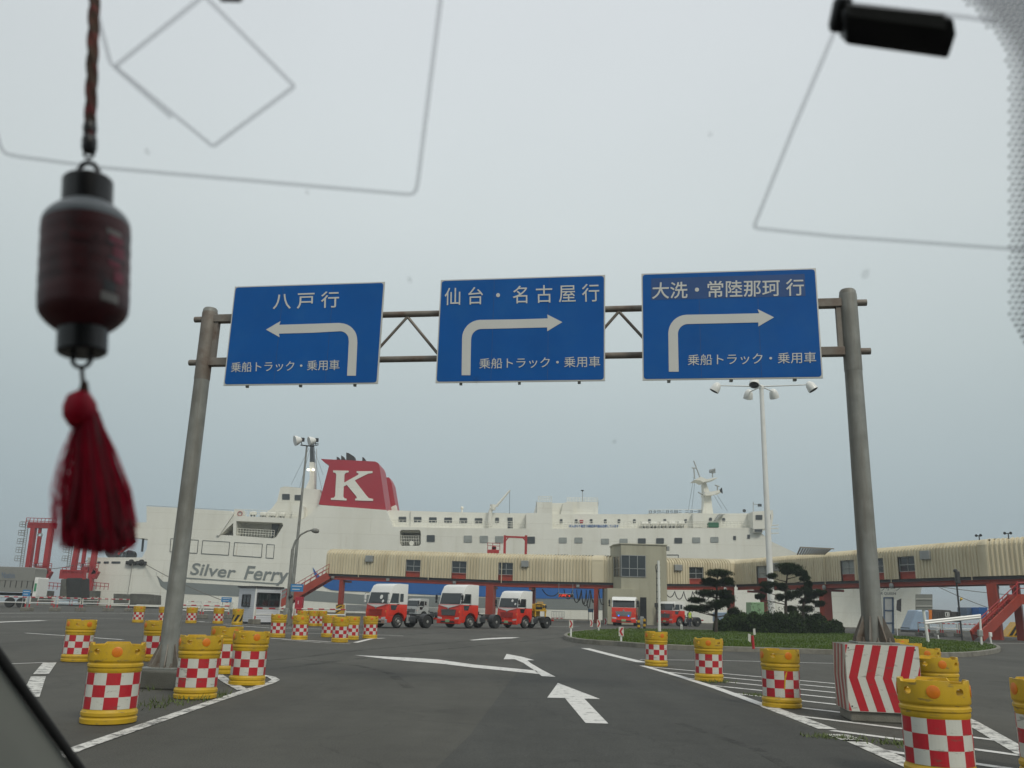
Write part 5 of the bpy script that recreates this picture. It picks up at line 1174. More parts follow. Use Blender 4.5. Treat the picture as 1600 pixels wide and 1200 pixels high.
    for s_ in (-1, 1):
        mb = MB(); mb.box((s_ * .88, 2.75, .68), (.55, .85, .48)); B(mb, 'fuel_tank', 'chassis', bevel=.1, seg=3)
        mb = MB(); mb.box((s_ * 1.10, 2.38, .70), (.10, .34, .62)); B(mb, 'tank_step', 'frame_grey', bevel=.02)
        mb = MB(); rr = .60
        arcp = [(4.45 + rr * math.cos(a), .5 + rr * math.sin(a)) for a in [math.pi * i / 10 for i in range(11)]]; arci = [(4.45 + (rr - .04) * math.cos(a), .5 + (rr - .04) * math.sin(a)) for a in [math.pi * i / 10 for i in range(11)]][::-1]
        mb.prism([(s_ * 1.22, y, z) for y, z in arcp + arci], (-s_ * .55, 0, 0)); B(mb, 'mudguard', 'chassis')
        mb = MB(); mb.box((s_ * .95, 5.05, .55), (.5, .02, .45)); B(mb, 'mud_flap', 'black')
        mb = MB(); mb.box((s_ * .9, 5.55, .75), (.35, .06, .14)); B(mb, 'tail_light', 'truck_red')
        for y, wd in ((1.30, .30), (4.45, .54)):
            mb = MB(); x0 = s_ * 1.20; a = (-s_, 0, 0)
            mb.lathe([(.30, .02), (.40, 0), (.47, .02), (.50, .07), (.50, wd - .06), (.46, wd), (.25, wd)], 28, (x0, y, .5), a); ty = B(mb, 'wheel', 'rubber', smooth=50)
            mb = MB()
            if y < 2: mb.lathe([(.31, .03), (.29, .01), (.24, .05), (.14, .02), (.13, -.03), (.07, -.05), (0, -.05)], 20, (x0, y, .5), a)
            else: mb.lathe([(.31, .03), (.29, .02), (.25, .14), (.13, .15), (.13, .03), (.09, .01), (0, .01)], 20, (x0, y, .5), a)
            for k in range(8):
                t = k * math.pi / 4; mb.lathe([(.022, 0), (.022, .05)], 6, (x0 - s_ * (.03 if y < 2 else .12), y + .185 * math.cos(t), .5 + .185 * math.sin(t)), (s_, 0, 0))
            B(mb, 'rim', 'rim', ty, smooth=40)
    # air lines behind the cab
    mb = MB()
    for x in (-.3, 0, .3): mb.tube([(x, 2.3, 1.9), (x, 2.5, 1.4), (x * .5, 3.0, 1.2)], .025, 5)
    B(mb, 'air_line', 'truck_red')
    return root
tractor('red and white tractor truck with chrome bumper, leftmost of the row of three', 601.5, 981.5, -42, .82, True, 'red', chrome_bumper=True, v_trim=True, white_discs=((.32, 2.32, .17), (.62, 2.0, .12)))
tractor('red and white tractor truck with black grille, middle of the row of three', 717, 982, -41, .87, True, 'dark')
t3 = tractor('red and white tractor truck carrying a yellow machine, rightmost of the row', 807, 982, -42, .80, True, 'red', white_discs=((.42, 2.45, .12), (.85, 2.15, .1)))
tractor('red and white truck with blue marker lamps facing us by the tower', 974.5, 978, -13, .98, False, 'chrome', v_trim=False, blue_lamps=True, frontc=True, visor=True)
tractor('red and white low cab truck right of the tower, side on', 1051, 978.5, -54, .90, False, 'dark', v_trim=False)
tractor('small grey truck partly hidden behind the leftmost red truck', 651, 968.5, -42, .72, False, 'dark', 'truck_grey', 'truck_grey', v_trim=False, group='plain trucks')
# yellow machine behind truck three's cab
root = thing('generator', 'yellow machine with black panel riding behind the cab of the truck', 'machine', t3.location, t3.rotation_euler.z); root.scale = t3.scale
def MG(mb, n, m, p=None, **k): return mb.build(n, m, p or root, local=True, **k)
mb = MB(); mb.box((.1, 3.55, 1.62), (2.1, 1.7, .12)); mb.box((-.2, 3.5, 1.35), (1.3, 1.5, .5)); 
for x in (-.9, 1.05):
    for y in (2.8, 4.3): mb.box((x, y, 1.35), (.12, .12, .6))
MG(mb, 'frame', 'machine', bevel=.02)
mb = MB(); mb.box((.2, 3.75, 1.95), (1.8, 1.3, .55)); MG(mb, 'housing', 'machine', bevel=.08)
mb = MB(); mb.box((1.13, 3.2, 1.97), (.06, 1.15, .62)); pn = MG(mb, 'panel', 'machine', bevel=.015)
mb = MB(); mb.box((1.165, 3.2, 1.97), (.02, 1.0, .48)); MG(mb, 'panel_face', 'black', pn)
mb = MB(); put_text(mb, '充電中', Vector((1.18, 2.80, 1.95)), Vector((1.18, 3.6, 1.95)), Vector((1.18, 2.80, 2.14)), .01, (1, 0, 0), offset=.01); MG(mb, 'lettering', 'machine', pn)
mb = MB(); mb.tube([(.9, 3.3, 2.2), (.9, 3.3, 2.4), (.9, 4.1, 2.4), (.9, 4.1, 2.2)], .04, 6); mb.tube([(-.6, 3.3, 2.2), (-.6, 3.3, 2.4), (-.6, 4.1, 2.4), (-.6, 4.1, 2.2)], .04, 6); MG(mb, 'handle', 'machine')
mb = MB()
for y in (3.9, 4.25): mb.lathe([(.16, 0), (.16, .12), (.05, .14)], 14, (1.0, y, 2.0), (1, 0, 0))
MG(mb, 'intake', 'dark', smooth=40)

# lorry with grey tarpaulin, far left
Y = 92; c = yp(20, 950, Y); root = thing('lorry', 'grey tarpaulin sided lorry cut off by the left picture edge', 'lorry', (c.x, Y, 0))
xa, xb = yp(-60, 900, Y).x, yp(53.5, 900, Y).x; z1, z2, z3 = yp(50, 886.5, Y).z, yp(50, 908.5, Y).z, yp(50, 926, Y).z
mb = MB(); mb.prism([(xa, Y, z2), (xb, Y, z2), (xb, Y, z1 - .1), (xb - .15, Y, z1), (xa, Y, z1)], (0, 2.45, 0)); tp = mb.build('tarpaulin', 'tarp', root, bevel=.05)
mb = MB(); put_text(mb, 'Nisshin', yp(3, 903, Y - .02), yp(23, 903.5, Y - .02), yp(3, 894, Y - .02), .01, (0, -1, 0)); mb.build('lettering', 'bluegrey', tp)
mb = MB(); mb.box(((xa + xb) / 2, Y + 1.22, (z2 + z3) / 2), (xb - xa - .05, 2.4, z2 - z3)); sg = mb.build('side_gate', 'tarp', root, bevel=.02)
mb = MB()
for k in range(14): x = xa + (xb - xa) * k / 13; mb.box((x, Y - .02, (z2 + z3) / 2 + .25), (.05, .05, .7))
mb.build('gate_strap', 'dark', sg)
mb = MB(); mb.box(((xa + xb) / 2, Y + 1.2, z3 - .2), (xb - xa, 1.0, .3)); mb.build('chassis', 'chassis', root)
mb = MB(); mb.box((xb + .22, Y + 1.22, 2.1), (.40, 2.3, 2.0)); cb = mb.build('cab', 'truck_white', root, bevel=.1)
mb = MB(); mb.box((xb + .28, Y + .05, 2.1), (.2, .06, .8)); mb.build('side_panel', mat('lorry_green', (.05, .25, .12), .4), cb)
for k in (1.0, 2.2, 5.5, 6.7):
    mb = MB(); mb.lathe([(.2, 0), (.48, 0), (.5, .05), (.5, .28), (.2, .28)], 20, (xb - k, Y + .05, .5), (0, 1, 0)); mb.build('wheel', 'rubber', root, smooth=40)

# ================================================================== BOOTH
a, b, c_ = gp(394.5, 975.5), gp(435.5, 975.5), gp(369, 974.5)
zt = yp(396, 918, a.y).z
root = thing('ticket_booth', 'white clapboard booth with dark windows before the ship', 'booth', ((a.x + b.x) / 2, a.y + 1.2, 0))
d1 = (b - a).normalized(); d2 = Vector((-.62, .78, 0)); W1 = (b - a).length; 
k = (c_ - a); W2 = 2.0
rc_ = ray(370.5, 960); tpar = ((a.x * rc_.y - a.y * rc_.x)) / (d2.y * rc_.x - d2.x * rc_.y); W2 = min(3.0, max(1.2, abs(tpar)))
A, Bp, Cp, Dp = a, b, a + d2 * W2, b + d2 * W2
mb = MB(); mb.prism([A + ZV * .12, Bp + ZV * .12, Dp + ZV * .12, Cp + ZV * .12], (0, 0, zt - .12)); n = 14
wall = mb.build('wall', 'booth', root)
mb = MB()
for P, Q, nn in ((A, Bp, Vector((d1.y, -d1.x, 0))), (Cp, A, Vector((d2.y, -d2.x, 0)) * -1)):
    if nn.y > 0: nn = -nn
    for k in range(15):
        z = .14 + k * (zt - .2) / 15; mb.prism([P + nn * .002 + ZV * z, P + nn * .022 + ZV * z, P + nn * .004 + ZV * (z + (zt - .2) / 15), P + nn * .002 + ZV * (z + (zt - .2) / 15)], Q - P)
mb.build('siding', 'booth', wall)
mb = MB(); o_2 = .12
mb.prism([A - d1 * o_2 - d2 * o_2 + ZV * zt, Bp + d1 * o_2 - d2 * o_2 + ZV * zt, Dp + d1 * o_2 + d2 * o_2 + ZV * zt, Cp - d1 * o_2 + d2 * o_2 + ZV * zt], (0, 0, .10)); mb.build('roof', 'dark', root)
mb = MB(); mb.prism([A + ZV * 0, Bp, Dp, Cp], (0, 0, .12)); mb.build('base', 'dark', root)
for x, dz in ((.02, 0), (.97, 0)):
    mb = MB(); mb.bar(A + (Bp - A) * x - ZV * -.12 + Vector((0, -.03, 0)), A + (Bp - A) * x + ZV * zt + Vector((0, -.03, 0)), .07, .05, up=(0, 1, 0)); mb.build('corner_board', 'white', root)
nf = Vector((d1.y, -d1.x, 0)); nf = nf if nf.y < 0 else -nf
def bw(P, Q, s0, s1, z0, z1, nn):
    f_ = MB(); p0, p1 = P + (Q - P) * s0 + nn * .05, P + (Q - P) * s1 + nn * .05
    for z in (z0, z1): f_.bar(p0 + ZV * z, p1 + ZV * z, .06, .06)
    for p in (p0, p1): f_.bar(p + ZV * z0, p + ZV * z1, .06, .06, up=nn)
    fo = f_.build('window', 'dark', root); g = MB(); g.prism([p0 + ZV * z0 - nn * .02, p1 + ZV * z0 - nn * .02, p1 + ZV * z1 - nn * .02, p0 + ZV * z1 - nn * .02], nn * .01); g.build('pane', 'glass', fo)
    g = MB(); pm = p0 + (p1 - p0) * .52; g.bar(pm + ZV * z0, pm + ZV * z1, .05, .04, up=nn); g.build('mullion', 'dark', fo)
hz = zt
bw(A, Bp, .07, .92, hz * .50, hz * .86, nf)
nl = Vector((d2.y, -d2.x, 0)); nl = nl if nl.y < 0 else -nl
bw(Cp, A, .28, .74, hz * .48, hz * .80, nl)

# ================================================================== FENCES
def guard(p0, p1, label, h=1.05, feet=True, grp='red and white guard rails on the yard', mid=False):
    d = (p1 - p0); l = d.length; d.normalize(); root = thing('guard_rail', label, 'guard rail', (p0 + p1) / 2, 0, grp)
    n = max(3, round(l / .55)); zt = h
    mb = MB()
    for k in range(n): mb.tube([p0 + d * (l * k / n) + ZV * zt, p0 + d * (l * (k + 1) / n) + ZV * zt], .05, 8, m=k % 2)
    mb.build('top_rail', ['red_sheet', 'white_sheet'], root)
    mb = MB(); mb.tube([p0 + ZV * (zt * .62), p1 + ZV * (zt * .62)], .045, 8); mb.build('lower_rail', 'white', root)
    for p in [p0, p1] + ([(p0 + p1) / 2] if mid else []):
        mb = MB(); mb.tube([p + ZV * (.05), p + ZV * (zt * .52)], .055, 8, m=0); mb.tube([p + ZV * (zt * .52), p + ZV * zt], .055, 8, m=1); mb.build('post', ['red_sheet', 'white_sheet'], root)
        if feet: mb = MB(); mb.box(p + ZV * .16, (.62, .5, .32), rotz(math.atan2(d.y, d.x))); mb.build('foot', 'concrete', root, bevel=.04)
for i, (x0, x1, y) in enumerate(((-60, 38, 954.6), (44.5, 83, 954.8), (88, 123.5, 955), (127, 166, 955), (171, 200, 955.2))):
    guard(gp(x0, y), gp(x1, y), ('red and white guard rail cut by the left picture edge', 'red and white guard rail in front of the first red portal', 'red and white guard rail below the lantern tassel', 'red and white guard rail in front of the white stern', 'short red and white guard rail ending before the quay blocks')[i], 1.15)
for i, (x0, x1, y) in enumerate(((262, 312, 966), (316, 356, 966.5))): guard(gp(x0, y), gp(x1, y), ('red and white guard rail crossing behind the left gantry post', 'red and white guard rail left of the white booth')[i], .95)
for i, (x0, x1, y) in enumerate(((397, 456, 975.5), (459.5, 538, 974.5))): guard(gp(x0, y), gp(x1, y), ('red and white guard rail across the front of the white booth', 'red and white guard rail behind the barrel cluster')[i], .98)
for i, (x0, x1, y) in enumerate(((1436, 1451, 993), (1453, 1470.5, 994), (1474, 1496.5, 994.5), (1500, 1526, 995.5))): guard(gp(x0, y), gp(x1, y), ('far right guard rail beside the grey sign post', 'far right guard rail second from the grey sign post', 'far right guard rail just left of the dark signal pole', 'far right guard rail at the red stair foot')[i], 1.15)
for i, (x0, x1, y) in enumerate(((58, 80, 946.5), (82, 108, 946.5), (112, 152, 946.8))): guard(gp(x0, y), gp(x1, y), ('distant guard rail at the foot of the first red portal', 'distant guard rail before the dark fender blocks', 'distant guard rail before the white stern wall')[i], 1.15, False)
def hoop(p0, p1, label, h, m='white'):
    root = thing('hoop_barrier', label, 'barrier', (p0 + p1) / 2, 0, 'white hoop barriers'); r = .25; d = (p1 - p0).normalized()
    mb = MB(); mb.tube([p0, p0 + ZV * (h - r), p0 + d * r * .3 + ZV * (h - r * .3), p0 + d * r + ZV * h, p1 - d * r + ZV * h, p1 - d * r * .3 + ZV * (h - r * .3), p1 + ZV * (h - r), p1], .05, 8); mb.build('hoop', m, root, smooth=60)
    mb = MB(); mb.tube([p0 + d * (p1 - p0).length * .25 + ZV * (h + .001), p0 + d * (p1 - p0).length * .45 + ZV * (h + .001)], .056, 8); mb.build('red_band', 'red_sheet', root)
    mb = MB(); mb.tube([p0 + ZV * h * .5, p1 + ZV * h * .5], .04, 6); mb.build('rail', m, root)
for i, (x0, x1, y) in enumerate(((291, 314, 951.5), (318, 340, 952), (345, 367, 952.5))): hoop(gp(x0, y), gp(x1, y), ('distant white hoop barrier just right of the left post', 'distant white hoop barrier, second from the left post', 'distant white hoop barrier under the small blue sign')[i], 1.0)
for i, (x0, x1, y) in enumerate(((1420.5, 1438, 984), (1452, 1466, 985.5))): hoop(gp(x0, y), gp(x1, y), ('white hoop barrier before the pale blue lorry', 'white hoop barrier below the dark container')[i], .95)
for i in range(4):
    x0 = 862 + i * 21.5; p0, p1 = gp(x0, 967.3), gp(x0 + 20, 967.6); h = 1.05
    root = thing('crowd_barrier', ('pipe barrier with red band just right of the yellow machine', 'pipe barrier with red band, second from the yellow machine', 'pipe barrier with red band before the blue sign', 'pipe barrier with red band nearest the tower')[i], 'barrier', (p0 + p1) / 2, 0, 'pipe barriers along the quay')
    mb = MB()
    for z in (.22, h): mb.tube([p0 + ZV * z, p1 + ZV * z], .035, 5)
    for k in range(9): q = p0 + (p1 - p0) * k / 8; mb.tube([q + ZV * (.22 if 0 < k < 8 else 0), q + ZV * h], .028, 5)
    mb.build('pipe_frame', 'frame_grey', root); n = 6; mb = MB()
    for k in range(n): mb.tube([p0 + (p1 - p0) * k / n + ZV * .12 - Vector((0, .06, 0)), p0 + (p1 - p0) * (k + 1) / n + ZV * .12 - Vector((0, .06, 0))], .06, 6, m=k % 2)
    mb.build('banded_rail', ['red_sheet', 'white_sheet'], root)

# ================================================================== LAMPS AND POLES
# two-headed floodlight mast
b = gp(449, 977); t = yp(471, 696, b.y + .4); b = Vector((b.x, b.y + .4, 0)); vx = b.x
root = thing('floodlight_mast', 'slim tall mast with two pale floodlights above the booth', 'light mast', b)
tx = Vector((b.x + .12, b.y, t.z)); mb = MB(); mb.tube([b, b + (tx - b) * .4, tx], [.13, .10, .06], 10); mb.build('pole', 'galv', root, smooth=50)
mb = MB(); mb.bar(tx + Vector((-.42, 0, .02)), tx + Vector((.5, -.1, -.06)), .07); mb.build('crossarm', 'dark', root)
for o, s_ in ((-.62, 1.12), (.32, 1)):
    c = tx + Vector((o, -.1, .32)); mb = MB(); mb.lathe([(.10, -.28), (.17, -.2), (.26 * s_, .0), (.30 * s_, .12), (.31 * s_, .2)], 18, c, (-.75, -.45, -.25)); h = mb.build('lamp_head', 'white', root, smooth=50)
    mb = MB(); mb.box(c + Vector((.28, .15, .08)), (.24, .2, .24)); mb.tube([c + Vector((.2, .1, 0)), tx + Vector((o + .3, 0, 0))], .03, 5); mb.build('ballast', 'dark', h)
# curved street lamp on its thicker pole
b = gp(446.5, 977.5); z1 = yp(459, 858, b.y).z
root = thing('street_lamp', 'grey street lamp with curved arm beside the booth', 'street lamp', b)
mb = MB(); mb.tube([b, b + ZV * .9, b + ZV * .95, b + ZV * z1], [.20, .19, .125, .105], 14); po = mb.build('pole', 'galv', root, smooth=40)
c = b + ZV * z1; P = [c, c + Vector((.12, 0, .5)), c + Vector((.45, -.05, .92)), c + Vector((.85, -.05, 1.15)), c + Vector((1.15, -.05, 1.22))]; mb = MB(); mb.tube(P, [.085, .065, .055, .05, .045], 8); mb.build('arm', 'galv', root, smooth=60)
mb = MB(); mb.lathe([(.03, -.1), (.07, 0), (.14, .12), (.16, .3), (.12, .46), (.0, .52)], 14, c + Vector((1.1, -.05, 1.21)), (1, -.1, -.12)); mb.build('lamp_head', 'galv', root, smooth=60)
mb = MB(); mb.lathe([(.11, 0), (.13, .12), (.08, .2)], 10, c + Vector((.12, -.1, -2.9)), (.6, -.6, -.1)); mb.build('speaker', 'dark', po)
mb = MB(); mb.box(b + Vector((.0, -.24, .6)), (.3, .3, .9)); mb.build('control_box', 'galv', root, bevel=.03)
# tall white mast with a crown of floodlights
Y = 76; t = yp(1189.5, 603, Y); bx = t.x; root = thing('high_mast_light', 'tall white tapered mast with five splayed floodlights', 'light mast', (bx, Y, 0))
mb = MB(); mb.tube([(bx, Y, 0), (bx, Y, t.z * .5), (bx, Y, t.z)], [.285, .245, .19], 20); mb.build('pole', 'white', root, smooth=60)
mb = MB(); mb.lathe([(.22, -.3), (.24, -.1), (.20, .05), (.10, .1)], 16, t); mb.build('hub', 'white', root, smooth=40)
for (ax, ay, ext) in ((-1, .25, 3.75), (-.52, -1.0, 2.75), (1, -.42, 4.0), (.68, .95, 3.1), (-.1, 1.2, 3.0)):
    d = Vector((ax, ay, 0)).normalized(); e_ = t + d * ext + ZV * (.16 if ay > 0 else -.18); mb = MB(); mb.tube([t - ZV * .05, e_], [.065, .05], 8); ar = mb.build('arm', 'white', root)
    mb = MB(); ax_ = (d * .55 + Vector((0, 0, -.95))).normalized() if True else 0
    mb.lathe([(.10, -.42), (.22, -.36), (.38, -.1), (.44, .25), (.45, .5), (.40, .5), (.34, .42), (.0, .40)], 20, e_ + d * .25 - ZV * .1, ax_, ms=[0, 0, 0, 0, 0, 1, 1]); mb.build('lamp_head', ['white', 'dark'], ar, smooth=50)
# white pole with climbing steps
b = gp(1030.5, 991); z1 = yp(1031, 876, b.y).z; root = thing('white_step_pole', 'white pole with climbing steps and a coiled cable before the tower', 'pole', b)
mb = MB(); mb.tube([b, b + ZV * z1 * .6, b + ZV * z1], [.11, .10, .085], 12); mb.build('shaft', 'white', root, smooth=50)
mb = MB()
for k in range(9): z = 1.0 + k * (z1 - 1.3) / 8; mb.bar(b + ZV * z + Vector((-.2, -.02, 0)), b + ZV * z + Vector((.12, -.02, 0)), .06, .05)
mb.build('step', 'dark', root)
mb = MB(); cx = b + Vector((-.17, -.05, 0)); mb.tube([cx + ZV * .8, cx + ZV * (z1 - .8), cx + Vector((-.06, 0, z1 - .4)), cx + Vector((.03, 0, z1 - .25)), cx + Vector((.06, 0, z1 - .5)), cx + Vector((0, 0, z1 - .9))], .025, 6); mb.box(b + Vector((-.2, 0, 1.9)), (.2, .2, .3)); mb.build('cable', 'dark', root)
# dark signal pole at the right
b = gp(1504, 1005); z1 = yp(1506, 892, b.y).z; root = thing('signal_pole', 'thin dark pole with a signal head at the right lawn end', 'signal', b)
mb = MB(); mb.tube([b, b + ZV * z1], .06, 8); mb.build('pole', 'dark', root); mb = MB(); mb.box(b + Vector((.08, -.05, z1 - .45)), (.28, .28, .85)); h = mb.build('signal_head', 'dark', root, bevel=.06)
mb = MB(); mb.lathe([(.13, -.1), (.14, .02), (.08, .1)], 12, b + Vector((-.02, -.05, z1)), (0, 0, 1)); mb.build('cap', 'dark', h); mb = MB(); mb.lathe([(.03, 0), (.10, .2)], 10, b + Vector((.10, -.05, z1 * .58)), (.2, -.5, .6)); mb.build('yellow_lamp', 'yellow', root)
# grey sign back on white post, white gate rail
b = gp(1451, 1008); Y = b.y; root = thing('sign_post', 'grey sign seen from behind on a leaning white post', 'sign', b)
mb = MB(); mb.tube([b, yp(1439.5, 930, Y)], .085, 10); mb.build('post', 'white', root)
mb = MB(); mb.prism([yp(x, y, Y - .15) for x, y in ((1431, 953), (1457, 953), (1457, 928.5), (1431, 928.5))], (0, .05, 0)); q = mb.build('sign_board', 'signback', root)
mb = MB()
for y in (936, 947): mb.bar(yp(1431, y, Y - .18), yp(1457, y, Y - .18), .05, .05)
mb.build('stiffener', 'alu', q)
b = gp(1534, 1012.5); root = thing('gate_rail', 'white double rail gate bar sloping up to the right on the lawn', 'gate', b)
mb = MB()
for dy in (0, 3.2): mb.tube([yp(1445, 971 + dy, 33.5), yp(1532, 961.5 + dy, 33.5)], .045, 8)
mb.build('rail', 'white', root); mb = MB(); mb.tube([b, yp(1531, 961, b.y)], .06, 8); mb.build('post', 'white', root); mb = MB(); mb.box(yp(1531.5, 989, b.y), (.25, .2, .35)); mb.build('junction_box', 'frame_grey', root, bevel=.02)
b = gp(1550, 1010.5); root = thing('meter_post', 'short white post with a small white box by the right kerb', 'post', b)
mb = MB(); mb.tube([b, yp(1547, 995, b.y)], .05, 8); mb.build('post', 'white', root); mb = MB(); mb.box(yp(1547.5, 991.5, b.y), (.16, .14, .26)); mb.build('box', 'white', root, bevel=.02)
b = gp(1467, 1002.5); root = thing('box_post', 'short white post with a grey box on the lawn beside the signal pole', 'post', b)
mb = MB(); mb.tube([b, yp(1465.5, 992, b.y)], .05, 8); mb.build('post', 'white', root); mb = MB(); mb.box(yp(1464, 987.5, b.y), (.16, .14, .22)); mb.build('box', 'frame_grey', root, bevel=.02)
# blue framed tall board behind the right post
b = gp(1390, 991.5); Y = b.y; root = thing('notice_board', 'tall narrow blue framed white board right of the right post', 'sign', b)
mb = MB(); 
for x0, x1 in ((1381, 1383.5), (1394, 1397.5)): mb.prism([yp(x, y, Y) for x, y in ((x0, 990), (x1, 990), (x1 - 1, 933), (x0, 933))], (0, .15, 0))
for y in (934, 954, 973.5): mb.bar(yp(1382, y, Y + .05), yp(1396, y, Y + .05), .1, .12)
mb.build('frame', 'bluegrey', root); mb = MB(); mb.prism([yp(x, y, Y + .06) for x, y in ((1383, 988), (1395, 988), (1394, 934), (1382, 934))], (0, .06, 0)); mb.build('panel', 'white', root)
b = gp(1402.5, 993); root = thing('white_marker_pole', 'thin white pole with a dark board right of the blue framed board', 'pole', b)
mb = MB(); mb.tube([b, yp(1399, 936, b.y)], .035, 6); mb.build('pole', 'white', root); mb = MB(); mb.prism([yp(x, y, b.y) for x, y in ((1400.5, 953), (1408, 956), (1408.5, 935), (1402, 938))], (0, .06, 0)); mb.build('board', 'dark', root)
# small signs and posts round the island
def delin(px, py, top, w, label, flip=False, m=('white_sheet', 'red_sheet')):
    b = gp(px, py, .0 if py < 992 else .15); Y = b.y; root = thing('delineator', label, 'marker post', b, 0, 'chevron marker posts around the lawn tip')
    t = yp(px, top, Y); s_ = Y / FPX; mb = MB(); mb.tube([b, Vector((b.x, Y, t.z))], .045, 8); mb.build('post', 'white', root)
    hw = w * s_ / 2; ph = 11.5 * s_ * (w / 5.5) ** .5; mb = MB(); mb.prism([(b.x - hw, Y - .06, t.z - ph), (b.x + hw, Y - .06, t.z - ph), (b.x + hw, Y - .06, t.z), (b.x - hw, Y - .06, t.z)], (0, .02, 0)); q = mb.build('plate', m[0], root)
    k = -1 if flip else 1; mb = MB(); zc = t.z - ph / 2
    mb.prism([(b.x + k * hw * x, Y - .066, zc + ph * z) for x, z in ((.9, .42), (.1, .42), (-.8, 0), (.1, -.42), (.9, -.42), (.0, 0))], (0, .005, 0)); mb.build('chevron', m[1], q)
delin(892, 996, 968.5, 6, 'red chevron marker post at the left tip of the lawn', True)
delin(935.5, 989.5, 968, 5.5, 'red chevron marker post behind the lawn near the front facing truck', True)
delin(970.5, 1003.5, 979.5, 7.5, 'red chevron marker post nearest the road, in front of the facing truck')
delin(924, 979.5, 968, 4.5, 'small distant chevron marker left of the facing truck', True); delin(946, 976.5, 965.5, 4.5, 'small distant tilted chevron marker just left of the facing truck', True)
for px, py, top, label in ((998, 987.5, 969, 'yellow and black banded post in front of the facing truck'), (1007, 986.5, 967, 'yellow and black banded post right of the facing truck')):
    b = gp(px, py); root = thing('banded_post', label, 'bollard', b, 0, 'yellow and black posts'); t = yp(px, top, b.y).z; mb = MB()
    for k in range(5): mb.tube([b + ZV * t * k / 5, b + ZV * t * (k + 1) / 5], .10, 10, m=k % 2)
    mb.build('shaft', ['machine', 'black'], root); mb = MB(); mb.lathe([(.10, 0), (.08, .04), (0, .05)], 10, b + ZV * t); mb.build('cap', 'black', root)
b = gp(1003, 985); mb = MB(); mb.box(b + ZV * .75, (.3, .25, .6)); mb.tube([b, b + ZV * .6], .05, 8); tag(mb.build('meter_box', 'frame_grey', bevel=.02), 'small grey box on a stand between the two banded posts', 'box')
b = gp(1065, 987.5); root = thing('kilometre_post', 'small white number stake standing behind the lawn', 'marker post', b); t = yp(1065, 976, b.y); mb = MB(); mb.box((b.x, b.y, t.z / 2), (.16, .08, t.z)); mb.build('stake', 'white', root, bevel=.015)
mb = MB(); put_text(mb, '3', Vector((b.x - .05, b.y - .045, t.z * .45)), Vector((b.x + .05, b.y - .045, t.z * .45)), Vector((b.x - .05, b.y - .045, t.z * .85)), .004, (0, -1, 0)); mb.build('numeral', 'dark', root)
b = gp(1177.5, 1014, .17); root = thing('bent_marker_post', 'broken red post with two bent white plates on the lawn edge', 'marker post', b)
mb = MB(); mb.tube([b, yp(1175.5, 993, b.y)], .055, 10); mb.build('post', 'red_sheet', root)
for P in (((1169, 1001), (1173, 1004), (1173, 991), (1169, 990)), ((1177.5, 992), (1181, 992), (1180, 982), (1176.5, 982.5))):
    mb = MB(); mb.prism([yp(x, y, b.y - .03) for x, y in P], (0, .015, 0)); mb.build('plate', 'white_sheet', root)
def bluesign(px, py, w, h, Y, label, base):
    c = yp(px, py, Y); s_ = Y / FPX; root = thing('blue_sign', label, 'sign', (c.x, Y, base), 0, 'small blue signs on the yard'); mb = MB(); mb.box(c, (w * s_, .06, h * s_)); bo = mb.build('board', mat('sky_blue_sign', (.03, .19, .42), .5) if 'sky_blue_sign' not in bpy.data.materials else bpy.data.materials['sky_blue_sign'], root)
    mb = MB()
    for k in range(2): mb.box(c + Vector((-.05 * k, -.035, (.22 - .42 * k) * h * s_)), (w * s_ * (.8 - .2 * k), .01, h * s_ * .09))
    mb.build('lettering', 'white', bo)
    if base == 0:
        mb = MB()
        for o in (-.38, .38): mb.tube([(c.x + o * w * s_, Y + .05, 0), (c.x + o * w * s_, Y + .05, c.z)], .04, 6)
        mb.build('leg', 'frame_grey', root)
bluesign(41.5, 926.5, 11.5, 9, 84, 'small blue sign in front of the grey lorry', 0); bluesign(354, 937, 15.5, 7, 92, 'small blue sign left of the white booth', 0); bluesign(923, 954, 8, 5, 104, 'small blue sign left of the tower foot', 0)
q = gp(446.5, 977.5); bluesign(464, 918.5, 19, 11, q.y - .25, 'blue direction sign fixed to the street lamp pole', 2.2)
# red pillar by the stair foot
b = gp(465.5, 967.5); root = thing('red_pillar', 'dark red pillar box on a low red base by the walkway stair', 'pillar', (b.x, b.y, 0)); mb = MB(); zt = yp(466, 932.5, b.y).z; mb.box((b.x, b.y, zt / 2 + .3), (.62, .6, zt - .6)); mb.build('cabinet', 'ship_red', root, bevel=.03)
mb = MB(); mb.box((b.x, b.y, .3), (1.9, 1.2, .6)); mb.build('base', 'crane_red', root, bevel=.08); mb = MB(); mb.box((b.x - .03, b.y - .31, zt * .75), (.05, .02, .28)); mb.build('notice', 'white', root)
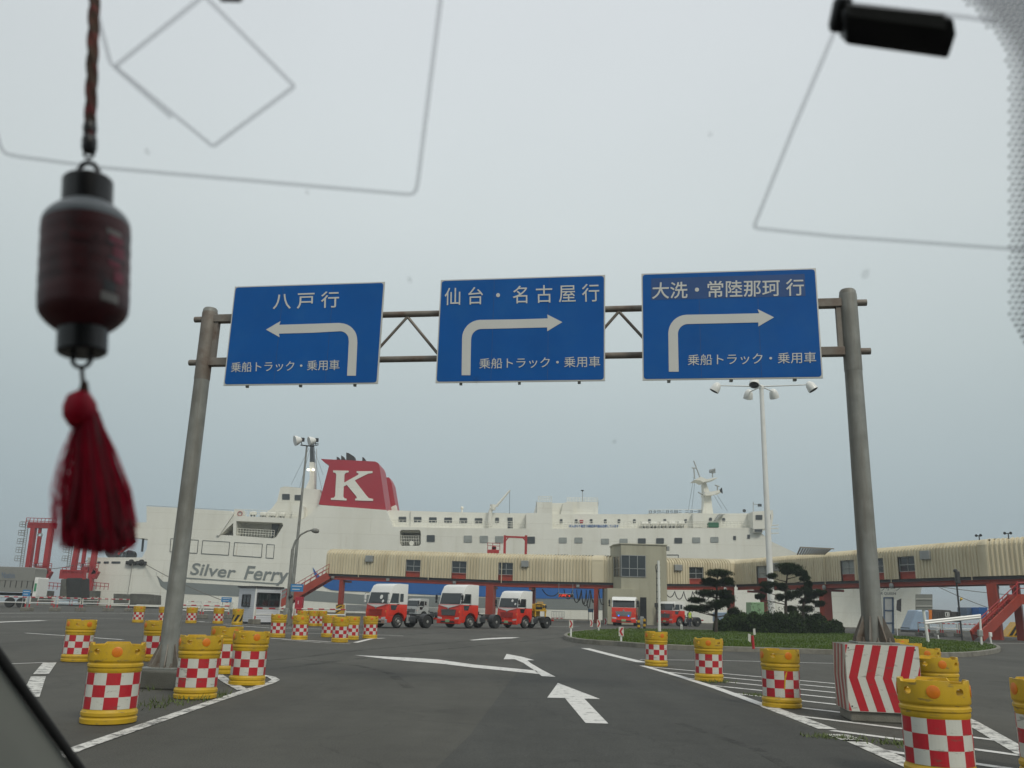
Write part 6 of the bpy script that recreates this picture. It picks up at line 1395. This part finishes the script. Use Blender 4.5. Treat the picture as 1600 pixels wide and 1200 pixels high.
# vehicles and boxes at the far right
Y = 100; b = yp(1440, 965, Y); root = thing('covered_cargo', 'pale blue sheeted load with sloping side below the ship bow', 'cargo', (b.x, Y, 0)); mb = MB(); mb.prism([yp(x, y, Y) for x, y in ((1420, 985), (1452, 986), (1452, 953.5), (1433, 953))], (0, 2.4, 0)); mb.build('sheet', 'pale_blue', root, bevel=.15)
mb = MB(); c = yp(1437, 981, Y); mb.box((c.x, Y + 1.2, .25), (2.3, 2.2, .5)); mb.build('skid', 'dark', root)
def container(P, Y, m, label, dep=2.4, logo=False):
    c = yp(P[0][0], P[0][1], Y); mb = MB(); mb.prism([yp(x, y, Y) for x, y in P], (0, dep, 0)); root = thing('container', label, 'container', (c.x, Y, c.z), 0, 'containers by the right quay'); co_ = mb.build('shell', m, root, bevel=.03)
    mb = MB(); a, b = yp(*P[0], Y - .03), yp(*P[1], Y - .03); n = 12; 
    h = yp(*P[2], Y).z - b.z
    for k in range(n + 1): q = a + (b - a) * k / n; mb.box(q + ZV * h * .5, (.09, .06, h * .92))
    mb.build('rib', m, co_)
    if logo:
        mb = MB(); q = yp(1480, 960, Y - .08)
        for o, s_ in (((-.22, 0), (.09, .5)), ((.22, 0), (.09, .5)), ((0, .22), (.5, .09)), ((0, -.22), (.5, .09)), ((.05, 0), (.12, .28))): mb.box(q + Vector((o[0], 0, o[1])), (s_[0], .02, s_[1]))
        mb.build('emblem', 'white', co_)
container(((1455, 970), (1500, 972), (1499, 956), (1487, 955.5), (1485, 953.5), (1456, 952)), 106, 'brown', 'dark brown container with a white square emblem at right', logo=True)
mb = MB(); mb.bar(yp(1453, 971, 105.5), yp(1453, 953, 105.5), .35, .3); tag(mb.build('orange_post', 'orange'), 'orange upright at the left end of the dark container', 'post')
container(((1512, 962), (1531, 963), (1531, 949.5), (1512, 949)), 104, 'bluegrey', 'blue grey container left of the red stair columns')
container(((1532, 967), (1543, 968), (1543, 949), (1532, 949)), 102, 'ship_blue', 'small blue container right behind the red stair columns')
container(((1175, 966), (1194, 966.5), (1194, 941), (1175, 941)), 96, 'palegreen', 'pale green container behind the tall white mast')
container(((1122.5, 972), (1136, 972), (1136, 957), (1122.5, 957)), 86, 'pale_blue', 'small blue box behind the left pine')
b = yp(1587, 985, 80); root = thing('striped_block', 'yellow and black striped block under the right stair', 'barrier', (b.x, 80, 0)); mb = MB(); mb.prism([yp(x, y, 80) for x, y in ((1572, 995), (1597, 996), (1597, 973), (1590, 972))], (0, 1.2, 0)); q = mb.build('block', 'machine', root, bevel=.04)
mb = MB(); 
for k in (0, 8): mb.prism([yp(x + k, y, 79.96) for x, y in ((1577, 993), (1582, 993), (1591, 977), (1589.5, 974))], (0, .03, 0))
mb.build('hazard_stripe', 'black', q)
mb = MB(); mb.prism([yp(x, y, 112) for x, y in ((540, 955), (700, 957), (830, 959), (830, 953), (700, 950), (540, 944.5))], (0, .5, 0)); tag(mb.build('quay_wall', 'white', bevel=.03), 'long low white wall on the quay behind the trucks', 'wall')
# worker in a hi-vis vest by the right truck
def skin_person(base, yaw, label):
    root = thing('person', label, 'person', base, yaw)
    J = {'pel': (0, 0, .95, .15), 'chest': (0, .03, 1.32, .17), 'neck': (0, .02, 1.50, .06), 'head': (0, -.02, 1.66, .10), 'hl': (-.10, 0, .90, .10), 'kl': (-.12, -.06, .50, .07), 'al': (-.12, .02, .09, .05), 'tl': (-.13, -.14, .04, .045), 'hr': (.10, 0, .90, .10), 'kr': (.12, -.02, .50, .07), 'ar': (.13, .05, .09, .05), 'tr': (.14, -.11, .04, .045),
         'sl': (-.20, .03, 1.40, .075), 'el': (-.27, .04, 1.12, .05), 'wl': (-.24, -.12, .92, .036), 'sr': (.20, .03, 1.40, .075), 'er': (.27, .05, 1.12, .05), 'wr': (.25, -.10, .90, .036)}
    E_ = [('pel', 'chest'), ('chest', 'neck'), ('neck', 'head'), ('pel', 'hl'), ('hl', 'kl'), ('kl', 'al'), ('al', 'tl'), ('pel', 'hr'), ('hr', 'kr'), ('kr', 'ar'), ('ar', 'tr'), ('chest', 'sl'), ('sl', 'el'), ('el', 'wl'), ('chest', 'sr'), ('sr', 'er'), ('er', 'wr')]
    names = list(J); vs = [J[k][:3] for k in names]; es = [(names.index(a), names.index(b)) for a, b in E_]; rs = [J[k][3] for k in names]
    for s_, w in ((-1, 'wl'), (1, 'wr')):      # palm and five fingers
        wv = Vector(J[w][:3]); pi = len(vs); vs.append(wv + Vector((0, -.03, -.07))); rs.append(.03); es.append((names.index(w), pi))
        for f_, (dx, l) in enumerate(((-.03, .07), (-.01, .085), (.01, .08), (.03, .06))): vs.append(wv + Vector((dx, -.05, -.10 - l))); rs.append(.009); es.append((pi, len(vs) - 1))
        vs.append(wv + Vector((-s_ * .045, -.06, -.10))); rs.append(.010); es.append((pi, len(vs) - 1))
    me = bpy.data.meshes.new('body'); me.from_pydata(vs, es, []); o = bpy.data.objects.new('body', me); COL.objects.link(o)
    sk = o.modifiers.new('s', 'SKIN'); sv = me.skin_vertices[0].data
    for i, r in enumerate(rs): sv[i].radius = (r, r)
    sv[0].use_root = True; o.modifiers.new('u', 'SUBSURF').levels = 1
    dg = bpy.context.evaluated_depsgraph_get(); m2 = bpy.data.meshes.new_from_object(o.evaluated_get(dg)); o.modifiers.clear(); o.data = m2; o.parent = root
    m2.materials.append(M['navy']); m2.materials.append(M['skin'])
    for p in m2.polygons:
        c = p.center; p.material_index = 1 if c.z > 1.50 or (c.z < .93 and abs(c.x) > .2) else 0; p.use_smooth = True
    mb = MB(); mb.lathe([(.20, .93), (.205, 1.1), (.215, 1.3), (.20, 1.42), (.10, 1.47)], 18, (0, .02, 0), caps=False)
    for i, v in enumerate(mb.v): mb.v[i] = Vector((v.x, v.y * .75, v.z))
    v_ = mb.build('vest', 'hivis', root, local=True, smooth=60); mb = MB(); mb.lathe([(.213, 1.08), (.217, 1.13)], 18, (0, .02, 0), caps=False)
    for i, v in enumerate(mb.v): mb.v[i] = Vector((v.x, v.y * .76, v.z))
    mb.build('reflective_band', 'white', v_, local=True)
    mb = MB(); mb.lathe([(.125, 1.68), (.12, 1.74), (.09, 1.79), (0, 1.81)], 16, (0, -.02, 0)); mb.build('helmet', 'white', root, local=True, smooth=60)
    mb = MB()
    for x in (-.035, .035): mb.lathe([(.012, 0), (0, .008)], 8, (x, -.105, 1.665), (0, -1, 0))
    mb.box((0, -.112, 1.645), (.025, .03, .035)); mb.box((0, -.102, 1.60), (.045, .01, .01)); mb.build('face', 'dark', root, local=True)
p = gp(1078, 979.5); skin_person((p.x, p.y, 0), .5, 'worker in yellow hi-vis vest and dark clothes beside the right truck')

# ================================================================== PINES, BUSHES
def needles(mb, c, rx, ry, rz_, n, r=rnd):
    for _ in range(n):
        while True:
            v = Vector((r.uniform(-1, 1), r.uniform(-1, 1), r.uniform(-1, 1)))
            if v.length <= 1: break
        v.z = v.z * .8 + (.25 if r.random() < .6 else 0); lump = .85 + .3 * math.sin(v.x * 7 + c.x * 3) * math.cos(v.y * 6 + c.z * 5)
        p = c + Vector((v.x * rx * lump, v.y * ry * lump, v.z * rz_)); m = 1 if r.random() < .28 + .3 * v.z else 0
        for k in range(5):
            a = r.uniform(0, 6.28); e_ = r.uniform(.1, 1.2); l = r.uniform(.09, .17); d = Vector((math.cos(a) * math.cos(e_), math.sin(a) * math.cos(e_), math.sin(e_))) * l; s_ = Vector((-math.sin(a), math.cos(a), 0)) * .014
            mb.add([p - s_, p + s_, p + d], [(0, 1, 2)], m)
def pine(label, base, top, pads, ox, oy, sc, lean=()):
    Y = base.y; root = thing('pine_tree', label, 'tree', base, 0, 'cloud pruned pines on the lawn'); s_ = Y / FPX
    px0 = lambda x, y: yp(ox + x / sc, oy + y / sc, Y)
    T = [base] + [px0(x, y) for x, y in lean] + [px0(*top)]; n = len(T)
    for i in range(1, n): T[i].y = Y + rnd.uniform(-.06, .06)
    mb = MB(); mb.tube(T, [.14 - .10 * i / (n - 1) for i in range(n)], 9); tr = mb.build('trunk', 'bark', root, smooth=60)
    lb = MB(); 
    for cx, cy, hw, hh in pads:
        c = px0(cx, cy); dy = rnd.uniform(-1, 1) * hw / sc * s_ * .7; c = c + Vector((0, dy, 0)); rx = hw / sc * s_; rz_ = hh / sc * s_
        # limb from the trunk
        zt = c.z - .25 - abs(c.x - base.x) * .12; zt = max(.6, min(zt, T[-1].z - .05)); q = None
        for a, b in zip(T, T[1:]):
            if min(a.z, b.z) <= zt <= max(a.z, b.z): q = a + (b - a) * ((zt - a.z) / (b.z - a.z + 1e-6))
        if q is not None: lb.tube([q, q + (c - q) * .5 + ZV * -.06 + Vector((0, rnd.uniform(-.1, .1), 0)), c - ZV * rz_ * .5], [.05, .035, .02], 6)
        cm = MB(); needles(cm, c, rx * 1.04, rx * .9, rz_ * 1.7, int(300 + 1150 * rx * rx)); 
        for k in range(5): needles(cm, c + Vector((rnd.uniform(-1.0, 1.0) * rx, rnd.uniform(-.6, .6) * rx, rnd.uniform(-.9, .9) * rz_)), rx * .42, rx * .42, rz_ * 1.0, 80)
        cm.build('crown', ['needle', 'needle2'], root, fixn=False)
    lb.build('limbs', 'bark', tr, smooth=60)
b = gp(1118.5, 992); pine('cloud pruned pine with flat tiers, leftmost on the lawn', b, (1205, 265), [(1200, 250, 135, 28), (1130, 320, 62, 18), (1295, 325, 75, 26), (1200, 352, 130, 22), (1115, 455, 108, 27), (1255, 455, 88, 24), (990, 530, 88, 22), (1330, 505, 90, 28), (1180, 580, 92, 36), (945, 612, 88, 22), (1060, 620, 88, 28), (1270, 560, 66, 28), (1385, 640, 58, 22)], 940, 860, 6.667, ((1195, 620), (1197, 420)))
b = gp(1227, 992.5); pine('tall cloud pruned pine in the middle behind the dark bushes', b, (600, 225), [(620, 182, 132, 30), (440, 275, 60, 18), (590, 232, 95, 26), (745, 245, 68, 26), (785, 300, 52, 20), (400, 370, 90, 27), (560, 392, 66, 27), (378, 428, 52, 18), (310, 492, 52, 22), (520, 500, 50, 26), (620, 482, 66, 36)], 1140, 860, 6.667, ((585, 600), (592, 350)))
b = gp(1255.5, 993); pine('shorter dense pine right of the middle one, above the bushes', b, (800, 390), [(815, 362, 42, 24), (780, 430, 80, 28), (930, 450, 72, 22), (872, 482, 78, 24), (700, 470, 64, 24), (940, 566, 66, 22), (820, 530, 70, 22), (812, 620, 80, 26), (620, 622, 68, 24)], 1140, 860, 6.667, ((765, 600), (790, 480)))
def bush(px, py, hw, hh, label, light=0):
    b = gp(px, py); s_ = b.y / FPX; root = thing('bush', label, 'bush', b, 0, 'clipped bushes on the lawn'); rx, rz_ = hw * s_, hh * 2 * s_; mb = MB(); n = int(5200 + 2200 * rx)
    for _ in range(n):
        a = rnd.uniform(0, 6.28); e_ = rnd.uniform(-.15, 1.45); rr = rnd.uniform(.62, 1.0) ** .6 * (.92 + .12 * math.sin(a * 5 + e_ * 6) * math.cos(e_ * 5 + a * 3))
        p = b + Vector((rx * rr * math.cos(a) * math.cos(e_) ** .6, rx * .9 * rr * math.sin(a) * math.cos(e_) ** .6, max(.03, rz_ * rr * max(0, math.sin(e_)) ** .75)))
        u = Vector((rnd.gauss(0, 1), rnd.gauss(0, 1), rnd.gauss(0, 1))).normalized(); v = u.cross(Vector((rnd.gauss(0, 1), rnd.gauss(0, 1), rnd.gauss(0, 1)))).normalized(); l = rnd.uniform(.05, .10)
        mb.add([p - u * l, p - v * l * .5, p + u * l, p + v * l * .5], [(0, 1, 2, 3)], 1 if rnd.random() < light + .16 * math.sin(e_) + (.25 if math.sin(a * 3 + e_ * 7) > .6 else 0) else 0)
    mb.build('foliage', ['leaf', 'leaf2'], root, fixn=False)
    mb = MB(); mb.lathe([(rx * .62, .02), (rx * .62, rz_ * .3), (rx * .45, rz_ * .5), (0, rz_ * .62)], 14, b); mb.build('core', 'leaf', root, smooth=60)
    mb = MB(); mb.tube([b, b + ZV * rz_ * .5], .06, 6); mb.build('stem', 'bark', root)
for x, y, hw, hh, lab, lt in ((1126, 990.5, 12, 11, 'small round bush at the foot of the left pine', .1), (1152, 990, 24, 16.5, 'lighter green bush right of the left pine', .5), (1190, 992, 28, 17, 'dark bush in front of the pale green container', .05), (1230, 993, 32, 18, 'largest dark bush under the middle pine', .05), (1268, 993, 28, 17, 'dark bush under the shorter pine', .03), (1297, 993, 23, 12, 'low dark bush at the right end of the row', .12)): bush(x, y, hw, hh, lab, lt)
b = gp(1202, 991.5); root = thing('bare_shrub', 'thin twiggy shrub rising between the dark bushes', 'shrub', b); mb = MB(); lf = MB()
for k in range(16):
    a = rnd.uniform(-1.2, 1.2); l = rnd.uniform(2.4, 3.5); P = [b + Vector((rnd.uniform(-.3, .3), 0, 0))]
    for j in range(4): P.append(P[-1] + Vector((math.sin(a) * l / 4 + rnd.uniform(-.1, .1), rnd.uniform(-.12, .12), math.cos(a) * l / 5)))
    mb.tube(P, [.025, .02, .015, .01, .006], 5)
    for j in range(26):
        p = P[rnd.randint(2, 4)] + Vector((rnd.uniform(-.2, .2), rnd.uniform(-.2, .2), rnd.uniform(-.2, .2))); u = Vector((rnd.gauss(0, 1), rnd.gauss(0, 1), rnd.gauss(0, 1))).normalized() * .07; v = u.orthogonal() * .5; lf.add([p - u, p - v, p + u, p + v], [(0, 1, 2, 3)])
mb.build('branches', 'bark', root); lf.build('foliage', 'leaf2', root, fixn=False)

# ================================================================== THE CAR ROUND THE CAMERA
WP = Vector((0, .70, 1.63)); WU = Vector((0, -1, .80)).normalized(); WN = Vector((0, -.80, -1)).normalized()    # windscreen plane, up-slope, inward normal
def wp(px, py, off=0.0): return pp(px, py, WP + WN * off, WN)
car = thing('car', 'interior of the car we sit in, seen around the picture edges', 'car', (.3, -.6, 0))
tl, tr_, bl_, br_ = wp(-260, -140), wp(1800, -140), wp(-60, 1330), wp(1900, 1330)
def wz(x, s_): return Vector((x, 0, 0)) + Vector((0, WP.y, WP.z)) + WU * s_
sB, sT = -.62, .70; xL, xR = -.66, 1.25
mb = MB(); mb.poly([wz(xL - .05, sB), wz(xR, sB), wz(xR - .1, sT), wz(xL + .13, sT)]); wsn = mb.build('windscreen', 'pane', car)
def film(pts, w=.0027, off=.004):
    mb = MB(); P = [wp(x, y, off) for x, y in pts]
    for i in range(len(P) - 1):
        a, b = P[i], P[i + 1]; d = (b - a).normalized(); n_ = d.cross(WN) * w / 2; e_ = d * (w / 2 if i else 0); mb.add([a - n_, b - n_, b + n_, a + n_], [(0, 1, 2, 3)])
    o = mb.build('antenna_film', 'film', wsn, fixn=False); return o
film([(-6, 205), (0, 228), (8, 240), (30, 245), (160, 262), (640, 304), (648, 301), (652, 290), (692, -30)])
film([(152, 20), (172, 98), (182, 108), (268, 184)]); film([(330, -16), (180, 104), (333, 229), (460, 135), (318, -8)])
film([(1308, 40), (1240, 200), (1178, 354), (1184, 357), (1300, 369), (1610, 391)]); film([(1470, 22), (1560, 34)])
mb = MB()
for x, y, r in ((230, 237, 4), (640, 437, 4), (1352, 428, 6), (744, 594, 5), (480, 300, 3), (1110, 210, 3), (960, 690, 3)):
    c = wp(x, y, .003); k = (c - CAM).length / FPX * r; mb.add([c + Vector((1, 0, 0)) * k * math.cos(a) + WU * k * 1.5 * math.sin(a) for a in [math.pi / 4 * i for i in range(8)]], [tuple(range(8))])
mb.build('glass_dirt', clear('glass_dirt', (.97, .97, .97), .14, (.4, .4, .38)), wsn, fixn=False)
mb = MB(); a = [wp(x, y, .006) for x, y in ((340, -20), (382, -20), (380, 0), (350, -1))]; mb.prism(a, WN * .006); mb.build('film_terminal', 'black', wsn)
# antenna amplifier box
P = [wp(x, y, .006) for x, y in ((1314, 64), (1462, 82), (1480, 46), (1474, 20), (1318, 2), (1304, 10), (1303, 46))]
mb = MB(); q0 = [wp(x, y, .006) for x, y in ((1310, 58), (1466, 80), (1478, 42), (1474, 18), (1320, 1), (1306, 6))]
mb.prism(q0, WN * .016); am = mb.build('antenna_module', 'black', car, bevel=.003, seg=3, smooth=40)
mb = MB(); q1 = [wp(x, y, .0225) for x, y in ((1325, 24), (1477, 44), (1473, 22), (1322, 6))]; mb.prism(q1, WN * .0015); mb.build('module_bevel', mat('module_grey', (.12, .12, .115), .35), am)
mb = MB(); c = wp(1313, 22, .012); mb.lathe([(.004, -.009), (.0052, -.006), (.0055, .006), (.004, .009)], 14, c, WU); mb.build('module_knob', 'black', am, smooth=50)
# dotted frit in the upper right corner of the glass
mb = MB()
def dot(x, y, r):
    c = wp(x, y, .002); k = (c - CAM).length / FPX * r; ux = Vector((1, 0, 0)); mb.add([c + ux * k * math.cos(a) + WU * k * math.sin(a) for a in [math.pi / 4 * i + .39 for i in range(8)]], [tuple(range(8))])
yy = -20; row = 0
while yy < 640:
    xx = 1468
    while xx < 1680:
        x = xx + (5 if row % 2 else 0); edge = 1577 if yy > 130 else 1577 - max(0, (130 - yy) / 130) ** 2.0 * 74
        dd = x - edge
        if dd > 0 and yy < 505 + dd * 1.5: dot(x, yy, min(4.1, 2.5 + dd * .05))
        xx += 10
    yy += 8.8; row += 1
mb.build('frit_dots', 'frit', wsn, fixn=False)
mb = MB(); mb.poly([wp(x, y, .002) for x, y in ((1668, -140), (1800, -140), (1800, 1330), (1650, 700))]); mb.build('frit_band', 'frit', wsn)
# A pillar at the lower left: grey trim and black seal
def al(t, o=0.0, off=.0): x0, y0 = -100, 886; x1, y1 = 200, 1306; return wp(x0 + (x1 - x0) * t - o * .82, y0 + (y1 - y0) * t + o * .57, off)
mb = MB(); mb.tube([al(t, 0, .006) for t in (-.9, -.4, 0, .3, .6, .9, 1.3)], .0052, 10); mb.build('windscreen_seal', 'rubber', car, smooth=60)
mb = MB(); pts = [-.9, -.4, 0, .3, .6, .9, 1.3]; rows = []
for t in pts:
    a = al(t, 9, .010); r = []
    for k in range(7):
        f_ = k / 6; r.append(a + Vector((-.115 * f_, -.05 * f_, 0)) + WN * (.022 * math.sin(math.pi * min(1, f_ * 1.1)) ) + Vector((0, -.06 * f_ * f_, -.03 * f_)))
    rows.append(r)
for i in range(len(rows) - 1):
    for k in range(6): mb.add([rows[i][k], rows[i + 1][k], rows[i + 1][k + 1], rows[i][k + 1]], [(0, 1, 2, 3)])
mb.build('pillar_trim', 'trim', car, smooth=60)
# roof, rear and door skins that keep the cabin dark
top = wz(0, sT)
mb = MB(); prof = [(top.y + .02, top.z + .03), (.0, 2.13), (-.6, 2.17), (-1.5, 2.15), (-2.3, 2.06)]
prof = [(top.y + .015, top.z + .012), (-.15, top.z + .07), (-.7, top.z + .10), (-1.6, top.z + .08), (-2.4, top.z)]
for (a, b), (c, d) in zip(prof, prof[1:]): mb.prism([(xL + .08, a, b), (xL + .08, c, d), (xL + .08, c, d + .035), (xL + .08, a, b + .035)], (xR - xL - .16, 0, 0))
mb.build('roof_lining', 'roofcloth', car)
mb = MB(); mb.prism([(xL, -2.45, .35), (xR, -2.45, .35), (xR - .08, -2.4, top.z), (xL + .08, -2.4, top.z)], (0, .05, 0)); mb.build('rear_panel', 'roofcloth', car)
mb = MB(); mb.box(((xL + xR) / 2, -.9, .33), (xR - xL, 3.2, .05)); mb.build('floor_pan', 'roofcloth', car)
for x in (xL - .02, xR + .02):
    mb = MB(); mb.prism([(x, .75, .35), (x, -2.45, .35), (x, -2.45, 1.15), (x, .75, 1.02)], (.04 if x < 0 else -.04, 0, 0)); mb.build('door_panel', 'roofcloth', car)
    mb = MB(); mb.bar((x, -.55, 1.1), (x + (.08 if x < 0 else -.08), -.75, top.z + .08), .05, .16, up=(0, 1, 0)); mb.build('door_pillar', 'roofcloth', car)
for x in (-.02, .62):
    mb = MB(); mb.prism([(x - .24, -.28, .6), (x - .24, -.48, 1.22), (x - .24, -.62, 1.22), (x - .24, -.48, .55)], (.48, 0, 0)); mb.build('seat_back', 'roofcloth', car, bevel=.04)
mb = MB(); mb.prism([(xL + .02, wz(0, sB).y + .02, .55), (xL + .02, .35, .55), (xL + .02, .40, .92), (xL + .02, .62, 1.03), (xL + .02, wz(0, sB).y + .02, wz(0, sB).z - .02)], (xR - xL - .04, 0, 0)); mb.build('dashboard', 'black', car, bevel=.02)

# ================================================================== LANTERN CHARM
LY = .46
A0, A1 = yp(149, -40, LY), yp(127, 585, LY); ax = (A1 - A0).normalized(); lp = lambda px, py: yp(px, py, LY); sc_ = (lp(132, 400) - CAM).length / FPX
def on(py): t = (py + 40) / 625; return yp(149 + (127 - 149) * t, py, LY)
root = thing('lantern_charm', 'dark red paper lantern charm with tassel hanging inside the windscreen', 'ornament', on(400))
rpx = lambda r: r * LY / FPX * 1.07
C0 = on(232); mb = MB(); n = 46
top_ = A0 + (A0 - A1) * .12
for s_ in (0, 1, 2):
    P = []
    for i in range(n): 
        t = i / (n - 1); a = t * 19 + s_ * 2.094; c = top_ + (C0 - top_) * t; P.append(c + Vector((math.cos(a), math.sin(a), 0)) * rpx(4.2))
    mb.tube(P, rpx(5.8), 7)
mb.build('cord', 'cord', root, smooth=60)
mb = MB(); mb.lathe([(rpx(9), 0), (rpx(11.5), .002), (rpx(11.5), .009), (rpx(9), .011)], 14, on(212), ax); mb.lathe([(rpx(9), .0), (rpx(11), .003), (rpx(10), .007)], 12, on(192), ax); mb.build('cord_knot', 'lantern_black', root, smooth=50)
def ring(py, r, rr, m='dark'):
    mb = MB(); c = on(py); P = [c + Vector((math.cos(a) * rpx(r), 0, math.sin(a) * rpx(r))) for a in [2 * math.pi * i / 20 for i in range(21)]]; mb.tube(P, rpx(rr), 7, caps=False); mb.build('metal_ring', m, root, smooth=60)
ring(217, 8, 2.4, 'chrome'); ring(240, 8, 2.2)
mb = MB(); c0, c1 = on(286), on(255); h = (c1 - c0); P = [c0 + Vector((-rpx(17), 0, 0)), c0 + Vector((-rpx(16), 0, 0)) + h * .6, c0 + Vector((-rpx(9), 0, 0)) + h * .95, c0 + h * 1.05, c0 + Vector((rpx(9), 0, 0)) + h * .95, c0 + Vector((rpx(16), 0, 0)) + h * .6, c0 + Vector((rpx(17), 0, 0))]; mb.tube(P, rpx(4.2), 8); mb.build('handle', 'lantern_black', root, smooth=60)
def cap(y0, y1, r):
    mb = MB(); a, b = on(y0), on(y1); l = (b - a).length; mb.lathe([(rpx(r * .92), 0), (rpx(r), l * .06), (rpx(r), l * .94), (rpx(r * .9), l)], 32, a, ax); mb.build('end_cap', 'lantern_black', root, smooth=40)
cap(281, 333, 37.5); cap(503, 553, 35.5)
mb = MB(); a = on(322); l = (on(516) - a).length; pr_ = []; N = 40
for i in range(N + 1):
    t = i / N; e_ = abs(2 * t - 1); r = 64.5 * (1 - max(0, (e_ - .62) / .38) ** 2.2 * .44) * (1 + .005 * math.cos(t * 16 * math.pi)) ; pr_.append((rpx(r), l * t))
ms = [1 if (i / N < .17) else 0 for i in range(N)]
mb.lathe(pr_, 48, a, ax, ms=ms, caps=False); bd = mb.build('lantern_body', ['lantern', 'lantern_grey'], root, smooth=60)
M['lantern_pink'] = mat('lantern_pink', (.22, .02, .045), .5, var=.3, scale=80)
M['lantern_label'] = mat('lantern_label', (.24, .22, .20), .5, var=.2, scale=60)
mb = MB(); X = Vector((1, 0, 0)); Yv = ax.cross(X).normalized()
for (z0, z1, a0, a1, m_) in ((.30, .36, .98, 1.38, 1), (.38, .47, 1.08, 1.42, 1), (.50, .55, .96, 1.30, 1), (.57, .66, 1.12, 1.42, 1), (.36, .385, .92, 1.1, 3), (.47, .50, .95, 1.4, 3), (.67, .75, .86, 1.16, 3), (.76, .83, .80, 1.25, 0), (.26, .30, .9, 1.3, 0), (.34, .40, .1, .6, 2), (.45, .62, .2, .5, 2)):
    for j in range(6):
        b0 = a0 + (a1 - a0) * j / 6; b1 = a0 + (a1 - a0) * (j + 1) / 6; R_ = rpx(65.6)
        mb.add([a + ax * (l * z) + (X * math.sin(t) + (Yv if Yv.y < 0 else -Yv) * math.cos(t)) * R_ for z, t in ((z0, b0), (z0, b1), (z1, b1), (z1, b0))], [(0, 1, 2, 3)], m_)
mb.build('printed_panel', ['lantern_label', 'lantern_pink', 'lantern', 'dark'], bd, fixn=False)
ring(560, 14, 3.6, 'lantern_black'); mb = MB(); mb.tube([on(572), yp(131, 612, LY)], rpx(3.2), 7); mb.tube([yp(132, 596, LY), yp(131, 618, LY)], [rpx(5), rpx(9)], 8); mb.build('tassel_cord', 'cord', root)
# tassel: neck, ball and some hundreds of threads swinging to the right
mb = MB(); mb.lathe([(.0, -rpx(32)), (rpx(16), -rpx(24)), (rpx(23), -rpx(8)), (rpx(24), rpx(6)), (rpx(17), rpx(22)), (0, rpx(28))], 20, yp(128, 642, LY) + Vector((0, -.002, 0)), (.25, 0, -1)); mb.build('tassel_knot', 'tassel', root, smooth=60)
mb = MB(); topc = yp(134, 640, LY); 
for i in range(2200):
    u = rnd.gauss(0, 1); out = rnd.random() < .05; sp_ = max(-2.0, min(2.0, u)) / 2.0
    a = rnd.uniform(0, 6.28); rad = math.sqrt(rnd.random())
    ca = math.cos(a) * rad
    ex = 156 + (54 * ca if ca > 0 else 58 * ca) * (1.0 if not out else 1.18); ey = 846 + rnd.uniform(-26, 20) - 10 * abs(ca); ez = rad * math.sin(a) * rpx(42)
    P0 = topc + Vector((math.cos(a) * rpx(14) * rad + rpx(4), math.sin(a) * rpx(14) * rad, -rpx(rnd.uniform(0, 10))))
    P3 = yp(ex, ey, LY) + Vector((0, ez, 0)); d = P3 - P0; bow_ = Vector((rpx(11) * -ca if ca < 0 and not out else math.cos(a) * rpx(2) * (5 if out else 1), math.sin(a) * rpx(2), 0))
    P1 = P0 + d * .33 + bow_ * .8; P2 = P0 + d * .68 + bow_
    w = rpx(1.15); s_ = Vector((1, 0, 0)).lerp(Vector((0, 1, 0)), rnd.random()).normalized() * w
    b0 = len(mb.v); mi = 1 if rnd.random() < .35 else 0
    for q in (P0, P1, P2, P3): mb.v += [q - s_, q + s_]
    for k in range(3): mb.f.append([b0 + 2 * k, b0 + 2 * k + 1, b0 + 2 * k + 3, b0 + 2 * k + 2]); mb.m.append(mi)
for i in range(90):      # stray threads blown to the left
    P0 = topc + Vector((-rpx(rnd.uniform(2, 13)), rpx(rnd.uniform(-8, 8)), -rpx(rnd.uniform(10, 34)))); ex = rnd.uniform(76, 122); P3 = yp(ex, 842 + rnd.uniform(-40, 20), LY + rnd.uniform(-.008, .008)); d = P3 - P0; P1 = P0 + d * .35 + Vector((-rpx(rnd.uniform(4, 14)), 0, 0)); P2 = P0 + d * .7 + Vector((-rpx(rnd.uniform(4, 12)), 0, 0)); s_ = Vector((1, .3, 0)) * rpx(.32); b0 = len(mb.v)
    for q in (P0, P1, P2, P3): mb.v += [q - s_, q + s_]
    for k in range(3): mb.f.append([b0 + 2 * k, b0 + 2 * k + 1, b0 + 2 * k + 3, b0 + 2 * k + 2]); mb.m.append(0)
mb.build('tassel', ['tassel', 'tassel_dark'], root, fixn=False)

# ================================================================== HAZE
m = bpy.data.materials.new('sea_haze'); m.use_nodes = True; t = m.node_tree; t.nodes.remove(t.nodes['Principled BSDF'])
v = t.nodes.new('ShaderNodeVolumePrincipled'); v.inputs['Color'].default_value = (.80, .86, .90, 1); v.inputs['Density'].default_value = .00075; v.inputs['Anisotropy'].default_value = .2
t.links.new(v.outputs[0], [n for n in t.nodes if n.type == 'OUTPUT_MATERIAL'][0].inputs['Volume']); M['haze'] = m
mb = MB(); mb.box((0, 6980, 18), (18200, 14080, 43)); struct(mb.build('haze', 'haze', local=True), 'stuff')
